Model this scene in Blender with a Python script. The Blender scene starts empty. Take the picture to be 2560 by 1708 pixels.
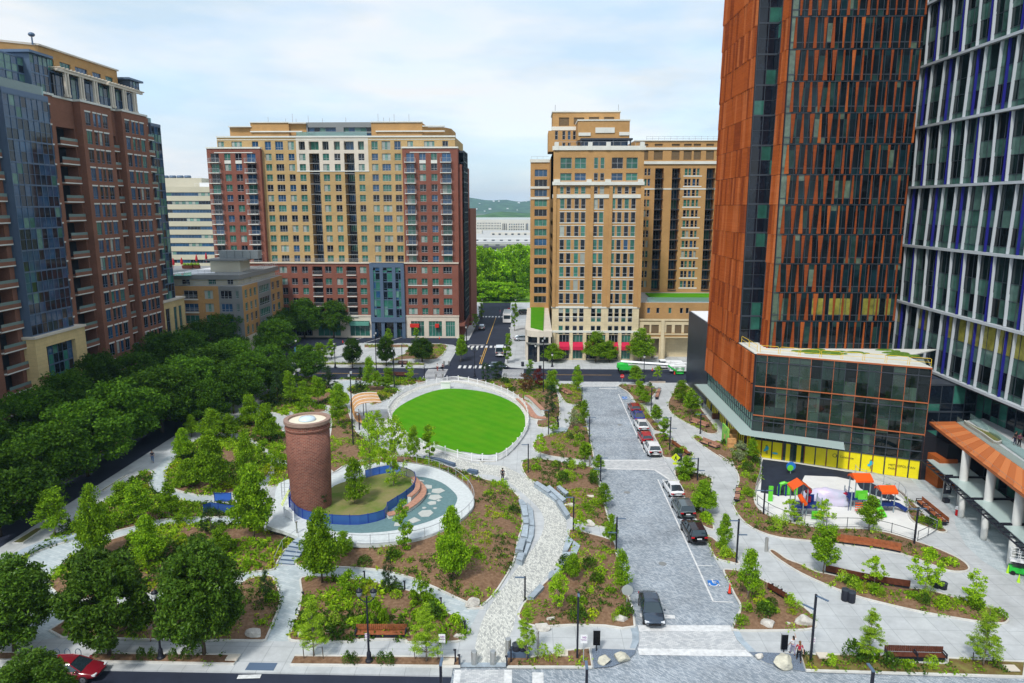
import bpy, math, random
import numpy as np
from mathutils import Vector, Matrix, noise
from mathutils.geometry import delaunay_2d_cdt
random.seed(7)
SC = bpy.context.scene
COL = SC.collection
PI = math.pi
# ------------------------------------------------------------ camera
FPX, PITCH, YAW, CAMZ = 1780.0, math.radians(10.72), math.radians(1.58),35.0
cd = bpy.data.cameras.new("camera")
cd.sensor_width = 36; cd.lens = 36 * FPX / 2560; cd.clip_end = 20000; cd.clip_start = 0.5
cam = bpy.data.objects.new("camera", cd); COL.objects.link(cam)
cam.location = (0,0, CAMZ); cam.rotation_euler = (PI / 2 - PITCH,0, YAW)
SC.camera = cam
# ------------------------------------------------------------ sky, sun, exposure
SC.view_settings.view_transform = 'Standard'; SC.view_settings.look = 'None'
SC.view_settings.exposure = 0.1; SC.view_settings.gamma = 1.0
SUN_EL, SUN_AZ = math.radians(52), math.radians(205)     # azimuth measured from +Y clockwise
W = bpy.data.worlds.new("World"); SC.world = W; W.use_nodes = True
nt = W.node_tree; nt.nodes.clear()
def N(t, tp, **kw):
 n = t.nodes.new(tp)
 for k, v in kw.items(): setattr(n, k, v)
 return n
out = N(nt, 'ShaderNodeOutputWorld'); bg = N(nt, 'ShaderNodeBackground')
sky = N(nt, 'ShaderNodeTexSky', sky_type='NISHITA', sun_disc=False)
sky.sun_elevation = SUN_EL; sky.sun_rotation = SUN_AZ; sky.dust_density = 2.0; sky.air_density = 1.0
tc = N(nt, 'ShaderNodeTexCoord'); mp = N(nt, 'ShaderNodeMapping'); mp.inputs['Scale'].default_value = (1.0,1.0,4.0)
n1 = N(nt, 'ShaderNodeTexNoise'); n1.inputs['Scale'].default_value = 2.6; n1.inputs['Detail'].default_value = 7; n1.inputs['Roughness'].default_value = 0.55
n1.inputs['Distortion'].default_value = 0.4
cr = N(nt, 'ShaderNodeValToRGB'); cr.color_ramp.elements[0].position = 0.30; cr.color_ramp.elements[0].color = (0.5,0.5,0.5,1)
cr.color_ramp.elements[1].position = 0.62; cr.color_ramp.elements[1].color = (1,1,1,1)
mx = N(nt, 'ShaderNodeMix', data_type='RGBA')
n2 = N(nt, 'ShaderNodeTexNoise'); n2.inputs['Scale'].default_value = 3.2; n2.inputs['Detail'].default_value = 6
cr2 = N(nt, 'ShaderNodeValToRGB'); cr2.color_ramp.elements[0].position = 0.40; cr2.color_ramp.elements[0].color = (6.0,7.5,8.8,1)
cr2.color_ramp.elements[1].position = 0.6; cr2.color_ramp.elements[1].color = (8.8,9.0,9.1,1)
L = nt.links.new
L(tc.outputs['Generated'], mp.inputs[0]); L(mp.outputs[0], n1.inputs['Vector']); L(mp.outputs[0], n2.inputs['Vector'])
L(n1.outputs['Fac'], cr.inputs[0]); L(n2.outputs['Fac'], cr2.inputs[0])
skm = N(nt, 'ShaderNodeMix', data_type='RGBA', blend_type='MULTIPLY'); skm.inputs[0].default_value = 1.0
skm.inputs[7].default_value = (2.4,2.5,2.6,1)
L(sky.outputs[0], skm.inputs[6])
L(cr.outputs[0], mx.inputs[0]); L(skm.outputs[2], mx.inputs[6]); L(cr2.outputs[0], mx.inputs[7])
L(mx.outputs[2], bg.inputs[0]); bg.inputs[1].default_value = 0.1; L(bg.outputs[0], out.inputs[0])
sd = bpy.data.lights.new("sun", 'SUN'); sd.energy = 2.8; sd.angle = math.radians(8); sd.color = (1,0.96,0.9)
so = bpy.data.objects.new("sun", sd); COL.objects.link(so)
sdir = Vector((math.sin(SUN_AZ) * math.cos(SUN_EL), math.cos(SUN_AZ) * math.cos(SUN_EL), math.sin(SUN_EL)))
so.rotation_euler = sdir.to_track_quat('Z', 'Y').to_euler()
# ------------------------------------------------------------ survey: photo pixels -> points in the place
KEY = dict(D=(0,0,.91797),A1=(0,80,2.8),A2=(0,600,2.8),A3=(0,1140,2.7606),A4=(480,280,2.6133),A5=(600,760,2.8),A6=(600,1200,3.0866),
 B1=(1140,240,2.3758),B2=(1140,740,2.7034),B3=(1140,1200,3.0866),B4=(1740,0,2.3059),B5=(1740,640,2.529),B6=(1740,1200,2.866),S=(0,0,1),
 E1=(500,290,4.7528),E2=(840,290,4.7528),E3=(640,620,4.1964),E4=(400,620,5.2278),E5=(1160,460,7.84),
 F1=(600,800,5.6),F2=(380,1000,5.2263),F3=(1880,1140,4.7),F4=(2180,1000,3.4079),F5=(1740,820,3.7344),F6=(1940,1130,7.833))
Fw = np.array([-math.sin(YAW)*math.cos(PITCH), math.cos(YAW)*math.cos(PITCH),-math.sin(PITCH)])
Rt = np.array([math.cos(YAW), math.sin(YAW),0]); Up = np.cross(Rt, Fw); CP = np.array([0,0, CAMZ])
def ray(k, x, y):
 a, b, c = KEY[k]
 return Fw*FPX + Rt*(a + x/c - 1280) - Up*(b + y/c - 854)
def g(k, x, y, z=0.0):
 d = ray(k, x, y); p = CP + d*(z-CAMZ)/d[2]; return (float(p[0]), float(p[1]))
def aX(k, x, y, X):
 d = ray(k, x, y); p = CP + d*X/d[0]; return (float(p[1]), float(p[2]))
def aY(k, x, y, Y):
 d = ray(k, x, y); p = CP + d*Y/d[1]; return (float(p[0]), float(p[2]))
def gp(k, pts, z=0.0): return [g(k, x, y, z) for x, y in pts]
def camdist(p): return math.sqrt(p[0]**2 + p[1]**2 + (p[2]-CAMZ)**2)
# ------------------------------------------------------------ materials
MATS = {}
def pm(name, col, rough=0.8, metal=0.0, spec=0.25, var=None, bump=None, rnd=0.0, alpha=None, emis=None, isl=0.0, coat=0.0):
 """Principled material; var=(scale, amount[, second colour]); bump=(scale, strength); rnd = per-object value change; isl = per-leaf change."""
 if name in MATS: return MATS[name]
 m = bpy.data.materials.new(name); m.use_nodes = True; t = m.node_tree; b = t.nodes['Principled BSDF']
 b.inputs['Roughness'].default_value = rough; b.inputs['Metallic'].default_value = metal
 b.inputs['Specular IOR Level'].default_value = spec; b.inputs['Coat Weight'].default_value = coat
 c4 = (*col,1); b.inputs['Base Color'].default_value = c4
 src = None
 if var:
  tcn = N(t, 'ShaderNodeNewGeometry'); nz = N(t, 'ShaderNodeTexNoise')
  nz.inputs['Scale'].default_value = var[0]; nz.inputs['Detail'].default_value = 6; nz.inputs['Roughness'].default_value = 0.65
  t.links.new(tcn.outputs['Position'], nz.inputs['Vector'])
  mxn = N(t, 'ShaderNodeMix', data_type='RGBA')
  rr = N(t, 'ShaderNodeMapRange'); rr.inputs[1].default_value = 0.3; rr.inputs[2].default_value = 0.7
  t.links.new(nz.outputs['Fac'], rr.inputs[0]); t.links.new(rr.outputs[0], mxn.inputs[0])
  if len(var) > 2:
   mxn.inputs[6].default_value = c4; mxn.inputs[7].default_value = (*var[2],1)
  else:
   a = var[1]; mxn.inputs[6].default_value = (*[v*(1-a) for v in col],1); mxn.inputs[7].default_value = (*[v*(1+a) for v in col],1)
  src = mxn.outputs[2]
 def hsv(src, fac_out, lo, hi, hlo=0.5, hhi=0.5):
  h = N(t, 'ShaderNodeHueSaturation'); r = N(t, 'ShaderNodeMapRange'); r.inputs[3].default_value = lo; r.inputs[4].default_value = hi
  t.links.new(fac_out, r.inputs[0]); t.links.new(r.outputs[0], h.inputs['Value'])
  if hlo != hhi:
   r2 = N(t, 'ShaderNodeMapRange'); r2.inputs[3].default_value = hlo; r2.inputs[4].default_value = hhi
   t.links.new(fac_out, r2.inputs[0]); t.links.new(r2.outputs[0], h.inputs['Hue'])
  if src: t.links.new(src, h.inputs['Color'])
  else: h.inputs['Color'].default_value = c4
  return h.outputs[0]
 if isl:
  gi = N(t, 'ShaderNodeNewGeometry'); src = hsv(src, gi.outputs['Random Per Island'],1-isl,1+isl,0.5,0.475)
 if rnd:
  oi = N(t, 'ShaderNodeObjectInfo'); src = hsv(src, oi.outputs['Random'],1-rnd,1+rnd)
 if src: t.links.new(src, b.inputs['Base Color'])
 if bump:
  gb = N(t, 'ShaderNodeNewGeometry'); nb = N(t, 'ShaderNodeTexNoise'); nb.inputs['Scale'].default_value = bump[0]; nb.inputs['Detail'].default_value = 5
  bn = N(t, 'ShaderNodeBump'); bn.inputs['Strength'].default_value = bump[1]; bn.inputs['Distance'].default_value = 0.1
  t.links.new(gb.outputs['Position'], nb.inputs['Vector']); t.links.new(nb.outputs['Fac'], bn.inputs['Height']); t.links.new(bn.outputs[0], b.inputs['Normal'])
 if alpha is not None: b.inputs['Alpha'].default_value = alpha
 if emis: b.inputs['Emission Color'].default_value = (*emis[0],1); b.inputs['Emission Strength'].default_value = emis[1]
 MATS[name] = m; return m
def leafmat(name, col, rnd=0.2, isl=0.45, trans=0.35, rough=0.55):
 m = pm(name, col, rough=rough, spec=0.12, rnd=rnd, isl=isl)
 t = m.node_tree; b = t.nodes['Principled BSDF']; o = t.nodes['Material Output']
 src = b.inputs['Base Color'].links[0].from_socket
 tr = N(t, 'ShaderNodeBsdfTranslucent'); ms = N(t, 'ShaderNodeMixShader'); ms.inputs[0].default_value = trans
 t.links.new(src, tr.inputs[0]); t.links.new(b.outputs[0], ms.inputs[1]); t.links.new(tr.outputs[0], ms.inputs[2]); t.links.new(ms.outputs[0], o.inputs[0])
 return m
def brickmat(name, c1, c2, cm, vec='wall', w=0.22, h=0.075, mortar=0.012, rough=0.85, rot=0.0, off=0.5, bias=0.0, blot=(0.25,0.15), bump=0.2):
 """brick / block / paver texture. vec: 'wall' (x+y, z), 'flat' (x, y) turned by rot, 'cyl' (around object z)"""
 if name in MATS: return MATS[name]
 m = bpy.data.materials.new(name); m.use_nodes = True; t = m.node_tree; b = t.nodes['Principled BSDF']; lk = t.links.new
 b.inputs['Roughness'].default_value = rough; b.inputs['Specular IOR Level'].default_value = 0.08
 ge = N(t, 'ShaderNodeNewGeometry'); sp = N(t, 'ShaderNodeSeparateXYZ'); cb = N(t, 'ShaderNodeCombineXYZ')
 if vec == 'cyl':
  tcn = N(t, 'ShaderNodeTexCoord'); lk(tcn.outputs['Object'], sp.inputs[0])
  at = N(t, 'ShaderNodeMath', operation='ARCTAN2'); lk(sp.outputs[0], at.inputs[0]); lk(sp.outputs[1], at.inputs[1])
  ml = N(t, 'ShaderNodeMath', operation='MULTIPLY'); ml.inputs[1].default_value = 2.3; lk(at.outputs[0], ml.inputs[0]); lk(ml.outputs[0], cb.inputs[0]); lk(sp.outputs[2], cb.inputs[1])
  v = cb.outputs[0]
 elif vec == 'wall':
  lk(ge.outputs['Position'], sp.inputs[0]); ad = N(t, 'ShaderNodeMath', operation='ADD'); lk(sp.outputs[0], ad.inputs[0]); lk(sp.outputs[1], ad.inputs[1])
  lk(ad.outputs[0], cb.inputs[0]); lk(sp.outputs[2], cb.inputs[1]); v = cb.outputs[0]
 else:
  mpn = N(t, 'ShaderNodeMapping'); mpn.inputs['Rotation'].default_value = (0,0, rot); lk(ge.outputs['Position'], mpn.inputs[0]); v = mpn.outputs[0]
 bt = N(t, 'ShaderNodeTexBrick'); bt.offset = off
 bt.inputs['Color1'].default_value = (*c1,1); bt.inputs['Color2'].default_value = (*c2,1); bt.inputs['Mortar'].default_value = (*cm,1)
 bt.inputs['Scale'].default_value = 1; bt.inputs['Mortar Size'].default_value = mortar; bt.inputs['Brick Width'].default_value = w; bt.inputs['Row Height'].default_value = h
 bt.inputs['Bias'].default_value = bias; lk(v, bt.inputs['Vector'])
 nz = N(t, 'ShaderNodeTexNoise'); nz.inputs['Scale'].default_value = blot[0]; nz.inputs['Detail'].default_value = 8; nz.inputs['Roughness'].default_value = 0.7; lk(ge.outputs['Position'], nz.inputs['Vector'])
 r = N(t, 'ShaderNodeMapRange'); r.inputs[1].default_value = 0.3; r.inputs[2].default_value = 0.7; r.inputs[3].default_value = 1-blot[1]; r.inputs[4].default_value = 1+blot[1]; lk(nz.outputs['Fac'], r.inputs[0])
 hs = N(t, 'ShaderNodeHueSaturation'); lk(bt.outputs['Color'], hs.inputs['Color']); lk(r.outputs[0], hs.inputs['Value']); lk(hs.outputs[0], b.inputs['Base Color'])
 if bump:
  bn = N(t, 'ShaderNodeBump'); bn.invert = True; bn.inputs['Strength'].default_value = bump; bn.inputs['Distance'].default_value = 0.02
  lk(bt.outputs['Fac'], bn.inputs['Height']); lk(bn.outputs[0], b.inputs['Normal'])
 MATS[name] = m; return m
def glassmat(name, tint, alpha=0.6, rough=0.03):
 """thin pane: transparent tint mixed with a glossy reflection by fresnel and a little body colour"""
 if name in MATS: return MATS[name]
 m = bpy.data.materials.new(name); m.use_nodes = True; t = m.node_tree; t.nodes.clear(); lk = t.links.new
 o = N(t, 'ShaderNodeOutputMaterial'); tr = N(t, 'ShaderNodeBsdfTransparent'); tr.inputs[0].default_value = (*tint,1)
 gl = N(t, 'ShaderNodeBsdfGlossy'); gl.inputs['Roughness'].default_value = rough
 df = N(t, 'ShaderNodeBsdfDiffuse'); df.inputs[0].default_value = (*[c*0.8 for c in tint],1)
 fr = N(t, 'ShaderNodeFresnel'); fr.inputs[0].default_value = 1.6
 m1 = N(t, 'ShaderNodeMixShader'); m1.inputs[0].default_value = alpha; lk(tr.outputs[0], m1.inputs[1]); lk(df.outputs[0], m1.inputs[2])
 m2 = N(t, 'ShaderNodeMixShader'); lk(fr.outputs[0], m2.inputs[0]); lk(m1.outputs[0], m2.inputs[1]); lk(gl.outputs[0], m2.inputs[2]); lk(m2.outputs[0], o.inputs[0])
 MATS[name] = m; return m
# walls
M_BRICK = brickmat('red brick',(.25,.105,.068),(.19,.078,.052),(.23,.13,.09))
M_BRICK2 = brickmat('deep red brick',(.235,.085,.06),(.185,.068,.048),(.25,.11,.08))
M_TAN = brickmat('tan brick',(.49,.33,.14),(.43,.29,.115),(.44,.32,.18))
M_TAN2 = brickmat('golden brick',(.50,.28,.10),(.43,.24,.085),(.44,.28,.14))
M_STONE = brickmat('pale limestone',(.66,.56,.37),(.62,.52,.34),(.5,.42,.28), w=1.2, h=.6, mortar=.015)
M_WHST = pm('white stone',(.62,.56,.47), var=(.5,.08))
M_YST = brickmat('yellow limestone',(.62,.48,.24),(.58,.45,.22),(.45,.36,.2), w=1.2, h=.6, mortar=.015)
M_WHITE = pm('white paint',(.78,.79,.80), rough=.5)
M_WBAND = pm('white precast',(.66,.67,.62), var=(.4,.08))
M_CREAM = pm('cream precast',(.52,.49,.38), var=(.12,.08))
M_GREYP = pm('grey metal panel',(.22,.23,.23), rough=.5, var=(.3,.06))
M_SLATE = pm('slate blue panel',(.10,.15,.23), rough=.4, metal=.2)
M_DARKF = pm('dark frame',(.045,.055,.07), rough=.4)
M_FRAMEB = pm('blue grey frame',(.10,.15,.22), rough=.4)
M_FRAMEL = pm('light grey frame',(.36,.38,.40), rough=.4)
M_BLACK = pm('black metal',(.018,.02,.03), rough=.45)
M_STEEL = pm('brushed steel',(.5,.5,.48), rough=.35, metal=.8)
M_ROOF = pm('grey roof',(.38,.38,.37), var=(.3,.12))
M_GB = pm('window glass blue',(.018,.07,.155), rough=.06, spec=.6, var=(.35,.5), rnd=.3)
M_GG = pm('window glass green',(.035,.15,.115), rough=.08, spec=.5, var=(.6,.4), rnd=.35)  # teal base carries blinds and reflections in its colour
M_GD = pm('window glass dark',(.006,.010,.018), rough=.05, spec=.5, var=(.5,.6))
M_GC = pm('curtained glass',(.12,.25,.21), rough=.12, spec=.5, var=(1.5,.3), rnd=.3)
M_BLIND = pm('window blind',(.34,.38,.34), rough=.5, rnd=.2); GLS = [M_GD, M_GG, M_GB, M_GC]
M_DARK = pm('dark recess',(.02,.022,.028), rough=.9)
# ground
M_CONC = brickmat('light concrete paving',(.46,.48,.485),(.44,.46,.47),(.30,.32,.33), vec='flat', w=1.9, h=1.9, mortar=.022, off=0, rot=.0, blot=(.3,.2), bump=.05)
M_SETT = brickmat('blue grey setts',(.21,.25,.29),(.44,.475,.51),(.18,.21,.24), vec='flat', w=.28, h=.12, mortar=.012, rot=.78, blot=(.18,.26), bump=.25)
M_COB = brickmat('speckled cobbles',(.68,.68,.62),(.24,.25,.25),(.36,.37,.35), vec='flat', w=.26, h=.11, mortar=.012, rot=1.25, bias=-.2, blot=(.4,.08), bump=.25)
M_GRAN = brickmat('blue granite path',(.38,.44,.46),(.49,.54,.55),(.33,.37,.40), vec='flat', w=.6, h=.3, mortar=.012, rot=.4, blot=(.8,.1), bump=.1)
M_XING = brickmat('raised crossing pavers',(.56,.57,.57),(.36,.38,.40),(.3,.32,.34), vec='flat', w=.34, h=.16, mortar=.01, rot=0, bias=-.15, blot=(.4,.08), bump=.1)
M_ASPH = pm('asphalt',(.022,.028,.048), rough=.8, var=(.25,.22), bump=(8,.1))
M_KERB = pm('concrete kerb',(.58,.57,.53), var=(.7,.12), rough=.85)
M_MULCH = pm('bark mulch',(.13,.068,.036), rough=.95, var=(3.0,.6,(.28,.175,.105)), bump=(9,.6))
M_LAWN = pm('lawn grass',(.055,.25,.004), rough=.95, spec=.05, var=(.28,.2,(.095,.27,.008)), bump=(14,.5))
_t = M_LAWN.node_tree; _b = _t.nodes['Principled BSDF']; _s = _b.inputs['Base Color'].links[0].from_socket
_w = N(_t, 'ShaderNodeTexWave', bands_direction='DIAGONAL'); _w.inputs['Scale'].default_value = .22; _w.inputs['Distortion'].default_value = 1.0
_g = N(_t, 'ShaderNodeNewGeometry'); _r = N(_t, 'ShaderNodeMapRange'); _r.inputs[3].default_value = .96; _r.inputs[4].default_value = 1.05; _h = N(_t, 'ShaderNodeHueSaturation')
_t.links.new(_g.outputs['Position'], _w.inputs['Vector']); _t.links.new(_w.outputs['Fac'], _r.inputs[0]); _t.links.new(_r.outputs[0], _h.inputs['Value']); _t.links.new(_s, _h.inputs['Color']); _t.links.new(_h.outputs[0], _b.inputs['Base Color'])
M_GRASS = pm('rough grass',(.11,.17,.03), rough=.95, spec=.15, var=(1.2,.5,(.20,.15,.07)), bump=(12,.5))
M_PAINT = pm('white road paint',(.62,.63,.63), rough=.8, var=(2.5,.2))
M_YPAINT = pm('yellow road paint',(.62,.36,.05), rough=.7, var=(2.5,.12))
M_BLUE = pm('blue road paint',(.02,.16,.52), rough=.6, var=(3,.2))
M_RUBG = pm('green grey rubber surface',(.12,.21,.22), rough=.9, var=(2.5,.15))
M_RUBD = pm('dark rubber surface',(.022,.028,.045), rough=.85, var=(.8,.3))
M_RUBW = pm('pale rubber surface',(.70,.70,.68), rough=.9, var=(.5,.07))
M_GRAVEL = pm('blue gravel',(.16,.20,.26), rough=.95, var=(14,.7), bump=(14,.7))
M_SLAB = pm('grey granite slab',(.33,.39,.44), rough=.7, var=(1.6,.22), rnd=.12)
M_ROCK = pm('white quartz rock',(.66,.64,.58), rough=.85, var=(1.8,.4,(.36,.33,.30)), bump=(3,.8))
M_CREAMR = pm('cream boulder',(.64,.61,.48), rough=.85, var=(1.8,.3,(.36,.35,.3)), bump=(3,.8))
M_WOOD = pm('red brown timber',(.30,.10,.04), rough=.6, var=(3,.35))
M_WOODD = pm('dark red timber',(.11,.035,.02), rough=.55, var=(3,.35))
M_WOODL = pm('pale timber',(.62,.34,.14), rough=.6, var=(2,.2))
M_WOODP = pm('pink brown timber',(.42,.22,.15), rough=.65, var=(3,.25))
M_BARK = pm('tree bark',(.09,.07,.05), rough=.95, var=(4,.4))
M_BARKL = pm('grey tree bark',(.22,.19,.15), rough=.95, var=(4,.35))
# ------------------------------------------------------------ object helpers
def tag(o, label=None, cat=None, group=None, kind=None):
 if label: o['label'] = label
 if cat: o['category'] = cat
 if group: o['group'] = group
 if kind: o['kind'] = kind
 return o
def thing(name, label, cat, loc=(0,0,0), rot=0.0, group=None):
 o = bpy.data.objects.new(name, None); COL.objects.link(o); o.location = loc; o.rotation_euler = (0,0, rot)
 o.empty_display_size = .3
 return tag(o, label, cat, group)
class MB:
 def __init__(s): s.v = []; s.f = []; s.m = []
 def add(s, vs, fs, mi=0):
  b = len(s.v); s.v += [tuple(map(float, v)) for v in vs]; s.f += [tuple(b+i for i in f) for f in fs]; s.m += [mi]*len(fs); return s
 def box(s, c, d, mi=0, rz=0.0, rx=0.0):
  hx, hy, hz = d[0]/2, d[1]/2, d[2]/2; vs = []
  for z in (-hz, hz):
   for x, y in ((-hx,-hy),(hx,-hy),(hx,hy),(-hx,hy)):
    X, Y, Z = x, y, z
    if rx: Y, Z = Y*math.cos(rx)-Z*math.sin(rx), Y*math.sin(rx)+Z*math.cos(rx)
    if rz: X, Y = X*math.cos(rz)-Y*math.sin(rz), X*math.sin(rz)+Y*math.cos(rz)
    vs.append((c[0]+X, c[1]+Y, c[2]+Z))
  return s.add(vs, [(0,3,2,1),(4,5,6,7),(0,1,5,4),(1,2,6,5),(2,3,7,6),(3,0,4,7)], mi)
 def bx(s, x0, x1, y0, y1, z0, z1, mi=0): return s.box(((x0+x1)/2,(y0+y1)/2,(z0+z1)/2),(abs(x1-x0),abs(y1-y0),abs(z1-z0)), mi)
 def quad(s, a, b, c, d, mi=0): return s.add([a, b, c, d], [(0,1,2,3)], mi)
 def prism(s, poly, z0, z1, mi=0, top=None, bottom=True):
  n = len(poly)
  ar = sum(poly[i][0]*poly[(i+1)%n][1]-poly[(i+1)%n][0]*poly[i][1] for i in range(n))
  if ar < 0: poly = poly[::-1]
  vs = [(x, y, z0) for x, y in poly] + [(x, y, z1) for x, y in poly]
  s.add(vs, [(i,(i+1) % n, n+(i+1) % n, n+i) for i in range(n)], mi)
  s.add([(x, y, z1) for x, y in poly], [tuple(range(n))], mi if top is None else top)
  if bottom: s.add([(x, y, z0) for x, y in poly], [tuple(range(n))[::-1]], mi)
  return s
 def tube(s, path, r, n=8, mi=0, cap=True):
  path = [Vector(p) for p in path]; rs = r if isinstance(r,(list, tuple)) else [r]*len(path); rings = []
  up = None
  for i, p in enumerate(path):
   d = (path[min(i+1, len(path)-1)] - path[max(i-1,0)]).normalized()
   if up is None: up = Vector((1,0,0)) if abs(d.x) < .9 else Vector((0,1,0))
   a = (up - d*up.dot(d)).normalized(); b = d.cross(a); up = a
   rings.append([p + (a*math.cos(2*PI*k/n) + b*math.sin(2*PI*k/n))*rs[i] for k in range(n)])
  base = len(s.v); s.v += [tuple(v) for R_ in rings for v in R_]
  for i in range(len(path)-1):
   for k in range(n):
    s.f.append((base+i*n+k, base+i*n+(k+1) % n, base+(i+1)*n+(k+1) % n, base+(i+1)*n+k)); s.m.append(mi)
  if cap:
   s.f.append(tuple(base+k for k in range(n))[::-1]); s.m.append(mi)
   s.f.append(tuple(base+(len(path)-1)*n+k for k in range(n))); s.m.append(mi)
  return s
 def lathe(s, prof, n=16, c=(0,0,0), mi=0, sx=1, sy=1):
  base = len(s.v)
  for r, z in prof:
   for k in range(n): s.v.append((c[0]+sx*r*math.cos(2*PI*k/n), c[1]+sy*r*math.sin(2*PI*k/n), c[2]+z))
  for i in range(len(prof)-1):
   for k in range(n):
    s.f.append((base+i*n+k, base+i*n+(k+1) % n, base+(i+1)*n+(k+1) % n, base+(i+1)*n+k)); s.m.append(mi)
  s.f.append(tuple(base+k for k in range(n))[::-1]); s.m.append(mi)
  s.f.append(tuple(base+(len(prof)-1)*n+k for k in range(n))); s.m.append(mi)
  return s
 def sphere(s, c, r, mi=0, n=10):
  rx, ry, rz = r if isinstance(r, tuple) else (r, r, r)
  pr = [(math.sin(PI*i/n)+1e-4,-math.cos(PI*i/n)) for i in range(n+1)]
  base = len(s.v); s.lathe(pr, n+2,(0,0,0), mi)
  for i in range(base, len(s.v)): x, y, z = s.v[i]; s.v[i] = (c[0]+x*rx, c[1]+y*ry, c[2]+z*rz)
  return s
 def strip(s, pts, w, z0, z1, mi=0, closed=False):
  """a wall or kerb of width w following pts (its outer line), height z0..z1"""
  n = len(pts); off = offset(pts, w, closed)
  for i in range(n if closed else n-1):
   j = (i+1) % n
   a, b, c, d = pts[i], pts[j], off[j], off[i]
   s.add([(*a,z0),(*b,z0),(*c,z0),(*d,z0),(*a,z1),(*b,z1),(*c,z1),(*d,z1)], [(4,5,6,7),(0,1,5,4),(2,3,7,6)] + ([] if closed or 0 < i < n-2 else [(1,2,6,5),(3,0,4,7)]), mi)
  return s
 def mesh(s, name, mats, smooth=False):
  me = bpy.data.meshes.new(name); me.from_pydata(s.v, [], s.f)
  for m in (mats if isinstance(mats,(list, tuple)) else [mats]): me.materials.append(m)
  if len(set(s.m)) > 1 or (s.m and s.m[0]): me.polygons.foreach_set('material_index', s.m)
  if smooth: me.polygons.foreach_set('use_smooth', [True]*len(me.polygons))
  me.update(); return me
 def build(s, name, mats, parent=None, smooth=False, loc=None, fix=False):
  if fix:
   import bmesh
   me = s.mesh(name, mats, smooth); bm = bmesh.new(); bm.from_mesh(me); bmesh.ops.remove_doubles(bm, verts=bm.verts, dist=1e-4); bmesh.ops.recalc_face_normals(bm, faces=bm.faces); bm.to_mesh(me); bm.free()
  else: me = s.mesh(name, mats, smooth)
  return link(name, me, parent, loc)
def link(name, me, parent=None, loc=None, rot=None):
 o = bpy.data.objects.new(name, me); COL.objects.link(o)
 if parent: o.parent = parent
 if loc: o.location = loc
 if rot is not None: o.rotation_euler = (0,0, rot) if not isinstance(rot, tuple) else rot
 return o
def copy_tree(o, parent=None, loc=None, rot=None, label=None, group=None, scale=None):
 c = o.copy(); COL.objects.link(c)
 if parent: c.parent = parent
 if loc is not None: c.location = loc
 if rot is not None: c.rotation_euler = (0,0, rot)
 if scale is not None: c.scale = scale
 if label: c['label'] = label
 if group: c['group'] = group
 for ch in o.children: copy_tree(ch, c)
 return c
def offset(pts, w, closed=True):
 """points moved w to the left of the walking direction"""
 n = len(pts); res = []
 for i in range(n):
  p0 = pts[(i-1) % n] if closed or i else pts[i]; p1 = pts[(i+1) % n] if closed or i < n-1 else pts[i]
  dx, dy = p1[0]-p0[0], p1[1]-p0[1]; l = math.hypot(dx, dy) or 1
  res.append((pts[i][0]-dy/l*w, pts[i][1]+dx/l*w))
 return res
def smooth(pts, sub=4, closed=True):
 n = len(pts); out = []
 for i in range(n if closed else n-1):
  P = [pts[(i+k) % n] if closed else pts[min(max(i+k,0), n-1)] for k in (-1,0,1,2)]
  for q in range(sub):
   t = q/sub; t2, t3 = t*t, t*t*t
   out.append(tuple(.5*((2*P[1][a]) + (-P[0][a]+P[2][a])*t + (2*P[0][a]-5*P[1][a]+4*P[2][a]-P[3][a])*t2 + (-P[0][a]+3*P[1][a]-3*P[2][a]+P[3][a])*t3) for a in (0,1)))
 if not closed: out.append(tuple(pts[-1]))
 return out
def ccw(p):
 n = len(p); a = sum(p[i][0]*p[(i+1) % n][1]-p[(i+1) % n][0]*p[i][1] for i in range(n)); return p if a > 0 else p[::-1]
def inside(x, y, poly):
 c = False; n = len(poly); j = n-1
 for i in range(n):
  xi, yi = poly[i]; xj, yj = poly[j]
  if (yi > y) != (yj > y) and x < (xj-xi)*(y-yi)/(yj-yi)+xi: c = not c
  j = i
 return c
def edgedist(x, y, poly):
 P = np.array(poly); Q = np.roll(P,-1,0); d = Q-P; w = np.array([x, y])-P
 t = np.clip((w*d).sum(1)/np.maximum((d*d).sum(1),1e-9),0,1); return float(np.sqrt((((P+d*t[:, None])-[x, y])**2).sum(1)).min())
def sheet(name, poly, z, mat, parent=None, kind='structure', t=0.0, tagit=True):
 """flat ground surface from an outline (cut into triangles, concave outlines welcome)"""
 poly = ccw(poly); n = len(poly)
 r = delaunay_2d_cdt([Vector(p) for p in poly], [], [list(range(n))],1,1e-5)
 mb = MB(); mb.add([(v.x, v.y, z) for v in r[0]], [tuple(f) for f in r[2]])
 if t:
  for i in range(n):
   a, b = poly[i], poly[(i+1) % n]; mb.quad((*a, z-t),(*b, z-t),(*b, z),(*a, z))
 o = mb.build(name, mat, parent)
 if kind and not parent and tagit: o['kind'] = kind
 return o
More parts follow.
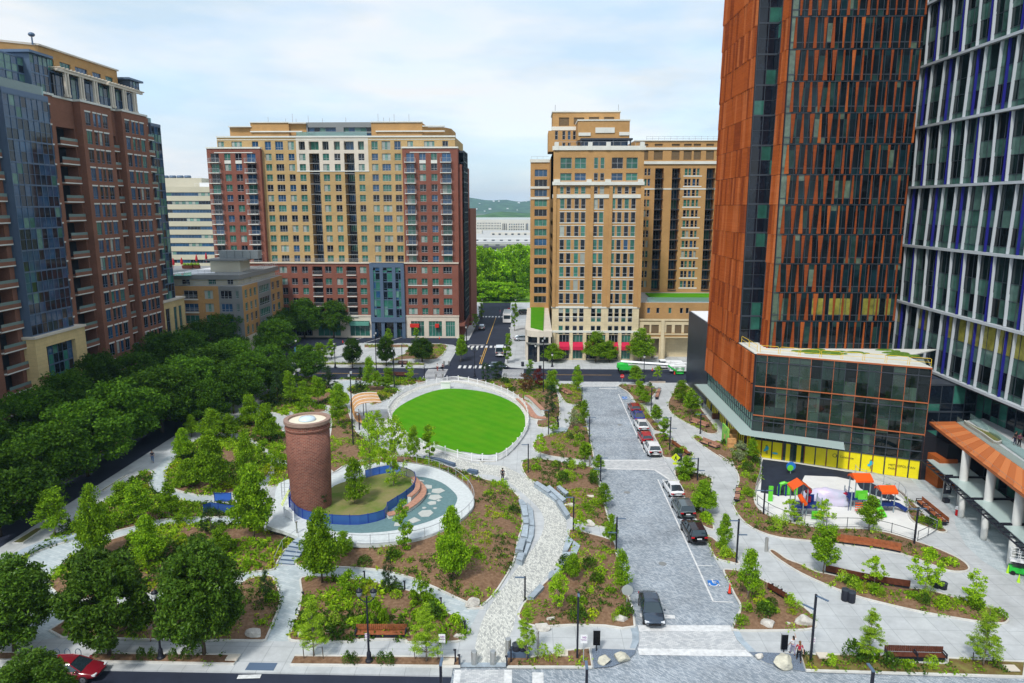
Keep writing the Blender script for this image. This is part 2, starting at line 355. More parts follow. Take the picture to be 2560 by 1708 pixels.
# ============================================================ GROUND
sheet('ground', [(-3300,-300),(2500,-300),(2500,5100),(-3300,5100)],-0.25, pm('far ground',(.09,.13,.05), var=(.01,.5,(.16,.17,.12)), rough=.95))
sheet('street', [(-100,15),(95,15),(95,262),(-100,262)],0, M_ASPH)
def curve_px(k, pts, z=.12, sub=3, closed=False): return smooth(gp(k, pts, z), sub, closed)
PLR = gp('B3', [(1060,1455),(1200,1440),(1300,1400),(1375,1340),(1408,1260),(1410,1190),(1395,1140),(1385,1090),(1330,870),(1300,750),(1240,560),(1220,470),(1165,240),(1150,150)]) + \
      gp('B2', [(1020,1450),(990,1330),(970,1220),(935,1090),(905,960),(880,830),(860,740),(850,640),(848,590)])
PL = [(-55.2,48.1),(-5.9,48.1),(-5.9,49.4)] + [(4.0,49.4)] + PLR + [(10.3,141.2),(-19,141.2),(-50,141.2),(-53.5,140),(-55.2,137)]
sheet('plaza_pavement', PL, .12, M_CONC, t=.12)
PR = [g('B2',1100,590)] + gp('B2', [(1097,605),(1130,630),(1160,655),(1200,728),(1228,760),(1300,870),(1350,975),(1385,1050),(1400,1100),(1465,1195),(1500,1260),(1545,1385),(1590,1450)]) + \
     gp('B3', [(1800,215),(1870,330),(1935,480),(1990,605),(2040,690)]) + gp('B6', [(190,650),(230,720),(275,820),(308,885),(312,930),(285,985),(262,1040),(262,1080),(290,1150),(370,1240),(480,1310),(640,1358),(790,1378),(1500,1400),(2350,1432)]) + [(75,49.3),(75,141.2)]
sheet('plaza_pavement', PR, .12, M_CONC, t=.12)
sheet('road', [(-5.9,20),(75,20),(75,52),(25,52),(25,141.2),(4,141.2),(4,50),(-5.9,50)], .03, M_SETT)
# raised crossings
sheet('crosswalk', gp('B3', [(1408,1135),(1408,1345)]) + gp('B6', [(420,1250),(262,1085),(258,1055)]), .05, M_XING)
sheet('crosswalk', gp('B2', [(940,1112),(1310,1112),(1330,1090),(1398,1090),(1500,1262),(1440,1245),(1340,1180),(950,1172)]), .05, M_XING)
sheet('crosswalk', gp('B2', [(845,582),(1100,582),(1115,612),(845,612)]), .05, M_XING)
sheet('crosswalk', gp('B3', [(35,1468),(380,1468),(375,1700),(10,1700)]), .05, M_XING)
sheet('paving_band', gp('B3', [(38,1420),(388,1420),(383,1455),(33,1455)]), .128, M_SLAB)
sheet('paving_band', gp('B3', [(1342,1148),(1396,1140),(1412,1190),(1412,1260),(1385,1312),(1340,1310),(1360,1250),(1358,1195)]), .128, M_SLAB)
sheet('paving_band', gp('B6', [(262,1085),(305,1082),(340,1150),(430,1240),(375,1240),(290,1150)]), .128, M_SLAB)
def marks(name, quads, z, mat, kind='structure'):
 mb = MB()
 for q in quads: mb.add([(x, y, z) for x, y in q], [tuple(range(len(q)))])
 o = mb.build(name, mat); o['kind'] = kind; return o
def line(a, b, w):
 dx, dy = b[0]-a[0], b[1]-a[1]; l = math.hypot(dx, dy); nx, ny = -dy/l*w/2, dx/l*w/2
 return [(a[0]+nx,a[1]+ny),(b[0]+nx,b[1]+ny),(b[0]-nx,b[1]-ny),(a[0]-nx,a[1]-ny)]
q = [line(g('B2',1098,665), g('B2',1276,1062), .16), line(g('B2',1364,1243), g('B3',1985,942), .16),
     line(g('B2',1100,665), g('B2',1178,665), .14), line(g('B2',1128,722), g('B2',1208,722), .14),
     line(g('B3',1862,665), g('B3',1980,667), .12), line(g('B3',1980,942), g('B6',268,880), .14),
     line(g('B3',1420,1048), g('B3',1690,1062), .55), line(g('B3',1408,1148), g('B6',255,1067), .85), line(g('B3',1408,1330), g('B6',420,1247), .85),
     line(g('B2',938,1113), g('B2',1312,1113), .35), line(g('B2',950,1171), g('B2',1340,1176), .35), line(g('B2',1340,1176), g('B2',1440,1243), .3),
     line(g('B2',848,613), g('B2',1110,612), .4), line(g('B2',968,627), g('B2',1088,630), .5),
     line(g('B3',15,1470), g('B3',-10,1700), .5), line(g('B3',403,1470), g('B3',400,1700), .6), line(g('B3',632,1490), g('B3',632,1700), .85),
     line(g('A3',1640,1530), g('A3',1800,1525), .45),
     ]
marks('road_marking', q, .058, M_PAINT)
# street markings: zebra stripes and centre lines
zb = []
for i in range(9): zb.append([(-16.2+i*1.15,152.8+.0),(-15.6+i*1.15,152.8),(-15.6+i*1.15,155.6),(-16.2+i*1.15,155.6)])
for i in range(9): zb.append([(-16.3+i*1.15,176.2),(-15.7+i*1.15,176.2),(-15.7+i*1.15,178.8),(-16.3+i*1.15,178.8)])
for i in range(9): zb.append([(-16.0+i*1.05,226.5),(-15.4+i*1.05,226.5),(-15.4+i*1.05,229),(-16.0+i*1.05,229)])
for i in range(9): zb.append([(-22.6,142.0+i*1.15),(-18.2,142.0+i*1.15),(-18.2,142.55+i*1.15),(-22.6,142.55+i*1.15)])
for i in range(9): zb.append([(-6.2,142.0+i*1.15),(-1.6,142.0+i*1.15),(-1.6,142.55+i*1.15),(-6.2,142.55+i*1.15)])
for i in range(9): zb.append([(-54.6+0.0,142.0+i*1.15),(-50.2,142.0+i*1.15),(-50.2,142.55+i*1.15),(-54.6,142.55+i*1.15)])
for i in range(10): zb.append([(-69+i*1.35,137.6),(-68.3+i*1.35,137.6),(-68.3+i*1.35,140.6),(-69+i*1.35,140.6)])
for i in range(10): zb.append([(-69+i*1.35,153),(-68.3+i*1.35,153),(-68.3+i*1.35,155.6),(-69+i*1.35,155.6)])
zb += [[(-10.4,156.3),(-6.6,156.3),(-6.6,156.8),(-10.4,156.8)], [(-16,179.5),(-12,179.5),(-12,180),(-16,180)], line((-44,181),(-40,191),.2), line((-39,181),(-35,191),.2), line((-49,181),(-45,191),.2)]
marks('road_marking', zb, .006, M_PAINT)
marks('road_marking', [line((-11.7,157),(-11.6,176),.14), line((-11.3,157),(-11.2,176),.14), line((-11.6,181),(-11.4,226),.16), line((-75,147),(-56,147),.15), line((-49,147.2),(-24,147.2),.15), line((0,147.2),(17,147.2),.15), line((-62.5,30),(-62.5,136),.15),line((-62.2,30),(-62.2,136),.15)], .006, M_YPAINT)
# sidewalks across the streets
sheet('sidewalk', [(-88,20),(-70.5,20),(-70.5,139),(-88,139)], .12, M_CONC, t=.12)
sheet('sidewalk', [(-49.5,152.6),(-22.5,152.6),(-20,153.6),(-18.6,156.5),(-18.4,175),(-20,179),(-24,181),(-47,181),(-54.5,166),(-55,157)], .12, M_CONC, t=.12)
sheet('sidewalk', [(-100,191.5),(-24,191.5),(-21,190),(-18.8,187),(-18.0,184),(-17.6,200),(-17.2,224),(-18,262),(-100,262)], .12, M_CONC, t=.12)
sheet('sidewalk', [(-18.8,183),(-16.6,186),(-16.4,224),(-18.5,228),(-19.5,228),(-19.5,183)], .124, M_CONC)
sheet('sidewalk', [(-6.0,156.2),(-4.5,153.6),(-1,152.6),(95,152.6),(95,262),(-7.6,262),(-7.4,231),(-6.2,224)], .12, M_CONC, t=.12)
sheet('sidewalk', [(-100,156),(-70.5,156),(-70.5,181),(-100,181)], .12, M_CONC, t=.12)
sheet('grass_verge', [(-120,262),(120,262),(160,420),(-180,420)], .05, pm('bright verge grass',(.13,.26,.02), rough=.95, var=(.15,.4)))
# ------------------------------------------------------------ planting beds
BEDS = {}
def bed(key, pts, kerb=.16, zt=.26, dome=.35, sub=3, kw=.16, mat=None, sm=True):
 P = ccw(smooth(pts, sub) if sm else pts); BEDS[key] = P
 if kerb:
  mb = MB(); mb.strip(P, kw, .1, zt,0, closed=True); o = mb.build('kerb', M_KERB); o['kind'] = 'structure'
 inn = offset(P, kw*.6 if kerb else 0)
 xs = [p[0] for p in inn]; ys = [p[1] for p in inn]
 w = max(xs)-min(xs); h = max(ys)-min(ys); st = max(.6, math.sqrt(w*h/700))
 pts2 = [Vector(p) for p in inn]; n = len(pts2); ex = []
 x = min(xs)
 while x < max(xs):
  y = min(ys)
  while y < max(ys):
   px, py = x+random.uniform(-.2,.2)*st, y+random.uniform(-.2,.2)*st
   if inside(px, py, inn):
    d = edgedist(px, py, inn)
    if d > st*.35: ex.append((px, py, d))
   y += st
  x += st
 r = delaunay_2d_cdt(pts2+[Vector(e[:2]) for e in ex], [], [list(range(n))],1,1e-5)
 dm = {i+n: e[2] for i, e in enumerate(ex)}
 vs = []
 for i, v in enumerate(r[0]):
  o_ = r[3][i]; d = 0
  for k in o_:
   if k in dm: d = dm[k]
  z = zt-.05 + dome*(1-math.exp(-d/2.2)) + (.06*noise.noise(Vector((v.x*1.3, v.y*1.3,0))) if d else 0)
  vs.append((v.x, v.y, z))
 mb = MB(); mb.add(vs, [tuple(f) for f in r[2]]); o = mb.build('planting_bed', mat or M_MULCH, smooth=True); o['kind'] = 'structure'
 return P
Z = .2
bed('R1', gp('B6', [(520,508),(548,498),(590,520),(660,568),(760,605),(860,655),(930,668),(1100,705),(1300,738),(1520,772),(1700,795),(1850,840),(2000,882),(2150,930),(2230,985),(2243,1010),(2215,1030),(2150,1030),(2050,1022),(1850,990),(1600,945),(1400,900),(1200,850),(1050,800),(900,740),(750,670),(640,605),(560,548)], Z))
bed('R2', gp('B6', [(262,185),(290,240),(350,310),(450,370),(600,415),(830,440),(1000,460),(1240,490),(1470,530),(1650,595),(1800,650),(1900,660),(1958,648),(1955,615),(1900,570),(1800,520),(1700,480),(1560,432),(1380,378),(1200,350),(950,345),(800,330),(650,295),(550,265),(480,230),(430,170),(425,100),(455,20)], Z) + gp('B5', [(412,1420),(415,1330),(390,1280),(330,1230),(230,1195),(130,1165),(100,1190),(130,1250),(210,1300),(258,1370),(268,1430),(250,1480),(240,1568)], Z), sub=2)
bed('R2b', gp('B2', [(1602,962),(1650,1003),(1740,1065),(1838,1125),(1880,1150),(1860,1105),(1790,1050),(1700,985),(1640,945)], Z))
bed('R3', gp('B6', [(192,648),(240,640),(330,655),(450,700),(560,760),(680,850),(780,912),(840,970),(865,1030),(850,1062),(760,1078),(500,1083),(275,1078),(262,1045),(288,985),(314,930),(308,885),(270,820),(230,730)], Z))
bed('R4', gp('B6', [(60,408),(110,408),(160,445),(240,510),(318,600),(230,588),(140,562),(105,505)], Z))
bed('R5', gp('B3', [(1790,195),(1850,212),(1910,250),(1970,310),(1995,370),(1985,385),(1930,372),(1875,335),(1825,280)], Z))
bed('R6', gp('B2', [(1475,1180),(1560,1185),(1680,1212),(1722,1230),(1735,1250),(1718,1310),(1690,1395),(1640,1410),(1560,1392),(1535,1350),(1500,1260)], Z))
bed('R7', gp('B2', [(1335,935),(1400,932),(1480,985),(1590,1060),(1608,1085),(1540,1092),(1405,1092),(1385,1040),(1350,975)], Z))
bed('R8', gp('B2', [(1225,738),(1260,735),(1300,790),(1365,870),(1390,915),(1340,910),(1300,860),(1250,795)], Z))
bed('R9', gp('B2', [(1095,610),(1120,597),(1200,600),(1330,612),(1362,635),(1340,670),(1315,700),(1285,725),(1215,725),(1190,685),(1150,645)], Z))
bed('R9b', gp('B2', [(1305,578),(1415,578),(1415,588),(1305,588)], Z), sm=False, dome=.1)
bed('R10', gp('B2', [(1462,665),(1480,620),(1530,600),(1590,625),(1620,700),(1680,790),(1750,880),(1770,925),(1700,930),(1620,892),(1500,828),(1440,775),(1430,730),(1445,690)], Z))
bed('R11', gp('B6', [(745,1245),(1340,1252),(1378,1302),(1802,1312),(1800,1272),(2350,1300),(2350,1415),(790,1368)], Z), sm=False, dome=.15, mat=pm('mulch with ground cover',(.13,.062,.032), rough=.95, var=(1.4,.6,(.20,.19,.05)), bump=(9,.6)))
bed('R12', gp('F3', [(1205,200),(1290,250),(1440,300),(1600,350),(1740,400),(1850,500),(1990,640),(2100,760),(2200,820),(2290,870),(2285,900),(2200,895),(2080,850),(1900,780),(1830,690),(1810,560),(1740,450),(1600,370),(1400,300),(1210,255)], Z), sub=2)
sheet('gravel_bed', gp('B6', [(378,1232),(560,1238),(742,1248),(785,1372),(650,1352),(500,1308),(420,1268)], .13), .135, M_GRAVEL)
sheet('gravel_bed', gp('B3', [(1048,1300),(1388,1312),(1375,1345),(1300,1402),(1200,1440),(1062,1452)], .13), .135, M_GRAVEL)
bed('C1', gp('B3', [(868,392),(905,380),(1060,420),(1222,472),(1240,560),(1300,750),(1330,870),(1385,1132),(1150,1128),(900,1122),(700,1135),(620,1132),(530,1110),(475,1060),(500,980),(550,915),(650,820),(712,760),(800,660),(840,560),(862,450)], Z), sub=2)
bed('C2', gp('B2', [(450,1115),(560,1098),(770,1132),(945,1165),(968,1260),(1010,1420)], Z) + gp('B3', [(1150,190),(1180,300),(1195,368),(1060,352),(880,292),(800,185),(720,100),(600,18)], Z) + gp('B2', [(480,1230),(445,1170)], Z), sub=2)
bed('C3', gp('B2', [(515,1020),(530,985),(600,945),(680,930),(745,905),(770,850),(775,775),(810,740),(858,735),(880,840),(905,960),(935,1090),(890,1112),(760,1100),(620,1080),(540,1050)], Z), sub=2)
bed('C4', gp('B2', [(690,640),(700,600),(780,595),(838,605),(850,650),(852,725),(800,735),(740,722),(700,665)], Z))
bed('C5', gp('B2', [(0,545),(150,570),(330,555),(500,572),(600,570),(660,610),(690,665),(705,760),(695,840),(625,888),(550,885),(548,840),(600,820),(560,760),(440,700),(350,655),(250,615),(100,575)], Z), sub=2)
bed('L1', gp('A6', [(458,770),(500,745),(620,742),(750,748),(1060,790),(1300,850),(1470,905),(1560,985),(1700,1085),(1765,1150),(1750,1205),(1680,1250),(1480,1257),(1275,1257),(1265,1235),(885,1237),(865,1252),(500,1247),(390,1240),(370,1200),(420,1100),(462,950),(468,850)], Z), sub=2)
bed('L2', gp('A6', [(425,655),(470,560),(560,470),(700,440),(900,480)], Z) + gp('A5', [(760,1180),(900,1090),(1050,1075),(1150,1062),(1300,1090),(1480,1140),(1640,1200)], Z) + gp('B2', [(200,1240),(330,1275),(430,1360),(455,1420)], Z) + gp('B3', [(500,180),(520,340),(480,470),(455,620),(330,840),(205,970),(90,985)], Z) + gp('A6', [(1870,985),(1740,945),(1500,832),(1340,765),(1200,725),(1090,700),(880,680),(600,668)], Z), sub=2, dome=.8)
bed('L3', gp('A3', [(460,985),(385,950),(335,890),(345,830),(420,750),(520,680),(700,600),(920,530),(1100,480),(1300,472),(1600,470),(1740,480)], Z) + gp('A6', [(200,388),(330,402),(495,415),(430,460),(350,540),(290,640),(262,692),(100,712),(0,735)], Z) + gp('A3', [(1600,850),(1450,890),(1140,940),(900,960),(700,985)], Z), sub=2)
bed('L4', gp('A3', [(420,1252),(420,1150),(560,1050),(800,1020),(1140,1000),(1450,940),(1640,890)], Z) + gp('A6', [(60,760),(180,742),(255,745),(305,850),(315,950),(270,1080),(215,1210),(180,1240),(0,1242)], Z), sub=2)
bed('P1', gp('A6', [(425,1352),(1700,1362),(1700,1443),(385,1430)], Z), sm=False, dome=.1)
bed('P2', gp('A3', [(650,1357),(1662,1367),(1612,1440),(600,1420)], Z), sm=False, dome=.1)
bed('P3', gp('A3', [(-60,1350),(205,1352),(190,1412),(-60,1412)], Z), sm=False, dome=.1)
bed('P4', gp('B3', [(392,1362),(560,1365),(720,1342),(850,1312),(1035,1297),(1052,1448),(392,1446)], Z), sm=False, dome=.12)
bed('L7', gp('A3', [(60,765),(180,690),(330,590),(500,470),(620,370),(720,325),(830,250),(900,170),(960,125),(1030,105),(1055,118),(1038,160),(1040,210),(1065,255),(1140,285),(1260,315),(1400,325),(1500,330),(1700,330),(1720,400),(1600,420),(1400,425),(1230,430),(1050,452),(920,492),(760,530),(640,565),(540,575),(400,612),(250,665),(130,740)], Z), sub=2)
bed('L8', gp('F2', [(230,860),(180,960),(190,1100),(320,1180),(480,1220),(640,1250),(900,1240),(1200,1170),(1450,1050),(1560,900),(1500,720),(1350,600),(1150,520),(950,480),(720,480),(560,560),(350,700)], Z), sub=2)
bed('L9', gp('F2', [(650,420),(760,380),(900,330),(1150,260),(1300,230),(1480,270),(1640,330),(1750,450),(1790,600),(1800,780),(1650,780),(1500,650),(1300,520),(1100,450),(900,440)], Z), sub=2)
bed('L9b', gp('F2', [(1600,860),(1800,880),(1810,1050),(1700,1100),(1500,1130),(1580,1000)], Z), sub=2)
bed('L10', gp('F1', [(760,830),(850,815),(1000,825),(1150,850),(1230,900),(1260,980),(1400,1010),(1500,1060),(1530,1110),(1500,1170),(1400,1210),(1280,1210),(1120,1180),(980,1120),(860,1010),(800,910)], Z), sub=2)
bed('L11', gp('F1', [(1510,990),(1540,950),(1640,920),(1800,920),(1950,920),(2120,950),(2240,1000),(2240,1030),(2140,1070),(1980,1150),(1850,1190),(1820,1060),(1700,1050),(1560,1040)], Z), sub=2)
bed('L12', gp('A5', [(690,530),(780,520),(900,515),(1080,525),(1200,525),(1300,535),(1285,560),(1150,573),(1060,565),(960,545),(820,535)], Z), sub=2)
bed('L13', gp('F1', [(1250,1240),(1400,1250),(1510,1200),(1530,1300),(1600,1500),(1640,1568)], Z) + gp('A5', [(860,930),(960,1000),(1120,1050),(1000,1075),(850,1095),(720,1140),(650,1180),(600,1100),(620,950),(640,840)], Z), sub=2)
bed('L14', gp('F2', [(1130,420),(1100,330),(1180,200),(1260,120),(1300,200),(1400,240),(1250,290)], Z), sub=2)
bed('L15', gp('F1', [(240,1120),(440,1010),(480,900),(560,820),(700,830),(800,960),(880,1040),(1000,1130),(1180,1200),(1200,1280),(1000,1300),(700,1290),(660,1350),(480,1300),(260,1250),(330,1140)], Z), sub=2)
bed('L16', gp('A3', [(80,600),(240,500),(320,490),(160,602)], Z), sm=False, dome=.05, mat=M_GRASS)
bed('L17', gp('A3', [(690,240),(850,140),(890,130),(720,240)], Z), sm=False, dome=.05, mat=M_GRASS)
bed('X1', gp('F1', [(820,580),(1000,440),(1080,440),(1250,570),(1000,590)], Z), dome=.1, mat=M_GRASS)
bed('X2', [(-47,154.5),(-24,154.5),(-24,157),(-47,157)], sm=False, dome=.1, mat=M_GRASS)
bed('X3', gp('A5', [(1040,400),(1200,385),(1380,385),(1450,300),(1400,280),(1200,290),(1150,350)], Z), dome=.1)
bed('X4', gp('A5', [(870,285),(1180,285),(1180,306),(870,306)], Z), sm=False, dome=.1)
# paths of other stone
sheet('cobbled_path', smooth(gp('B3', [(385,0),(500,90),(600,180),(660,250),(682,330),(660,420),(600,520),(500,640),(430,740),(330,880),(250,990),(190,1120),(150,1280),(145,1420)],.12),2, False) + smooth(gp('B3', [(385,1420),(400,1250),(440,1150),(460,1060),(500,950),(600,850),(700,745),(790,640),(835,500),(852,370),(845,290),(780,200),(700,90),(600,20)],.12),2, False) + gp('B2', [(480,1228),(330,1150),(150,1135),(0,1098)],.12) + gp('A5', [(1350,1030),(1200,970),(1140,930),(1060,850),(1035,760),(1000,790),(1000,860),(1050,930),(1150,1005),(1300,1062),(1450,1110),(1645,1190)],.12) + gp('B2', [(250,1212)],.12), .126, M_COB)
sheet('stone_path', gp('A6', [(290,665),(430,660),(600,672),(880,684),(1090,704),(1200,728),(1340,768),(1500,835),(1740,948),(1855,985),(1800,1100),(1765,1150),(1700,1085),(1560,985),(1470,905),(1300,850),(1060,790),(750,748),(620,742),(500,745),(458,770),(468,850),(462,950),(420,1100),(370,1200),(375,1245),(185,1245),(215,1210),(270,1080),(315,950),(305,850),(255,745),(180,742),(30,760),(0,737),(100,712),(262,692)], .12), .126, M_GRAN)
sheet('stone_path', smooth(gp('A3', [(1160,0),(1100,60),(1058,130),(1040,200),(1065,255),(1150,285),(1400,322),(1540,322),(1540,270),(1400,262),(1240,258),(1150,215),(1130,150),(1180,80),(1230,0)],.12),2), .126, M_GRAN)
sheet('stone_path', smooth(gp('A3', [(100,760),(250,668),(400,615),(540,580),(640,568),(760,533),(920,495),(1050,455),(1230,433),(1400,428),(1700,425),(1740,478),(1600,466),(1300,468),(1100,476),(920,526),(700,597),(520,677),(420,747),(345,827),(335,890),(385,950),(460,990),(400,1250),(-60,1255),(-60,900)],.12),2), .126, M_GRAN)
sheet('stone_path', smooth(gp('F1', [(1250,960),(1300,920),(1450,860),(1600,832),(1800,828),(1960,850),(2000,880),(1800,890),(1640,915),(1540,950),(1505,1000),(1545,1060),(1550,1130),(1500,1180),(1420,1220),(1280,1250),(1260,1215),(1400,1205),(1500,1165),(1525,1110),(1480,1050),(1400,1010),(1270,985)],.12),2), .126, M_GRAN)
sheet('pavement', gp('F4', [(300,640),(400,750),(500,790),(610,870),(690,960),(715,1080),(800,1240),(940,1370),(1100,1470),(1295,1530),(1295,700),(600,600)],.12), .126, M_GRAN)
# rubber play surfaces
PG = smooth(gp('B6', [(430,100),(425,160),(480,228),(550,262),(650,292),(800,327),(950,342),(1200,347),(1380,375),(1585,438),(1720,345),(1640,290),(1520,225),(1495,150),(1440,110),(1350,60),(1250,20)],.13) + gp('B5', [(1210,1440),(1010,1380),(850,1330),(640,1290),(420,1275),(425,1340),(400,1430)],.13),2)
sheet('playground_surface', PG, .13, M_RUBW)
sheet('playground_surface', gp('F3', [(100,130),(130,40),(520,90),(1180,195),(1200,290),(1000,245),(620,230),(590,290),(640,340),(740,410),(500,468),(290,465),(100,430),(110,300)],.13), .136, M_RUBD)
sheet('playground_surface', gp('F3', [(1230,310),(1390,310),(1560,400),(1750,525),(1600,515),(1400,450),(1270,380)],.13), .136, M_RUBD)
# ------------------------------------------------------------ oval lawn
LF = smooth(gp('A5', [(1450,548),(1240,592),(1110,652),(1055,710),(1037,760),(1062,850),(1140,930),(1250,985),(1370,1032),(1500,1077),(1620,1107),(1720,1113)]) + gp('B2', [(170,1125),(260,1128),(340,1090),(420,1010),(478,920),(489,860),(474,780),(430,722),(350,672),(250,632),(100,592),(0,579)]),2)
LF = ccw(LF)
GL_ = smooth(gp('A5', [(1500,598),(1400,605),(1290,635),(1170,690),(1090,745),(1062,800),(1090,870),(1170,935),(1300,995),(1450,1040),(1600,1063)]) + gp('B2', [(20,1055),(150,1075),(230,1080),(310,1060),(400,990),(455,920),(474,850),(450,790),(400,735),(300,685),(200,655),(80,638)]),2)
lawn = sheet('lawn', GL_, .16, M_LAWN);
mb = MB(); mb.strip(LF, .5, .12, .2,0, True); o = mb.build('kerb', M_KERB); o['kind'] = 'structure'
mb = MB(); mb.strip(offset(LF, .5), .8, .12, .15,0, True); o = mb.build('paving_band', M_COB); o['kind'] = 'structure'
# ------------------------------------------------------------ raised ring plaza round the brick tower
ZR = 1.2
DECK = smooth(gp('A5', [(1150,1110),(1320,1135),(1450,1180),(1560,1250),(1620,1320),(1640,1385)], ZR) + gp('A6', [(1792,225),(1700,315),(1550,395),(1400,450),(1200,482),(1000,497),(850,492),(700,478),(600,470),(540,470),(450,440),(330,392),(200,350)], ZR) + gp('A5', [(230,1500),(250,1300),(330,1230),(640,1195),(720,1170),(900,1120),(1020,1105)], ZR),2)
DECK = ccw(DECK)
o = sheet('ring_plaza', DECK, ZR, pm('pale ring paving',(.56,.60,.60), var=(2.5,.12)), t=.38)
mb = MB(); mb.strip(offset(DECK, .3), .3, .1, ZR-.3,0, True); o = mb.build('plaza_base', pm('painted underside shade',(.06,.06,.06))); o['kind'] = 'structure'  # dark colour stands in for the shade under the overhanging deck
RUB = smooth(gp('A5', [(1180,1205),(1300,1215),(1410,1250),(1490,1310),(1522,1360),(1500,1420)], ZR),3, False) + smooth(gp('A6', [(1640,215),(1560,275),(1430,330),(1200,388),(1000,408),(850,408),(700,392),(560,362)], ZR),3, False)
ISL = gp('A5', [(400,1470),(480,1500),(640,1530),(850,1530),(1020,1495),(1050,1430),(1140,1388),(1210,1332),(1232,1270),(1215,1225),(1100,1192),(1000,1190),(880,1215),(760,1240),(660,1275),(600,1330),(500,1400)], ZR)
sheet('rubber_path', RUB + gp('A5', [(480,1500),(600,1450),(900,1400),(1100,1300),(1150,1230)], ZR), ZR+.012, M_RUBG)
sheet('lawn', smooth(ISL,2), ZR+.06, pm('dry island grass',(.085,.17,.012), rough=.95, spec=.1, var=(.28,.5,(.30,.235,.12)), bump=(12,.4)), t=.08)
steps = [((450,440),(540,470)),((405,472),(522,500)),((375,506),(500,528)),((350,540),(478,556)),((328,575),(458,586)),((312,608),(440,618)),((297,640),(425,648))]
st = thing('stone_stairs', 'short flight of grey stone steps climbing to the ring plaza beside the brick tower', 'stairs',(*g('A6',380,560,.5),0.1))
ip = st.location.copy()
for i,(a, b) in enumerate(steps[:-1]):
 z = ZR - .17*i - .12; a2, b2 = steps[i+1]
 za = z; p = [g('A6', *a, za), g('A6', *b, za), g('A6', *b2, za), g('A6', *a2, za)]
 # stretch each tread a little under the next
 mb = MB(); mb.prism([(x-ip.x, y-ip.y) for x, y in p],-.05, z-ip.z,1, top=0); mb.build('step', [M_SLAB, M_SLATE], st)
# ============================================================ BUILDINGS
WMESH = {}
def win_mesh(w, h, style, gi, fm):
 """window in local x (width) z (height); outside is -y. style=(columns, transom fraction or 0)"""
 key = (round(w,1), round(h,1), style, gi, fm.name)
 if key in WMESH: return WMESH[key]
 w, h = round(w,1), round(h,1)
 mb = MB(); f = .07; nc, tf = style
 mb.bx(0, w,-.05, .05,0, f); mb.bx(0, w,-.05, .05, h-f, h)
 for i in range(nc+1):
  x = w*i/nc; x = min(max(x, f/2), w-f/2); mb.bx(x-f/2, x+f/2,-.045, .045, f, h-f)
 if tf: mb.bx(f, w-f,-.04, .04, h*tf-f/2, h*tf+f/2)
 for i in range(nc):
  g2 = 1
  if gi == 3: g2 = 2 if (i % 2 == 0) else 1
  mb.quad((w*i/nc,0,0),(w*(i+1)/nc,0,0),(w*(i+1)/nc,0, h),(w*i/nc,0, h), g2)
 me = mb.mesh('window', [fm, GLS[gi], GLS[gi+1] if gi < 3 else M_BLIND]); WMESH[key] = me; return me
class Bld:
 def __init__(s, name, label, loc, frame=None):
  s.root = thing(name, label, 'building', loc); s.o = Vector(loc); s.wins = []; s.parts = []; s.frame = frame or M_FRAMEB; s.rn = random.Random(hash(label) % 1000 if False else len(label)); s.blds = []
 def build(s, mb, name, mats, **k):
  ox, oy, oz = s.o; mb.v = [(x-ox, y-oy, z-oz) for x, y, z in mb.v]; return mb.build(name, mats, s.root, **k)
 def win(s, P, rot, w, h, style, weights, d):
  gi = s.rn.choices(range(4), weights)[0]; s.wins.append((P, rot, w, h, style, gi))
 def copyparts(s, name, me, places):
  """repeated parts: the 100 that show largest get an object each, the rest are one part"""
  places = sorted(places, key=lambda p: camdist(p[0]));
  for P, r in places[:100]: link(name, me, s.root, tuple(Vector(P)-s.o), r)
  if places[100:]:
   n = len(me.vertices); co = np.zeros(n*3); me.vertices.foreach_get('co', co); co = co.reshape(-1,3)
   fs = [tuple(p.vertices) for p in me.polygons]; ms = [p.material_index for p in me.polygons]; mb = MB()
   for P, r in places[100:]:
    c_, s_ = math.cos(r), math.sin(r); q = np.stack([co[:,0]*c_-co[:,1]*s_+P[0], co[:,0]*s_+co[:,1]*c_+P[1], co[:,2]+P[2]],1)
    b = len(mb.v); mb.v += [tuple(v) for v in q.tolist()]; mb.f += [tuple(b+i for i in f) for f in fs]; mb.m += ms
   tag(s.build(mb, name, list(me.materials)), kind='stuff')
 def finish(s):
  W_ = sorted(s.wins, key=lambda p: camdist(p[0])/math.sqrt(p[2]*p[3]))
  for P, r, w, h, st, gi in W_[:100]: link('window', win_mesh(w, h, st, gi, s.frame), s.root, tuple(Vector(P)-s.o), r)
  if W_[100:]:
   mb = MB(); mats = [s.frame] + GLS + [M_BLIND]
   for P, r, w, h, st, gi in W_[100:]:
    me = win_mesh(w, h, st, gi, s.frame); n = len(me.vertices); co = np.zeros(n*3); me.vertices.foreach_get('co', co); co = co.reshape(-1,3)
    c_, s_ = math.cos(r), math.sin(r); q = np.stack([co[:,0]*c_-co[:,1]*s_+P[0], co[:,0]*s_+co[:,1]*c_+P[1], co[:,2]+P[2]],1)
    b = len(mb.v); mb.v += [tuple(v) for v in q.tolist()]
    for p in me.polygons:
     mb.f.append(tuple(b+i for i in p.vertices)); mi = p.material_index; mb.m.append(0 if mi == 0 else (1+gi if mi == 1 else 2+gi))
   tag(s.build(mb, 'window', mats), kind='stuff')
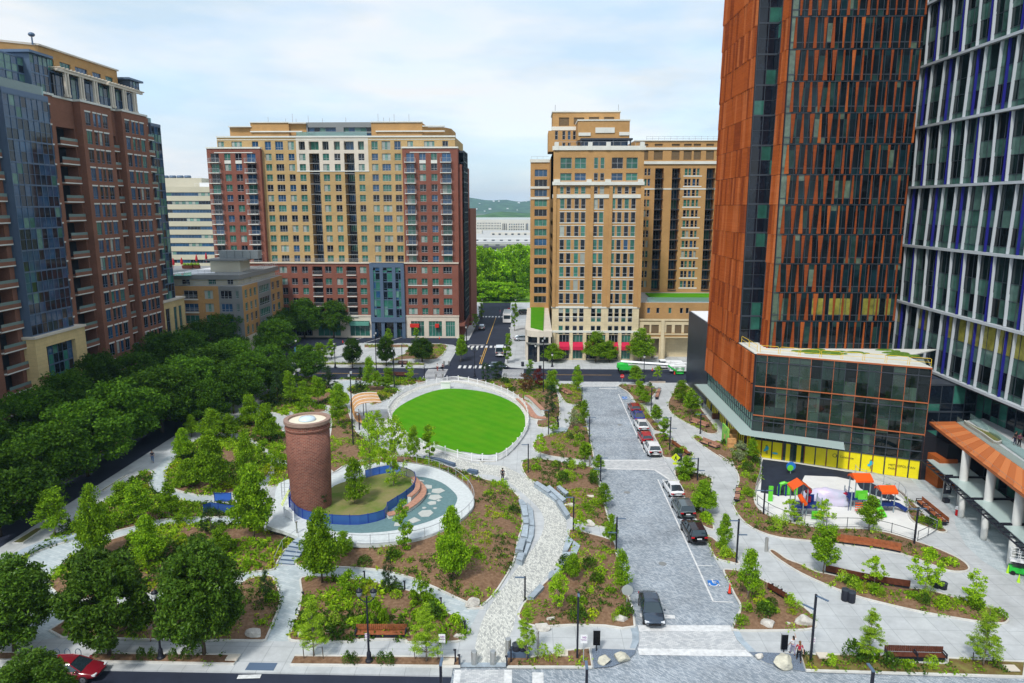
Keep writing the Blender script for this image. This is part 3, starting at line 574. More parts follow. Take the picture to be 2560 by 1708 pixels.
def facade(mb, side, c, u0, u1, z0, z1, holes, mi=0, zone=None, depth=.3, back=None, reveal=None):
 """wall in plane y=c (S) or x=c (E, W) with real openings; holes = (u0,u1,z0,z1[,depth]); zone(u,z)->material index"""
 def pt(u, z, d):
  if side == 'S': return (u, c+d, z)
  if side == 'E': return (c-d, u, z)
  return (c+d, u, z)
 us = sorted({round(u0,3), round(u1,3), *[round(min(max(h[i],u0),u1),3) for h in holes for i in (0,1)]})
 zs = sorted({round(z0,3), round(z1,3), *[round(min(max(h[i],z0),z1),3) for h in holes for i in (2,3)], *( [zz for zz in (zone[1] if zone else []) if z0 < zz < z1])})
 if zone: us = sorted(set(us) | {round(x,3) for x in zone[2] if u0 < x < u1})
 flip = (side == 'W')
 def face(a, b, z_a, z_b, m):
  q = [pt(a, z_a,0), pt(b, z_a,0), pt(b, z_b,0), pt(a, z_b,0)]
  mb.quad(*(q[::-1] if flip else q), m)
 for j in range(len(zs)-1):
  zm = (zs[j]+zs[j+1])/2; run = None
  for i in range(len(us)-1):
   um = (us[i]+us[i+1])/2; inh = any(h[0] < um < h[1] and h[2] < zm < h[3] for h in holes)
   m = None if inh else (zone[0](um, zm) if zone else mi)
   if run and run[2] == m: run[1] = us[i+1]
   else:
    if run and run[2] is not None: face(run[0], run[1], zs[j], zs[j+1], run[2])
    run = [us[i], us[i+1], m]
  if run and run[2] is not None: face(run[0], run[1], zs[j], zs[j+1], run[2])
 for h in holes:
  a, b, lo, hi = h[:4]; d = h[4] if len(h) > 4 else depth; m = (zone[0]((a+b)/2, lo-.05) if zone else mi) if reveal is None else reveal
  P = [pt(a,lo,0),pt(b,lo,0),pt(b,hi,0),pt(a,hi,0)]; Q = [pt(a,lo,d),pt(b,lo,d),pt(b,hi,d),pt(a,hi,d)]
  for k in range(4):
   q = [P[k], Q[k], Q[(k+1) % 4], P[(k+1) % 4]]; mb.quad(*(q[::-1] if flip else q), m)
  if len(h) > 4:
   q = Q if back is not None else Q
   mb.quad(*(Q[::-1] if flip else Q), back if back is not None else m)
def wpos(side, c, a, b, lo, d):
 if side == 'S': return (a, c+d, lo),0.0
 if side == 'E': return (c-d, a, lo), PI/2
 return (c+d, b, lo),-PI/2
def put_windows(B, side, c, holes, style, weights, d=.22):
 for h in holes:
  P, r = wpos(side, c, h[0], h[1], h[2], d); B.win(P, r, h[1]-h[0], h[3]-h[2], style, weights, d)
def shell(mb, x0, x1, y0, y1, z0, z1, skip='', mi=0, roof=1):
 if 'S' not in skip: mb.quad((x0,y0,z0),(x1,y0,z0),(x1,y0,z1),(x0,y0,z1), mi)
 if 'E' not in skip: mb.quad((x1,y0,z0),(x1,y1,z0),(x1,y1,z1),(x1,y0,z1), mi)
 if 'N' not in skip: mb.quad((x1,y1,z0),(x0,y1,z0),(x0,y1,z1),(x1,y1,z1), mi)
 if 'W' not in skip: mb.quad((x0,y1,z0),(x0,y0,z0),(x0,y0,z1),(x0,y1,z1), mi)
 mb.quad((x0,y0,z1),(x1,y0,z1),(x1,y1,z1),(x0,y1,z1), roof)
def balcony_mesh(w, d, railm, slabm, h=1.05, bars=True, solid=False):
 mb = MB(); mb.bx(0, w,-d,0,-.18,0,1)
 if solid: mb.bx(0, w,-d,-d+.1,0, h*.55,2); mb.bx(0, w,-d+.02,-d+.06, h*.55, h,3)
 else:
  mb.bx(0, w,-d,-d+.05, h-.06, h); mb.bx(0, .05,-d,0, h-.06, h); mb.bx(w-.05, w,-d,0, h-.06, h)
  n = int(w/.28)
  for i in range(n+1): x = .02+(w-.06)*i/n; mb.bx(x, x+.03,-d+.01,-d+.04,0, h-.06)
  for i in range(1, int(d/.28)): mb.bx(0, .03,-d*i/int(d/.28)-.015,-d*i/int(d/.28)+.015,0, h-.06); mb.bx(w-.03, w,-d*i/int(d/.28)-.015,-d*i/int(d/.28)+.015,0, h-.06)
 return mb.mesh('balcony', [railm, slabm, M_BRICK, glassmat('balcony glass',(.55,.8,.78), .35)])
# ------------------------------------------------------------ A: brick apartment block on the left (its long side faces the park)
XA = -78.0
A = Bld('apartment_building', 'tall red brown brick apartment building with blue glass bay along the left street',(XA-8,120,0), M_FRAMEB)
mb = MB(); FL = 3.155; TOP = 51.2
rows = [TOP - FL*i for i in range(16)]
# flat wall pieces: (y0, y1, x plane, window columns, balcony recesses)
wb = []
def seg(y0, y1, x, cols, z0=0, z1=52.7, rec=None, wts=(5,1,4,.5), hh=2.25, nc=1):
 holes = []; rh = []
 for t in rows:
  if t-2.4 < z0 or t > z1: continue
  for a, b in cols: holes.append((a, b, t-hh, t))
  if rec and t < TOP-1.5: rh.append((rec[0], rec[1], t-2.75+.05, t+.05,1.9))
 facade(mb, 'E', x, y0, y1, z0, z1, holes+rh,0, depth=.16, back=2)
 for a, b in cols:
  sel = [h for h in holes if abs(h[0]-a) < .01]; put_windows(A, 'E', x, sel,(2 if b-a > 1.1 else 1, .22), wts, .1)
 for h in holes: mb2s.bx(x-.05, x+.07, h[0]-.1, h[1]+.1, h[3]-.02, h[3]+.22)      # pale lintels
 for h in rh: wb.append((x, h[0], h[1], h[2]))
mb2s = MB()
P4 = lambda a, b: [(a, a+1.45),(a+(b-a)*.34, a+(b-a)*.34+.95),(a+(b-a)*.55, a+(b-a)*.55+.95),(b-1.45, b)]
seg(60,86, XA, P4(70,76)+P4(78,84), hh=2.25)
seg(86,96, XA, [(87,88.4),(94,95.3)], rec=(89,93.4))
seg(96,105.4, XA, [(96.7,98.1)], rec=(100.6,104.4))
seg(115.6,118.9, XA, [(116.5,118.0)])
seg(118.9,125.3, XA-.8, [], rec=(120.2,125.0), z1=53.0)
seg(125.3,134.4, XA+.5, P4(126.4,133.0))
seg(134.4,137.8, XA-.8, [], rec=(134.8,137.4), z1=53.0)
seg(137.8,146.8, XA+.5, P4(138.7,145.4))
seg(146.8,149.4, XA-.6, [(147.6,148.9)], z0=15)
for y, xa, xb in ((118.9,XA-.8,XA),(125.3,XA-.8,XA+.5),(134.4,XA-.8,XA+.5),(137.8,XA-.8,XA+.5),(146.8,XA-.6,XA+.5)): mb.quad((xa,y,0),(xb,y,0),(xb,y,53),(xa,y,53),0)
mb.quad((XA-20,60,0),(XA,60,0),(XA,60,53),(XA-20,60,53),0)
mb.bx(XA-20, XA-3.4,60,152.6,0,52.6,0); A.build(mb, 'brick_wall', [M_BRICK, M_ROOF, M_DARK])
A.build(mb2s, 'lintel', M_WBAND).__setitem__('kind', 'stuff')
mb = MB()
for y0, y1, x in ((60,105.4,XA),(115.6,119,XA),(118.9,125.3,XA-.8),(125.3,134.4,XA+.5),(134.4,137.8,XA-.8),(137.8,146.8,XA+.5)): mb.bx(x-1.4, x+.18, y0-.1, y1+.1,52.7,53.05)
A.build(mb, 'cornice', M_WBAND)
bm_ = balcony_mesh(4.6, .55, M_BLACK, M_WBAND, solid=True); bm2 = balcony_mesh(2.7, .55, M_BLACK, M_WBAND, solid=True)
A.copyparts('balcony', bm_, [((x, a, z), PI/2) for x, a, b, z in wb if b-a > 3]); A.copyparts('balcony', bm2, [((x, a, z), PI/2) for x, a, b, z in wb if b-a <= 3])
A.copyparts('balcony', balcony_mesh(2.2, .9, M_BLACK, M_WBAND, solid=True), [((XA-.6,147.2, t-2.75), PI/2) for t in rows if t > 18])
def curtain(B, side, c, u0, u1, z0, z1, du, dz, name='glass_bay', gw=(4,1,5,1), frame=None, sill=.5, depth=1.0, ends=True):
 """curtain wall: a grid of mullions with panes of differing glass"""
 mb = MB(); nu = max(1, round((u1-u0)/du)); nz = max(1, round((z1-z0)/dz)); rr = random.Random(int(u0*7+z0))
 def bxx(a, b, d0, d1, lo, hi, m=0):
  if side == 'S': mb.bx(a, b, c+d0, c+d1, lo, hi, m)
  elif side == 'E': mb.bx(c-d1, c-d0, a, b, lo, hi, m)
  else: mb.bx(c+d0, c+d1, a, b, lo, hi, m)
 for i in range(nu+1): u = u0+(u1-u0)*i/nu; bxx(u-.04, u+.04,-.08, .04, z0, z1)
 for j in range(nz+1):
  z = z0+(z1-z0)*j/nz; bxx(u0, u1,-.06, .05, z-.12, z+.12)
  if j < nz and sill: bxx(u0, u1,-.03, .05, z+(z1-z0)/nz*sill-.03, z+(z1-z0)/nz*sill+.03)
 for j in range(nz):
  for i in range(nu):
   a, b = u0+(u1-u0)*i/nu, u0+(u1-u0)*(i+1)/nu; lo, hi = z0+(z1-z0)*j/nz, z0+(z1-z0)*(j+1)/nz; sp = lo+(hi-lo)*(sill or 0)
   for q0, q1, g_ in ((lo, sp, rr.choices(range(4), gw)[0]),(sp, hi, rr.choices(range(4), gw)[0])):
    if q1-q0 < .05: continue
    if side == 'S': mb.quad((a,c,q0),(b,c,q0),(b,c,q1),(a,c,q1),1+g_)
    elif side == 'E': mb.quad((c,a,q0),(c,b,q0),(c,b,q1),(c,a,q1),1+g_)
    else: mb.quad((c,b,q0),(c,a,q0),(c,a,q1),(c,b,q1),1+g_)
 if ends:
  if side == 'E': mb.bx(c-depth, c-.06, u0, u1, z0-.1, z1+.05,0)
  elif side == 'S': mb.bx(u0, u1, c+.06, c+depth, z0-.1, z1+.05,0)
  else: mb.bx(c+.06, c+depth, u0, u1, z0-.1, z1+.05,0)
 return B.build(mb, name, [frame or B.frame]+GLS)
curtain(A, 'E', XA+1.3,105.6,115.6,15.4,51.3,1.25, FL, depth=2.4, frame=M_SLATE, gw=(6,.5,7,.6))
mb = MB(); mb.bx(XA-1, XA+1.4,105.5,115.7,51.3,52.1); A.build(mb, 'bay_roof', M_SLATE)
curtain(A, 'E', XA-.2,149.4,153.2,15.4,51.4,1.2, FL, depth=6, frame=M_SLATE, gw=(5,3,3,1))
mb = MB(); mb.bx(XA-6, XA-.1,149.3,153.3,51.4,51.9); A.build(mb, 'bay_roof', M_SLATE)
mb = MB(); mb.bx(XA-2.0, XA-1.96,149.4,153.2,51.9,53.2); A.build(mb, 'roof_glass_screen', glassmat('balcony glass',(.55,.8,.78), .35))
# limestone portal below the bay, limestone end pavilion
mb = MB(); x = XA+1.9
facade(mb, 'E', x,105.2,117.6,1.0,15.0, [(107.6,114.8,3.6,13.4)],0, depth=.9)
mb.bx(XA-.6, x-.9,105.3,117.5,1,14.9); mb.quad((XA-1,105.2,0),(x,105.2,0),(x,105.2,15),(XA-1,105.2,15)); mb.quad((XA-1,117.6,0),(x,117.6,0),(x,117.6,15),(XA-1,117.6,15))
mb.bx(XA-.4, x+.2,105.0,117.8,15.0,15.35,1); mb.bx(x-.9, x+.25,107.2,115.2,3.2,3.6,1)
for zz in (6.0,8.4): mb.bx(x-.02, x+.02,105.2,107.4, zz, zz+.5,2); mb.bx(x-.02, x+.02,115.2,117.6, zz, zz+.5,2)
A.build(mb, 'stone_portal', [M_YST, M_WHST, M_BRICK])
curtain(A, 'E', x-.75,107.6,114.8,3.6,13.4,1.2,3.25, name='portal_window', depth=.3, frame=M_SLATE, gw=(5,4,2,1), ends=False)
mb = MB(); x = XA+.4; hol = [(a, b, lo, hi) for a, b in ((147.6,149.4),(151,152.4),(153.2,154.6)) for lo, hi in ((8.0,13.6),(4.2,7.0))]
facade(mb, 'E', x,146.8,156,1.0,15.0, hol,0, depth=.3); mb.quad((XA-10,156,0),(x,156,0),(x,156,15),(XA-10,156,15)); mb.bx(XA-10, x-.35,147,155.8,0,14.9)
mb.quad((x,146.8,1),(XA-.5,146.8,1),(XA-.5,146.8,15),(x,146.8,15)); mb.bx(XA-10, x+.25,146.6,156.2,15.0,15.4,1); A.build(mb, 'stone_pavilion', [M_YST, M_WHST])
put_windows(A, 'E', x, hol,(2, .5),(5,2,3,1))
mb = MB()
for y in (60,70,80,90,100,119,127,137): mb.bx(XA-.1, XA+.05, y+1, y+7, .2,3.4)
A.build(mb, 'shopfront', M_GD)
# crown: penthouse, loggia with white posts, dark glass cubes
mb = MB(); hol = [(120.6,122.8),(124.3,127.2),(128.4,131.9),(133.4,136.0),(137.4,139.8)]
hol = [(a, b,55.4,59.0) for a, b in hol]; facade(mb, 'E', XA-1.6,119.2,141.4,53,60.5, hol,0, depth=.3)
mb.quad((XA-16,141.4,53),(XA-1.6,141.4,53),(XA-1.6,141.4,60.5),(XA-16,141.4,60.5));
mb.quad((XA-30,104,53),(XA-1.6-9,119.2,53),(XA-1.6-9,119.2,60.4),(XA-30,104,60.4)); mb.quad((XA-1.6,119.2,53),(XA-1.6,119.2,60.5),(XA-9,114,60.5),(XA-9,114,53))
facade(mb, 'S',114, XA-40, XA-9,53,60.5, [(XA-38,XA-11,54.5,58.3)],0, depth=.3)
mb.quad((XA-40,114,60.5),(XA-9,114,60.5),(XA-1.6,119.2,60.5),(XA-1.6,141.4,60.5)) ; mb.quad((XA-40,114,60.5),(XA-1.6,141.4,60.5),(XA-16,141.4,60.5),(XA-40,141.4,60.5))
A.build(mb, 'penthouse_wall', [M_TAN2]); put_windows(A, 'E', XA-1.6, hol,(3, .3),(1,3,4,1))
curtain(A, 'S',114.25, XA-38, XA-11,54.5,58.3,1.6,3.8, name='penthouse_window', depth=.3, gw=(1,2,5,4), ends=False, frame=M_SLATE)
mb = MB(); mb.bx(XA-40, XA-8.6,113.7,114.3,60.5,60.75); mb.bx(XA-1.9, XA-1.3,119,141.6,60.5,60.75); mb.add([(XA-9,113.7,60.5),(XA-8.8,114,60.5),(XA-1.4,119.2,60.5),(XA-1.9,119.3,60.5),(XA-9,113.7,60.78),(XA-8.8,114,60.78),(XA-1.4,119.2,60.78),(XA-1.9,119.3,60.78)], [(4,5,6,7),(1,2,6,5),(0,1,5,4)]); A.build(mb, 'parapet_cap', M_WHST)
curtain(A, 'E', XA-1.3,119.5,146.4,53,56.9,1.35,4.0, name='loggia_window', depth=.15, gw=(3,1,6,1), frame=M_SLATE)
mb = MB()
for y in (122.6,123.3,126.6,127.3,130.6,131.3,135.8,136.5,139.8,140.5,143.4,144.1): mb.box((XA+.1, y,55.0),(.36, .36,4.0)); mb.box((XA+.1, y,53.25),(.5, .5, .4))
mb.bx(XA-.1, XA+.35,120.5,134,56.9,57.3); mb.bx(XA-2.2, XA+.5,122.2,134.4,57.3,57.5); mb.bx(XA-.1, XA+.35,134.8,146.5,56.9,57.3); mb.bx(XA-2.2, XA+.5,134.9,146.9,57.3,57.5)
for y in np.arange(121,146,1.0): mb.bx(XA-2.2, XA+.6, y, y+.12,57.5,57.62)
A.build(mb, 'loggia_pergola', M_WHST)
curtain(A, 'E', XA+.1,114.2,118.4,52.8,58.4,1.05,2.8, name='corner_glass_cube', depth=4, gw=(3,2,5,1), frame=M_SLATE)
mb = MB(); mb.bx(XA-4.4, XA+.7,113.6,119.2,58.4,58.8); A.build(mb, 'cube_roof', M_SLATE)
curtain(A, 'E', XA-.4,143.5,146.6,57.6,59.2, .9,1.6, name='corner_glass_cube', depth=3, gw=(2,2,5,3), frame=M_SLATE)
mb = MB(); mb.bx(XA-4.4, XA+.2,142.2,147.4,59.2,59.55); A.build(mb, 'cube_roof', M_SLATE)
curtain(A, 'E', XA-.9,98,114.2,52.8,57.6,1.3,2.4, name='upper_glass_gallery', depth=5, gw=(1,1,6,4), frame=M_SLATE)
mb = MB(); mb.bx(XA+.9, XA+.94,104,115.4,52.1,53.5); A.build(mb, 'roof_glass_screen', glassmat('balcony glass',(.55,.8,.78), .35))
mb = MB(); mb.tube([(XA-2,118.6,60.5),(XA-2,118.6,61.6)], .12); mb.sphere((XA-2,118.6,62.0),(.5,.5,.35)); A.build(mb, 'satellite_dish', M_SLATE)
A.finish()
# ------------------------------------------------------------ B: pale office block with strip windows, behind on the left
B = Bld('office_building', 'pale cream office block with long strip windows behind the brick buildings',(-135,270,0), M_FRAMEB)
mb = MB(); z1 = 42.1; hol = [(-170,-102, z1-2.0-3.03*i-1.25, z1-2.0-3.03*i) for i in range(12)]
facade(mb, 'S',260,-170,-101,0, z1, hol,0, depth=.3); shell(mb,-170,-101,260,290,0, z1, 'S')
B.build(mb, 'wall', [M_CREAM, M_ROOF])
for h in hol:
 for i in range(14): a = -170+i*4.9; B.win((a,260.25, h[2]),0,4.9,1.25,(4,0),(3,1,5,2),0)
mb = MB(); mb.bx(-160,-122,266,284,42.1,45.4); mb.bx(-121,-113,262,270,42.1,43.6,1)
for i in range(6): mb.lathe([(1.1,0),(1.3,.4),(1.1,1.0)],10,(-142+i*2.8,268,45.4),2)
B.build(mb, 'rooftop_plant', [M_CREAM, M_WHITE, M_SLATE])
mb = MB()
for i in range(12): mb.bx(-122+i*1.5,-121.95+i*1.5,260.4,260.45,42.1,43.3)
mb.bx(-122,-104,260.4,260.45,43.25,43.3); B.build(mb, 'roof_railing', M_WHITE); B.finish()
# ------------------------------------------------------------ C: low tan block with rooftop pool
C_ = Bld('apartment_building', 'low tan and grey apartment building with a rooftop pool',(-80,172,0), M_FRAMEL)
YC, XC = 160.0,-66.0; mb = MB(); hol = []; tr = [16.2,13.2,10.5,7.65]; cols = [(-79.6,-76.4),(-74.8,-72.8),(-71.1,-68.5)]
for t in tr:
 for a, b in cols: hol.append((a, b, t-1.95, t))
for t in tr: hol.append((-67.6,-66.9,t-1.9,t))
zfn = lambda u, z: 2 if z < 5.4 else (1 if u > -71.5 else 0)
facade(mb, 'S', YC,-98, XC,0,17.2, hol+[(-97,-95,12,14)], zone=(zfn, [5.4], [-71.5]), depth=.3)
put_windows(C_, 'S', YC, hol,(3, .25),(3,5,1,2))
hol2 = []
for t in tr:
 for a, b in ((161.3,162.9),(164.2,165.6),(166.8,168.4),(170.2,177.0),(178.6,180.6),(182.2,184.4)): hol2.append((a, b, t-1.95, t))
z2 = lambda u, z: 2 if z < 5.4 else (1 if 169.3 < u < 177.9 else 0)
facade(mb, 'E', XC, YC,186.5,0,17.2, hol2, zone=(z2, [5.4], [169.3,177.9]), depth=.3)
put_windows(C_, 'E', XC, [h for h in hol2 if h[1]-h[0] < 3],(2, .25),(3,5,1,2)); put_windows(C_, 'E', XC, [h for h in hol2 if h[1]-h[0] > 3],(6, .25),(3,5,1,2))
shell(mb,-98, XC, YC,186.5,0,17.2, 'SE',0,3)
for i in range(4): mb.bx(-81+i*4.1,-78.4+i*4.1,YC-.02,YC+.05,.3,4.0,4)
C_.build(mb, 'wall', [M_TAN2, M_GREYP, M_WHST, M_ROOF, M_DARK])
mb = MB(); h3 = [(-80.8,-78.9,17.3,18.5),(-74.6,-72.8,17.3,18.5),(-70.2,-68.8,17.3,18.5)]
facade(mb, 'S', YC+2,-97, XC-1.6,17.2,18.6, h3,0); facade(mb, 'E', XC-1.6, YC+2,186,17.2,18.6, [(163.5,165.5,17.3,18.5),(167.5,169.5,17.3,18.5)],0); put_windows(C_, 'S', YC+2, h3,(2,0),(4,3,1,1))
mb.bx(-97, XC-1.8, YC+2.3,185.8,17.2,18.5); C_.build(mb, 'top_storey_wall', M_CREAM)
mb = MB(); mb.bx(-97.5, XC-.9, YC+1.2,186.8,18.6,19.6); C_.build(mb, 'roof_slab', M_GREYP)
mb = MB(); mb.prism(gp('E4', [(60,362),(720,325),(720,250),(450,285),(160,330),(60,345)],19.7),19.6,19.7); C_.build(mb, 'pool_terrace', M_WHITE)
mb = MB(); mb.prism(gp('E4', [(100,361),(408,360),(410,318),(330,325),(100,352)],19.76),19.68,19.76); C_.build(mb, 'swimming_pool', pm('pool water',(.05,.55,.50), rough=.1))
mb = MB(); mb.bx(-77.0,-69.8,YC+9,YC+15,19.6,22.3); mb.bx(-78.0,-68.6,YC+8.4,YC+16,22.3,22.65,1); C_.build(mb, 'roof_pavilion', [M_CREAM, M_GREYP])
mb = MB()
for i in range(5): mb.bx(-75.5+i*1.9,-73.7+i*1.9,YC+11,YC+13.5,22.65,24.6)
C_.build(mb, 'air_handler', pm('ribbed steel',(.25,.28,.29), rough=.5, var=(6,.3)))
def rail(mb, pts, z0, h, r=.03, n=None, posts=1.5, mids=0):
 for i in range(len(pts)-1):
  a, b = pts[i], pts[i+1]; L_ = math.hypot(b[0]-a[0], b[1]-a[1]); k = max(1, int(L_/posts))
  for zz in [h]+[h*(m+1)/(mids+1) for m in range(mids)]: mb.tube([(*a, z0+zz),(*b, z0+zz)], r,4, cap=False)
  for j in range(k): mb.tube([(a[0]+(b[0]-a[0])*j/k, a[1]+(b[1]-a[1])*j/k, z0),(a[0]+(b[0]-a[0])*j/k, a[1]+(b[1]-a[1])*j/k, z0+h)], r,4, cap=False)
mb = MB(); rail(mb, [(-97,YC+1.4),(XC-1.1,YC+1.4),(XC-1.1,186)],19.6,1.1, mids=2); rail(mb, [(-97,YC+.1),(XC-.1,YC+.1),(XC-.1,186)],17.2,1.0, mids=1); C_.build(mb, 'railing', M_FRAMEL)
bb = balcony_mesh(3.4, .5, M_FRAMEL, M_WBAND); C_.copyparts('balcony', bb, [((-79.7, YC,14.2),0),((-79.7, YC,11.2),0)])
for i,(x, y) in enumerate(gp('E4', [(180,270),(290,262),(482,215),(608,188)],19.7)):
 mbp = MB(); mbp.tube([(0,0,0),(0,0,2.6)], .05); mbp.lathe([(.28,.9),(.34,1.5),(.12,2.5),(.02,2.7)],10)
 tag(mbp.build('closed_parasol', pm('red canvas',(.45,.02,.03), rough=.8), loc=(x, y,19.7)), ['closed red parasol beside the rooftop pool, leftmost, nearest the brick building','closed red parasol at the left planter of the pool terrace','closed red parasol between planter and pavilion on the pool terrace','closed red parasol nearest the roof pavilion, rightmost'][i], 'parasol', 'closed red parasols by the rooftop pool')
for kx_,(x, y) in enumerate(gp('E4', [(365,270),(460,268)],19.7)):
 t = thing('planter',('dark planter box on the pool terrace, left one' if not kx_ else 'dark planter box on the pool terrace, right one'), 'planter',(x, y,19.7),0, 'planters on the pool roof')
 mbp = MB(); mbp.bx(-1.2,1.2,-.4,.4,0,.8); mbp.build('box', M_WOODD, t)
 mbp = MB(); [mbp.sphere((dx,0,1.05),(.45,.4,.4),0,5) for dx in (-.8,0, .8)]; mbp.build('foliage', pm('yellow green shrub',(.16,.26,.02), var=(6,.4)), t)
C_.finish()
# ------------------------------------------------------------ D: the wide apartment block in the middle
YD = 192.0
D_ = Bld('apartment_building', 'wide gold and red brick apartment building with two dark balcony slots',(-52,200,0), M_FRAMEL)
def dx(k, x, y=600, Y=YD): return aY(k, x, y, Y)[0]
def dz(k, y, x=600, Y=YD): return aY(k, x, y, Y)[1]
R0 = [dz('E1', y) for y in (445,563,690,808,932,1058,1178,1300,1418,1540)]; st_ = (R0[0]-R0[-1])/9; rD = [R0[0]-st_*i for i in range(11)]
HW = st_*.66
yel = [(dx('E1',a,470), dx('E1',b,470), n) for a, b, n in ((755,828,2),(877,972,3),(1030,1103,2))] + [(dx('E2',a,470), dx('E2',b,470), n) for a, b, n in ((410,487,2),(533,637,3),(684,760,2))]
wht = [(dx('E1',a,470), dx('E1',b,470),2) for a, b in ((1158,1232),(1440,1515),(1578,1650))] + [(dx('E2',250,470), dx('E2',322,470),2)]
redc = [(dx('E1',a,470), dx('E1',b,470),2) for a, b in ((285,360),(416,492))] + [(dx('E2',a,470), dx('E2',b,470),2) for a, b in ((988,1064),(1126,1200))]
bal = [(dx('E1',a,470), dx('E1',b,470)) for a, b in ((125,222),(553,658))] + [(dx('E2',a,470), dx('E2',b,470)) for a, b in ((832,928),(1257,1364))]
slot = [(dx('E1',1277,470), dx('E1',1397,470)),(dx('E2',80,470), dx('E2',200,470))]
xl, xr = dx('A4',93,235), dx('A4',1735,240); xm0, xm1 = dx('A4',442,235), dx('A4',1372,235)
w0, w1 = dx('A4',665,165), dx('A4',1140,165); zr = dz('A4',240,300); zy = dz('A4',165,300); zp = dz('A4',985,800); zs_ = dz('A4',1322,1050)
zwb = dz('A4',385,700)
rP = [dz('E3', y,1200) for y in (188,310,410,515,615)]
mb = MB(); YY = YD+1.4        # golden centre a little set back
hol = []; up = []
for c0, c1, n in yel+wht:
 for t in rD: hol.append((c0, c1, t-HW, t, n))
tt = dz('E1',297);
for c0, c1, n in yel: up.append((c0, c1, tt-HW*1.25, tt, n))
for a, b in ((182,255),(345,470),(590,665)): up.append((dx('E1',a,297), dx('E1',b,297), zr+.2, tt,2 if b-a < 100 else 4))
for a, b in ((835,905),(1035,1160),(1255,1325)): up.append((dx('E2',a,297), dx('E2',b,297), zr+.2, tt,2 if b-a < 100 else 4))
lod = [(a+.0, b, tt-HW*1.25, tt-.05,1.0) for a, b, n in wht] + [(a, b, tt-HW*1.25, tt-.05,1.4) for a, b in slot]
slots = [(a, b, zp, rD[0]+.05,3.0) for a, b in slot]
zf = lambda u, z: 1 if (w0 < u < w1 and z > zwb) else 0
H4 = [h[:4] for h in hol] + [h[:4] for h in up]
xa, xb = dx('A4',145,155), dx('A4',1715,200)
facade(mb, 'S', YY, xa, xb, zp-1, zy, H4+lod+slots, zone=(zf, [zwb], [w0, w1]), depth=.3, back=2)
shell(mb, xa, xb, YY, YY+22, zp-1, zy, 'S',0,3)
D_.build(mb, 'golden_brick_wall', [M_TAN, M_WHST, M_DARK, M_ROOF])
for h in hol+up: D_.win((h[0], YY+.22, h[2]),0, h[1]-h[0], h[3]-h[2],(h[4], .28),(4,5,1,2) if h[2] < 42 else (2,2,4,4),0)
for a, b, lo, hi, d in lod: D_.win((a+.2, YY+d-.1, lo),0, b-a-.4, hi-lo,(2,0),(5,1,4,1),0)
for a, b in slot:
 for t in rD: D_.win((a+.4, YY+2.9, t-HW),0, b-a-.8, HW,(3,0),(5,1,3,0),0)
for x0, x1, cs, bs in ((xl, xm0, redc[:2], bal[:2]),(xm1, xr, redc[2:], bal[2:])):
 hh = []
 for t in rD:
  for c in cs: hh.append((c[0], c[1], t-HW, t))
  for a, b in bs: hh.append((a, b, t-st_*.86, t))
 mb = MB(); facade(mb, 'S', YD, x0, x1, zp-1, zr, hh,0, depth=.35); shell(mb, x0, x1, YD, YD+20, zp-1, zr, 'S',0,1)
 for h in hh: D_.win((h[0], YD+.25, h[2]),0, h[1]-h[0], h[3]-h[2],(2, .28 if h[1]-h[0] < 1.9 else 0),(4,4,2,1) if h[2] < 42 else (2,2,5,3),0)
 for c in cs:
  mb.bx(c[0], c[1], YD-.03, YD+.1, rD[1]+.05, rD[0]-HW-.05,2)
 D_.build(mb, 'red_brick_wall', [M_BRICK2, M_ROOF, M_WBAND])
mb = MB()
for x0, x1 in ((xl, xm0),(xm1, xr)): mb.bx(x0-.15, x1+.15, YD-.2, YD+1, zr, zr+.4)
mb.bx(xa-.15, xb+.15, YY-.2, YY+.6, zy, zy+.4); mb.bx(xa, xb, YY-.06, YY+.06, tt+.35, tt+.5); mb.bx(w0-.1,w1+.1,YY-.12,YY+.1,zwb-.15,zwb+.1)
for x0, x1 in ((xl, xm0),(xm1, xr)): mb.bx(x0+2, x1-2, YD-.05, YD+.1, rD[0]+.1, rD[0]+.3)
D_.build(mb, 'cornice', M_WBAND)
pb = [((a-.35, YD, t-st_*.86),0) for a, b in bal for t in rD]; D_.copyparts('balcony', balcony_mesh(bal[0][1]-bal[0][0]+.7,1.3, M_FRAMEL, M_WBAND), pb)
D_.copyparts('balcony', balcony_mesh(slot[0][1]-slot[0][0], .3, M_DARKF, M_GREYP), [((a, YY+.2, t-st_*.9),0) for a, b in slot for t in rD])
mb = MB()   # brick base storeys in front
xp0, xp1 = dx('E3',195,200), dx('E3',2110,200); YP = YD-2.6
def px(a): return aY('E3', a,230, YP)[0]
hp = []; gl0, gl1 = px(1195), px(1555)
for a, b in ((243,325),(370,432),(482,545),(725,790),(843,910),(1088,1158),(1590,1685),(1735,1797),(1848,1915),(1963,2055)):
 for t in rP: hp.append((px(a), px(b), t-1.75, t))
hs = [(px(a), px(b), t-2.2, t,1.5) for a, b in ((592,695),(948,1052)) for t in rP]
xq = xl+3; shops = [(px(a), px(b), .4, zs_-1.4) for a, b in ((-500,-300),(-250,-60),(0,200),(320,560),(620,860),(960,1172),(1610,1750),(1800,1940),(1980,2080))]
zf = lambda u, z: 1 if z < zs_ else 0
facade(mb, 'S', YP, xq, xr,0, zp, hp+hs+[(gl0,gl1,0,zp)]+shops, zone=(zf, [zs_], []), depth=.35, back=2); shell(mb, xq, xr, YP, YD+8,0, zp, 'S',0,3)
for a, b in ((1590,1797),(1848,2055)): mb.bx(px(a), px(b), YP-.08, YP+.1, rP[1]-1.95, rP[1]-1.75,4)
D_.build(mb, 'base_wall', [M_BRICK2, M_WHST, M_DARK, M_ROOF, M_WBAND])
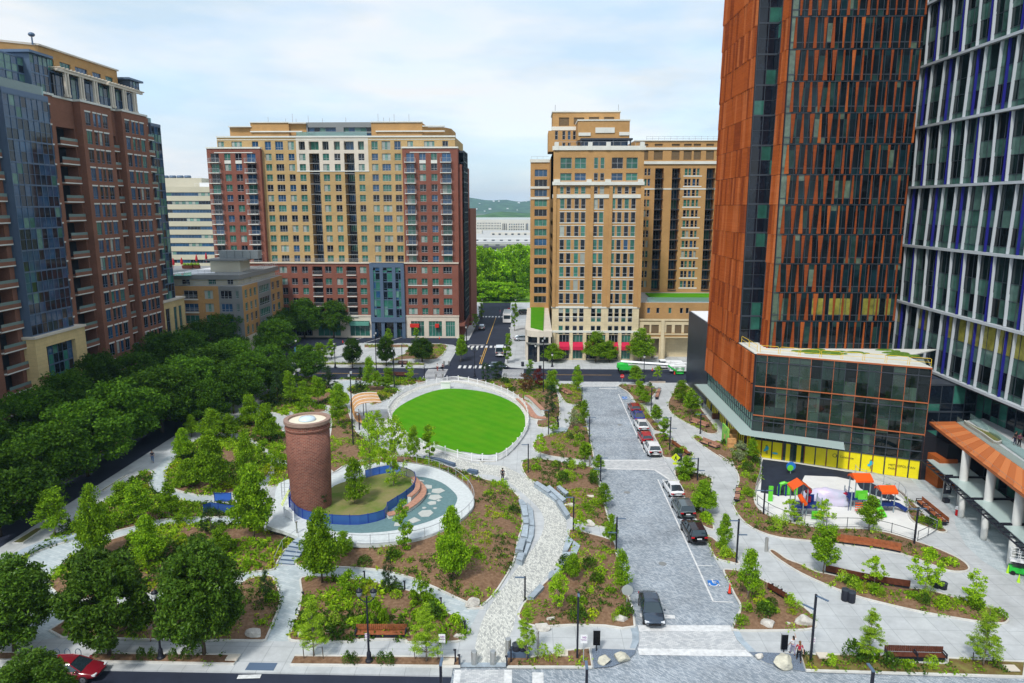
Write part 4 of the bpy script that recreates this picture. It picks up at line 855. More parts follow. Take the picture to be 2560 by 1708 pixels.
for h in hp: D_.win((h[0], YP+.25, h[2]),0, h[1]-h[0], h[3]-h[2],(3 if h[1]-h[0] > 2 else 2, .25),(4,5,0,2),0)
for h in shops: D_.win((h[0], YP+.25, h[2]),0, h[1]-h[0], h[3]-h[2],(4, .7),(5,4,1,0),0)
D_.copyparts('balcony', balcony_mesh(px(695)-px(592), .4, M_FRAMEL, M_WBAND), [((h[0], YP, h[2]),0) for h in hs])
curtain(D_, 'S', YP-.4, gl0, gl1,5.6, zp,1.5,2.5, name='blue_glass_front', depth=3, gw=(4,5,1,1), frame=M_SLATE, sill=.25)
mb = MB()
for a, b in ((1195,1232),(1300,1335),(1430,1465),(1520,1555)): mb.bx(px(a), px(b), YP-.65, YP-.3,0, zp)
mb.bx(gl0, gl1, YP-.6, YP+2, zp-1.0, zp+.05); mb.bx(gl0, gl1, YP-.9, YP+1,4.4,5.7); D_.build(mb, 'slate_piers', M_SLATE)
curtain(D_, 'S', YP+.8, gl0, gl1, .1,4.4,1.5,4.3, name='entrance_glass', depth=.4, gw=(5,2,2,0), frame=M_DARKF)
mb = MB(); mb.bx(px(965), px(1170), YP-.9, YP, zs_-2.6, zs_-1.6); D_.build(mb, 'green_awning', pm('green canvas',(.10,.30,.24)))
mb = MB(); mb.bx(px(1605), px(1700), YP-.9, YP,3.0,3.9); mb.bx(px(1870), px(1910), YP-.9, YP,3.0,3.9); D_.build(mb, 'red_awning', pm('red awning',(.55,.03,.02)))
mb = MB(); mb.bx(xq-.1, gl0, YP-.25, YP+.2, zp, zp+.35); mb.bx(gl1, xr+.1, YP-.25, YP+.2, zp, zp+.35); mb.bx(xq, gl0, YP-.15, YP+.1, zs_-.2, zs_+.2); mb.bx(gl1, xr+.1, YP-.15, YP+.1, zs_-.2, zs_+.2); D_.build(mb, 'base_cornice', M_WHST)
mb = MB(); rail(mb, [(xq+14, YP+.3),(gl0, YP+.3)], zp+.3,1.0, mids=2); D_.build(mb, 'terrace_railing', M_FRAMEL)
# roof storeys
mb = MB(); z0 = zy+.3; xt = lambda a: dx('A4', a,90)
mb.bx(xt(200), xt(350), YY+3, YY+18, zy, dz('A4',88,300)); mb.bx(xt(345), xt(600), YY+2.4, YY+18, zy, dz('A4',60,300)); mb.bx(xt(600), xt(715), YY+3.2, YY+18, zy, dz('A4',64,650)); D_.build(mb, 'roof_storey_wall', M_TAN2); mb = MB()
mb.bx(xt(1150), xt(1490), YY+2.4, YY+18, zy, dz('A4',60,1300)); mb.prism([(xt(1490),YY+2.8),(xt(1630),YY+2.8),(xt(1672),YY+7),(xt(1672),YY+18),(xt(1490),YY+18)], zy, dz('A4',88,1600))
D_.build(mb, 'roof_storey_wall', M_TAN2)
mb = MB()
for a, b, y in ((198,352,88),(343,602,60),(600,717,64),(1148,1492,60),(1492,1640,88)): zz = dz('A4', y,700); mb.bx(xt(a), xt(b), YY+2.1, YY+3, zz, zz+.25)
mb.bx(xt(345), xt(690), YY+2.0, YY+2.5, zy+1.6, zy+1.9); mb.bx(xt(1180), xt(1640), YY+2.0, YY+2.5, zy+1.6, zy+1.9); D_.build(mb, 'roof_trim', M_WBAND)
mb = MB(); zg = dz('A4',55,900); mb.bx(xt(713), xt(1152), YY+3, YY+16, zg-1.3, zg); mb.bx(xt(713), xt(722), YY+3, YY+16, zy, zg-1.3); mb.bx(xt(910), xt(962), YY+2.9, YY+4, zg-2.5, zg-1.2); mb.bx(xt(722), xt(1150), YY+3.2, YY+3.6, zg-2.75, zg-2.35); D_.build(mb, 'lounge_roof', M_GREYP)
curtain(D_, 'S', YY+3.5, xt(722), xt(1150), zy+.2, zg-1.2,1.5,2.4, name='lounge_glass', depth=.6, gw=(2,1,6,3), frame=M_SLATE, sill=.5)
mb = MB(); mb.bx(w0+.2, w1-.2, YY+.1, YY+.14, zy+.3, zy+1.4); D_.build(mb, 'terrace_glass_rail', glassmat('balcony glass',(.55,.8,.78), .35))
mb = MB(); rr = random.Random(4)
for i in range(12): x = rr.uniform(xt(360), xt(1480)); mb = MB(); mb.tube([(x, YY+6,56),(x, YY+6,58.3+rr.random()*1.6)], .05,4); D_.build(mb, 'roof_antenna', M_FRAMEL)
# side bay of dark glass on the right end
curtain(D_, 'E', xr+1.3, YD+3, YD+14,4, dz('E2',405,1480),1.4,2.66, name='side_glass_bay', depth=1.4, gw=(5,3,1,0), frame=M_DARKF)
curtain(D_, 'S', YD+3.0, xr+.02, xr+1.3,4, dz('E2',420,1480),1.3,2.66, name='side_glass_bay', depth=.5, gw=(6,3,0,0), frame=M_DARKF)
mb = MB(); mb.bx(xr-1, xr+.9, YD+1, YD+24,0,46); mb.bx(xr-1, xr+1.6, YD+18, YD+40,0, dz('E2',1010,1540)-2); mb.bx(xr, xr+1.5, YD-2.4, YD+14,3.2,4); D_.build(mb, 'side_wall', M_BRICK2)
D_.finish()
lounge = [(-61.5, YY+1.6),(-41.0, YY+1.6)]
# ------------------------------------------------------------ E: tan tower right of the street
T = Bld('apartment_building', 'tall tan brick tower with pale stone bands and red awnings at its foot',(15,170,0), M_FRAMEL)
YT = 162.0; YL = 197.5
def tx(x, y=640, Y=YT): return aY('B1', x, y, Y)[0]
def tz(y, x=850, Y=YT): return aY('B1', x, y, Y)[1]
x0, x1 = tx(570,1250), tx(1088,1250); zt = tz(322)
cols = []
for a in (618,658,704,743,815,850,920,958,1000,1040): cols.append((tx(a-1,700), tx(a+26,700)))
hol = []; sills = []
for i in range(9):
 t = tz(608)-3.04*i
 for a, b in cols: hol.append((a, b, t-2.3, t));
 sills.append(t-2.05); sills.append(t+.12)
low = tz(608)-2.05-3.04*8
for t in (tz(1290), tz(1365)):
 for a, b in cols: hol.append((a, b, t-2.05, t))
big = []
for a, b in ((620,688),(706,773),(925,992),(1012,1080)): big.append((tx(a,400), tx(b,400), tz(432), tz(366))); big.append((tx(a,400), tx(b,400), tz(503), tz(458)))
for a, b in ((820,845),(858,882)):
 for lo, hi in ((432,366),(503,458)): hol.append((tx(a,400), tx(b,400), tz(lo), tz(hi)))
for a, b in ((618,640),(655,680),(704,727),(742,770),(817,842),(855,880),(920,945),(958,985),(1002,1027),(1042,1068)): hol.append((tx(a,560), tx(b,560), tz(582), tz(538)))
shop = [(tx(a,1500), tx(b,1500), .3,6.0) for a, b in ((612,672),(692,752),(772,832),(850,885),(903,960),(980,1035))]
mb = MB(); zst = tz(1255)
zf = lambda u, z: 1 if z < zst else 0
facade(mb, 'S', YT, x0, x1,0, zt, hol+big+shop, zone=(zf, [zst], []), depth=.3); shell(mb, x0, x1, YT, YT+22,0, zt, 'S',0,2)
T.build(mb, 'wall', [M_TAN2, M_STONE, M_ROOF]); put_windows(T, 'S', YT, hol,(1, .35),(7,4,.15,.4), .1); put_windows(T, 'S', YT, big,(2, .5),(4,4,1,.5)); put_windows(T, 'S', YT, shop,(3, .6),(6,2,1,0))
mb = MB()
mb.bx(x0-.25, x1+.25, YT-.25, YT+.3, zt, zt+.9)
for a in (585,785,893,1095): mb.bx(tx(a,300), tx(a+25,300), YT-.35, YT+.5, zt, zt+1.7)
zb = tz(530); mb.bx(x0-.2, x1+.2, YT-.5, YT+.1, zb, zb+.75); zb = tz(608); mb.bx(x0-.15, x1+.15, YT-.2, YT+.1, zb+.05, zb+.85)
for a, b in ((580,618),(775,805),(885,920),(1080,1112)): mb.bx(tx(a,500), tx(b,500), YT-.4, YT+.1, tz(528), tz(495))
mb.bx(x0-.12, x1+.12, YT-.12, YT+.1, zst-.25, zst+.1); mb.bx(x0-.2, x1+.2, YT-.25, YT+.1,6.5,7.0)
grp = [(604,688),(698,775),(806,880),(912,990),(994,1072)]
for i in range(9):
 t = tz(608)-3.04*i
 for a, b in ((cols[0][0],cols[3][1]),(cols[4][0],cols[5][1]),(cols[6][0],cols[9][1])): mb.bx(a-.1, b+.1, YT-.06, YT+.08, t-2.46, t-2.31);
for i in range(1,9):
 t = tz(608)-3.04*i
 for a, b in ((cols[0][0],cols[3][1]),(cols[4][0],cols[5][1]),(cols[6][0],cols[9][1])): mb.bx(a-.1, b+.1, YT-.03, YT+.08, t+.03, t+.16)
T.build(mb, 'stone_band', M_WBAND)
mb = MB()     # brick piers
for a in (570,785,893,1075): mb.bx(tx(a,1250), tx(a+20,1250), YT-.3, YT, zst, tz(530))
T.build(mb, 'brick_pier', M_TAN2)
mb = MB()
for a in (570,672,752,832,885,960,1035): mb.bx(tx(a,1500), tx(a+20,1500), YT-.45, YT,0,6.4)
T.build(mb, 'stone_pier', M_STONE)
mb = MB()
for a, b in ((612,672),(692,752),(772,832),(850,885),(903,960),(980,1035)):
 a, b = tx(a,1500), tx(b,1500); mb.add([(a,YT-.05,4.3),(b,YT-.05,4.3),(b,YT-1.2,3.4),(a,YT-1.2,3.4),(a,YT-1.2,2.6),(b,YT-1.2,2.6)], [(0,1,2,3),(3,2,5,4),])
 mb.add([(a,YT-.05,4.3),(a,YT-1.2,3.4),(a,YT-1.2,2.6),(a,YT-.05,2.6)], [(0,1,2,3)]); mb.add([(b,YT-.05,4.3),(b,YT-1.2,3.4),(b,YT-1.2,2.6),(b,YT-.05,2.6)], [(0,1,2,3)])
T.build(mb, 'red_awning', pm('crimson awning',(.50,.015,.06), rough=.8))
# left wing, set back
mb = MB(); XL0, XL1 = aY('B1',442,600,YL)[0], x0; zl = aY('B1',500,395,YL)[1]
hw = []; lx0, lx1 = aY('B1',466,640,YL)[0], aY('B1',540,640,YL)[0]
dl = (aY('B1',500,437,YL)[1]-aY('B1',500,1150,YL)[1])/12.3
for i in range(14): t = aY('B1',500,437,YL)[1]-dl*i; hw.append((lx0, lx1, t-dl*.7, t))
facade(mb, 'S', YL, XL0, XL1,0, zl, hw,0, depth=.3); shell(mb, XL0, XL1, YL, YL+12,0, zl, 'S',0,2)
facade(mb, 'W', x0, YT, YL,0, zt, [(164+2.6*j,165.2+2.6*j, tz(608)-3.04*i-2.05, tz(608)-3.04*i) for i in range(9) for j in range(7)],0, depth=.2)
T.build(mb, 'wing_wall', [M_TAN2, M_STONE, M_ROOF]); put_windows(T, 'S', YL, hw,(3,0),(5,3,3,0))
mb = MB(); mb.bx(XL0-.15, XL1, YL-.25, YL+.3, zl, zl+.8)
for y in (545,608): zz = aY('B1',500,y+6,YL)[1]; mb.bx(XL0-.15, XL1, YL-.2, YL+.1, zz, zz+.6)
T.build(mb, 'stone_band', M_WBAND)
mb = MB(); zg0 = 7.2; P = [g('B1',443,1372,7.4), g('B1',518,1390,7.4), g('B1',524,1256,7.4), g('B1',445,1256,7.4)]
mb.prism(P,7.2,7.45,0); T.build(mb, 'green_roof', M_LAWN)
mb = MB(); fr = [(-1.0,161.0),(0.0,160.0),(1.6,159.6),(x0,159.8),(x0,YL),(-1.2,YL),(-1.4,163)]
mb.prism(fr,5.8,7.2,0); mb.prism([(x*.97+.12, y+.3) for x, y in fr], .1,5.8,1);
for x, y in ((-1.0,161.3),(1.6,159.9),(4.2,160.0),(-1.2,166)): mb.box((x, y,2.9),(.5,.5,5.8),0)
T.build(mb, 'corner_shop', [M_WHST, M_GD]); mb = MB(); mb.prism([(-1.2,160.8),(0,159.6),(1.6,159.2),(x0,159.4),(x0,160),(1.6,159.9),(0,160.3),(-.9,161.2)],4.1,4.4); T.build(mb, 'shop_canopy', M_STEEL)
# penthouse blocks
def blk(T, nm, mat, k, xa, xb, ytop, ybot, Y, d, hol=()):
 X0, X1 = aY(k, xa, ytop, Y)[0], aY(k, xb, ytop, Y)[0]; za, zb_ = aY(k,(xa+xb)/2, ytop, Y)[1],(aY(k,(xa+xb)/2, ybot, Y)[1] if ybot is not None else zt)
 mb = MB(); hh = [(aY(k, a, c, Y)[0], aY(k, b, c, Y)[0], aY(k,(a+b)/2, e, Y)[1], aY(k,(a+b)/2, c, Y)[1]) for a, b, c, e in hol]
 facade(mb, 'S', Y, X0, X1, zb_, za, hh,0, depth=.25); shell(mb, X0, X1, Y, Y+d, zb_, za, 'S',0,0); T.build(mb, nm, mat)
 return X0, X1, za, hh
a, b, c, h1 = blk(T, 'penthouse_wall', M_TAN2, 'B1',575,975,97,190,176,10, [(612,672,128,178),(700,762,128,170),(790,850,125,150),(880,940,125,145)])
mb = MB(); mb.bx(a-.2, b+.2,175.8,186.2, c, c+.3); mb.bx(a-.3, b,175.7,176.2, aY('B1',600,205,176)[1], aY('B1',600,183,176)[1]); T.build(mb, 'stone_band', M_WBAND)
mb = MB(); [mb.bx(h[0], h[1],176.2,176.24, h[2], h[3]) for h in h1]; T.build(mb, 'louvre', pm('brown louvre',(.16,.11,.06), var=(3,.2)))
a, b, c, h1 = blk(T, 'penthouse_wall', M_TAN2, 'B1',549,990,206,330,175,9, [(588,606,208,260),(632,650,208,260),(664,681,208,260),(695,712,208,260),(588,606,278,320),(632,650,278,320),(664,681,278,320)]); put_windows(T, 'S',175, h1,(1, .5),(5,1,3,0))
a, b, c, h1 = blk(T, 'penthouse_wall', M_TAN2, 'B1',725,1033,148,262,168,8)
mb = MB(); mb.bx(a-.15, b+.15,167.85,176.1, c, c+.3)
for xa, xb, ya, yb in ((728,800,237,218),(828,942,220,188),(970,1032,235,215)): mb.bx(aY('B1',xa,200,168)[0], aY('B1',xb,200,168)[0],167.8,168.1, aY('B1',850,ya,168)[1], aY('B1',850,yb,168)[1])
T.build(mb, 'stone_band', M_WBAND)
mb = MB(); mb.bx(aY('B1',735,262,168)[0], aY('B1',1040,262,168)[0],165,168.3, aY('B1',850,268,168)[1], aY('B1',850,258,168)[1])
for xx in (740,810,930,1030): X = aY('B1',xx,280,167)[0]; mb.bx(X-.15, X+.15,165.2,165.5, zt, aY('B1',850,262,168)[1])
T.build(mb, 'terrace_pergola', M_DARKF); mb = MB(); mb.bx(aY('B1',750,280,168)[0], b-.3,168.3,169, zt, aY('B1',850,262,168)[1]); T.build(mb, 'terrace_glass', M_GB)
mb = MB(); rail(mb, [(x0+.3, YT+.4),(x1-.3, YT+.4),(x1-.3,170)], zt+.9, .9); rail(mb, [(XL0+.2,YL+.3),(x0-.2,YL+.3)], zl+.8, .8)
for xx in (590,967): X = aY('B1',xx,97,176)[0]; mb.tube([(X,177,56),(X,177,58.8)], .06,4)
for i in range(7): mb.box((11.5+i*.8,180,57.3),(.6,1,.5+.3*(i % 2)))
T.build(mb, 'roof_fittings', M_FRAMEL)
# right wing behind
YW = 185.0
def rx(x, y=600): return aY('B1', x, y, YW)[0]
def rz(y, x=1300): return aY('B1', x, y, YW)[1]
X0, X1 = rx(1060,300), rx(1640,300); zw = rz(264); mb = MB(); hw = []; hb = []; dr = (rz(430)-rz(1112))/11.25
for i in range(12):
 t = rz(430)-dr*i
 for a, b in ((1115,1130),(1135,1150),(1352,1370),(1374,1390),(1400,1418),(1425,1440)): hw.append((rx(a), rx(b), t-dr*.68, t))
 for a, b in ((1178,1228),(1278,1326),(1482,1532)): hb.append((rx(a), rx(b), t-dr*.92, t+.02,2.2))
lv = [(rx(a,350), rx(b,350), rz(380), rz(325)) for a, b in ((1118,1142),(1175,1228),(1280,1328),(1352,1400),(1412,1455),(1485,1532))]
sm_ = [(rx(a,290), rx(b,290), rz(300), rz(284)) for a, b in ((1118,1142),(1180,1228),(1282,1330),(1355,1400),(1412,1455),(1487,1532))]
facade(mb, 'S', YW, X0, X1,0, zw, hw+hb+lv+sm_,0, depth=.3, back=1); shell(mb, X0, X1, YW, YW+20,0, zw, 'S',0,2)
T.build(mb, 'rear_wing_wall', [M_TAN2, M_DARK, M_ROOF]); put_windows(T, 'S', YW, hw,(1, .4),(5,4,1,1))
for h in hb: T.win((h[0]+.2, YW+2.1, h[2]),0, h[1]-h[0]-.4, h[3]-h[2]-.1,(2,0),(5,1,2,0),0)
mb = MB(); [mb.bx(h[0], h[1], YW+.2, YW+.24, h[2], h[3]) for h in lv+sm_]; T.build(mb, 'louvre', pm('brown louvre',(.16,.11,.06), var=(3,.2)))
T.copyparts('balcony', balcony_mesh(hb[0][1]-hb[0][0], .3, M_DARKF, M_DARKF), [((h[0], YW, h[2]),0) for h in hb])
mb = MB()
for ya, yb, e in ((320,306,.2),(405,388,.3),(268,262,.25),(557,548,.08)): mb.bx(X0, X1+.2, YW-e, YW+.1, rz(ya), rz(yb))
for i in range(12):
 t = rz(430)-dr*i; mb.bx(rx(1345), rx(1455), YW-.06, YW+.1, t-dr*.68-.3, t-dr*.68-.02)
T.build(mb, 'stone_band', M_WBAND)
mb = MB(); rail(mb, [(X0+3, YW+.5),(X1, YW+.5)], zw,1.0, mids=1); T.build(mb, 'roof_railing', M_FRAMEL)
# lower podium with garage, right
mb = MB(); YB = 165.0; bx0, bx1 = x1,47.0
zz1, zz2 = aY('B1',1300,1228,YB)[1], aY('B1',1300,1305,YB)[1]
hh = [(aY('B1',a,1280,YB)[0], aY('B1',a+18,1280,YB)[0],10.6,11.9) for a in (1135,1190,1262,1330,1365)]
facade(mb, 'S', YB, bx0, bx1,9.2, zz1, hh,0, depth=.25); shell(mb, bx0, bx1, YB, YW,9.0, zz1, 'S',0,2)
T.build(mb, 'podium_wall', [M_TAN2, M_STONE, M_ROOF]); put_windows(T, 'S', YB, hh,(1,0),(4,1,2,0))
mb = MB(); YG = 163.0; gz = aY('B1',1250,1335,YG)[1]; lv = []
for a, b in ((1115,1150),(1160,1205),(1250,1282),(1300,1340),(1355,1385)): lv.append((aY('B1',a,1370,YG)[0], aY('B1',b,1370,YG)[0], aY('B1',1250,1412,YG)[1], aY('B1',1250,1360,YG)[1]))
gar = [(aY('B1',1240,1500,YG)[0],46, .1,5.2,4.0),(aY('B1',1160,1500,YG)[0], aY('B1',1205,1500,YG)[0], .1,5)]
facade(mb, 'S', YG, x1,47,0, gz, lv+gar, zone=(lambda u, z: 0 if 6.4 > z > 5.4 or z > 9 else 1, [5.4,6.4,9], []), depth=.3, back=2); shell(mb, x1,47, YG, YB+1,0, gz, 'S',1,3)
mb.bx(aY('B1',1212,1500,YG)[0], aY('B1',1232,1500,YG)[0], YG-.4, YG,0, gz+.2,1); mb.bx(x1,47, YG-.2, YG+.1, gz, gz+.4,1); mb.bx(x1,47, YG-.15, YG+.1,5.9,6.2,1)
T.build(mb, 'garage_wall', [M_TAN2, M_STONE, M_DARK, M_SLATE]); mb = MB(); [mb.bx(h[0], h[1], YG+.15, YG+.2, h[2], h[3]) for h in lv]; T.build(mb, 'louvre', pm('brown louvre',(.16,.11,.06), var=(3,.2)))
mb = MB(); mb.bx(29,46.5, YB+3, YW-3, zz1+.1, zz1+.2); T.build(mb, 'green_roof', M_LAWN); mb = MB(); mb.bx(27,46.8, YB+1, YB+1.05, zz1, zz1+1.1); T.build(mb, 'terrace_glass_rail', glassmat('balcony glass',(.55,.8,.78), .35))
T.finish()
# ------------------------------------------------------------ F: terracotta clad tower with glass podium
F_ = Bld('office_building', 'tall tower clad in orange terracotta panels above a dark glass podium',(42,110,0), M_DARKF)
M_TC = brickmat('terracotta',(.40,.105,.026),(.34,.086,.02),(.19,.045,.010), w=30, h=.16, mortar=.02, blot=(.6,.12), rough=.55, bump=.3, vec='wall')
M_TC2 = brickmat('terracotta deep',(.22,.05,.014),(.27,.063,.017),(.12,.028,.009), w=30, h=.16, mortar=.02, blot=(.6,.12), rough=.55, bump=.3)
M_TC3 = brickmat('terracotta light',(.47,.145,.045),(.42,.125,.038),(.25,.07,.024), w=30, h=.16, mortar=.02, blot=(.6,.12), rough=.55, bump=.3)
M_ORG = pm('orange trim',(.40,.12,.045), rough=.5)
XF = 31.0; FH = 4.05; ZF = [15.0+FH*i for i in range(14)]
def tcwall(mb, X, y0, y1, floors, w, seed, side='W'):
 """folded terracotta panels, each tilted a little, joints staggered from floor to floor"""
 rr = random.Random(seed)
 for z in floors:
  n = max(1, round((y1-y0)/w)); ph = rr.random()*.5
  xo = rr.uniform(-.03,.03)
  for i in range(n):
   a, b = y0+(y1-y0)*i/n, y0+(y1-y0)*(i+1)/n; a += .035; b -= .035; o1, o2 = .05+xo, .36+xo+rr.uniform(-.05,.09); m = rr.choices((0,1,2),(5,2.5,2))[0]
   za, zb_ = z+.02, z+FH-.03
   mb.add([(X-o1,b,za),(X-o2,a,za),(X-o2+.08,a,zb_),(X-o1,b,zb_),(X,a,za),(X,a,zb_),(X,b,za),(X,b,zb_)], [(0,1,2,3),(1,4,5,2),(6,4,1,0),(3,2,5,7)], m)
for a_ in ((XF,105.5,124, ZF[:13], .95,1),(XF+2.9,100.9,104.2, ZF[:13], .85,2),(XF,97.6,124.2,(6.6,6.6+4.2), .95,3)): mb = MB(); tcwall(mb, *a_); F_.build(mb, 'terracotta_cladding', [M_TC, M_TC2, M_TC3])
# body volumes
mb = MB(); mb.bx(XF,51.3,105.5,124,14.9,68); mb.bx(XF+2.9,51.3,101.1,105.5,14.9,68); mb.bx(51.3,60,117,124,14.9,68); mb.bx(XF,33,97.7,124,6.5,14.9); F_.build(mb, 'core_wall', M_DARK)
curtain(F_, 'W', XF+2.85,104.2,105.5,15,68,1.3, FH, name='slot_glass', depth=.3, gw=(8,2,0,0))
curtain(F_, 'S',105.4, XF+.1, XF+2.9,15,68,1.4, FH, name='slot_glass', depth=.1, gw=(8,2,0,0), ends=False)
# front: glass with tapering terracotta fins
YF = 101.0; fx0, fx1 = 34.1,51.4
M_FG = [pm('facade glass dark',(.006,.010,.013), rough=.04, spec=.25, var=(.4,.7)), pm('facade glass teal',(.007,.022,.028), rough=.04, spec=.25, var=(.4,.6)), pm('facade glass green',(.018,.045,.04), rough=.05, spec=.25, var=(.6,.5)), pm('facade blind',(.09,.13,.09), rough=.15, spec=.8, var=(.8,.5)), pm('lit yellow interior',(.22,.21,.04), rough=.2, var=(.8,.5))]
rr = random.Random(9); mb = MB(); nb = 22; bw = (fx1-fx0)/nb
for zi, z in enumerate(ZF[:13]):
 for i in range(nb):
  a = fx0+i*bw
  for lo, hi in ((0,.22),(.22,.8),(.8,1)):
   m = 1+rr.choices(range(5),(10,5,2,.6,0))[0]
   if i in (0,) : m = 4
   if zi == 1 and .22 <= lo < .8 and 5 <= i <= 20: m = 5 if rr.random() < .6 else 1
   mb.quad((a,YF,z+FH*lo),(a+bw,YF,z+FH*lo),(a+bw,YF,z+FH*hi),(a,YF,z+FH*hi), m)
  mb.bx(a-.025, a+.025, YF-.05, YF, z, z+FH,0)
 mb.bx(fx0, fx1, YF-.05, YF, z+FH*.2, z+FH*.23,0); mb.bx(fx0, fx1, YF-.1, YF, z-.05, z+.05,0)
F_.build(mb, 'glass_wall', [M_DARKF]+M_FG+[M_TC2])
mb = MB()
for zi, z in enumerate(ZF[:13]):
 n = 14
 for i in range(n):
  t = i/n; c = fx0+.75+(fx1-fx0-1.2)*i/(n-1)+(.25 if zi % 2 else -.15)+rr.uniform(-.1,.1)
  k = .78 if i < 5 else (.5 if i < 8 else .32)
  wt, wb_ = ((.68, .16) if (zi+i) % 2 else (.2, .62)); wt *= k*(.7+rr.random()*.5); wb_ *= k*(.7+rr.random()*.5)
  a, b = z+.12, z+FH-.12; m = rr.choices((0,1,2),(1,8,0))[0]  # mostly deep terracotta: the shade on this front is put into the colour
  mb.add([(c-wb_/2,YF-.05,a),(c+wb_/2,YF-.30,a),(c+wt/2,YF-.30,b),(c-wt/2,YF-.05,b),(c+wb_/2,YF,a),(c+wt/2,YF,b)], [(0,1,2,3),(1,4,5,2)], m)
F_.build(mb, 'terracotta_fin', [M_TC, M_TC2, M_TC3])
# podium: slanted glass box
pa = Vector((31.3,97.6)); pb_ = Vector((50.6,89.1)); ud = (pb_-pa).normalized(); nd = Vector((ud.y,-ud.x)); LP = (pb_-pa).length
def pp(u, d, z): p = pa+ud*u-nd*d; return (p.x, p.y, z)
M_PG = glassmat('podium glass',(.15,.28,.24), .15, .02)
mb = MB(); nP = 15
rg = random.Random(31)
for i in range(nP):
 a, b = LP*i/nP, LP*(i+1)/nP
 for lo, hi in ((0,2.7),(2.7,5.8),(5.8,7.6),(7.6,10.4),(10.4,12.2),(12.2,15)): mb.quad(pp(a,0,lo), pp(b,0,lo), pp(b,0,hi), pp(a,0,hi), rg.choices((0,1,2),(5,5,2))[0])
mb.add([pp(LP,0,0),pp(LP,9,0),pp(LP,9,15),pp(LP,0,15)], [(0,1,2,3)],0)
F_.build(mb, 'podium_glass', [M_PG, glassmat('podium glass deep',(.06,.10,.09), .08, .02), glassmat('podium glass clear',(.42,.62,.52), .12, .02)])
mb = MB()
for i in range(nP+1):
 u = LP*i/nP; a, b = u-.03, u+.03
 mb.add([pp(a,-.1,0),pp(b,-.1,0),pp(b,.05,0),pp(a,.05,0),pp(a,-.1,15),pp(b,-.1,15),pp(b,.05,15),pp(a,.05,15)], [(0,1,5,4),(1,2,6,5),(2,3,7,6),(3,0,4,7),(4,5,6,7)], i % 2)
for z, m, h in ((2.7,0,.05),(3.9,0,.06),(6.2,1,.06),(10.4,1,.06),(14.95,1,.1),(9.6,0,.05),(13.9,0,.05),(5.4,0,.05)):
 mb.add([pp(0,-.14,z-h),pp(LP,-.14,z-h),pp(LP,.1,z-h),pp(0,.1,z-h),pp(0,-.14,z+h),pp(LP,-.14,z+h),pp(LP,.1,z+h),pp(0,.1,z+h)], [(0,1,5,4),(4,5,6,7),(3,2,1,0),(1,2,6,5),(3,0,4,7)], m)
F_.build(mb, 'podium_mullion', [M_DARKF, M_ORG])
mb = MB()  # interior floors, columns, back wall, furniture seen through the glass
P_ = lambda z, d0=.3, d1=13: [pp(.2,d0,z)[:2], pp(LP-.2,d0,z)[:2], pp(LP-.2,d1,z)[:2], pp(4,d1,z)[:2]]
for z in (.2,5.4,9.6,14.0): mb.prism(P_(z), z, z+.35,0)
mb.prism([pp(.3,9,0)[:2], pp(LP,9,0)[:2], pp(LP,9.4,0)[:2], pp(.3,9.4,0)[:2]],0,14.5,1)
for u in (2.5,8.5,14.5,19.5):
 for z0_, z1_ in ((0,5.4),(5.7,9.6),(9.9,14)): p = pp(u,1.5,0); mb.lathe([(.45,z0_),(.45,z1_)],10,(p[0],p[1],0),2)
rr = random.Random(12)
for z in (.55,5.75,9.95):
 for _ in range(26): p = pp(rr.uniform(1,19.5), rr.uniform(.8,5),0); mb.box((p[0],p[1],z+.5+rr.random()*.4),(rr.uniform(.5,2),rr.uniform(.4,1.2),rr.uniform(.8,1.9)), rr.choice((3,3,3,4,5,6,2)))
F_.build(mb, 'podium_interior', [pm('interior slab',(.26,.30,.26)), pm('interior wall',(.05,.07,.06)), pm('interior column',(.72,.82,.70)), pm('grey furniture',(.34,.40,.38)), pm('red furniture',(.45,.04,.06)), pm('orange furniture',(.6,.14,.03)), pm('green furniture',(.12,.4,.08))])
mb = MB(); mb.prism([(XF-.05,97.9),(XF+.0,97.6),pp(LP,-.1,0)[:2],(50.9,96),(57.6,100.9),(fx0,100.95),(33.85,101),(33.85,105.4),(31,105.4)],14.95,15.1,0)
F_.build(mb, 'podium_roof', M_WBAND)
mb = MB(); rr = random.Random(3)
for _ in range(26):
 cx, cy = rr.uniform(37,52), rr.uniform(93,100); u = Vector((cx,cy))-pa
 if u.dot(-nd) < 1 or u.dot(ud) > LP-1.5: continue
 r = rr.uniform(.35,1.2); mb.lathe([(r,15.1),(r*.8,15.22),(.1,15.26)],9,(cx,cy,0),0, sx=1.5, sy=.6)
F_.build(mb, 'roof_planting', pm('sedum',(.10,.19,.02), rough=.95, var=(3,.4)))
mb = MB()
def yr(a, b):
 a, b = Vector(a), Vector(b); n = max(1, int((b-a).length/2.4))
 for i in range(n):
  p, q_ = a+(b-a)*(i+.04)/n, a+(b-a)*(i+.96)/n; mb.tube([(*p,15.1),(*p,16.0),(*(p+(q_-p)*.06),16.1),(*(q_-(q_-p)*.06),16.1),(*q_,16.0),(*q_,15.1)], .035,5); mb.tube([(*p,15.6),(*q_,15.6)], .025,4)
yr((31.3,105.2),(31.5,98.1)); yr((31.7,97.9), pp(LP,.5,0)[:2]); F_.build(mb, 'yellow_guard_rail', pm('yellow paint',(.75,.50,.03), rough=.5))
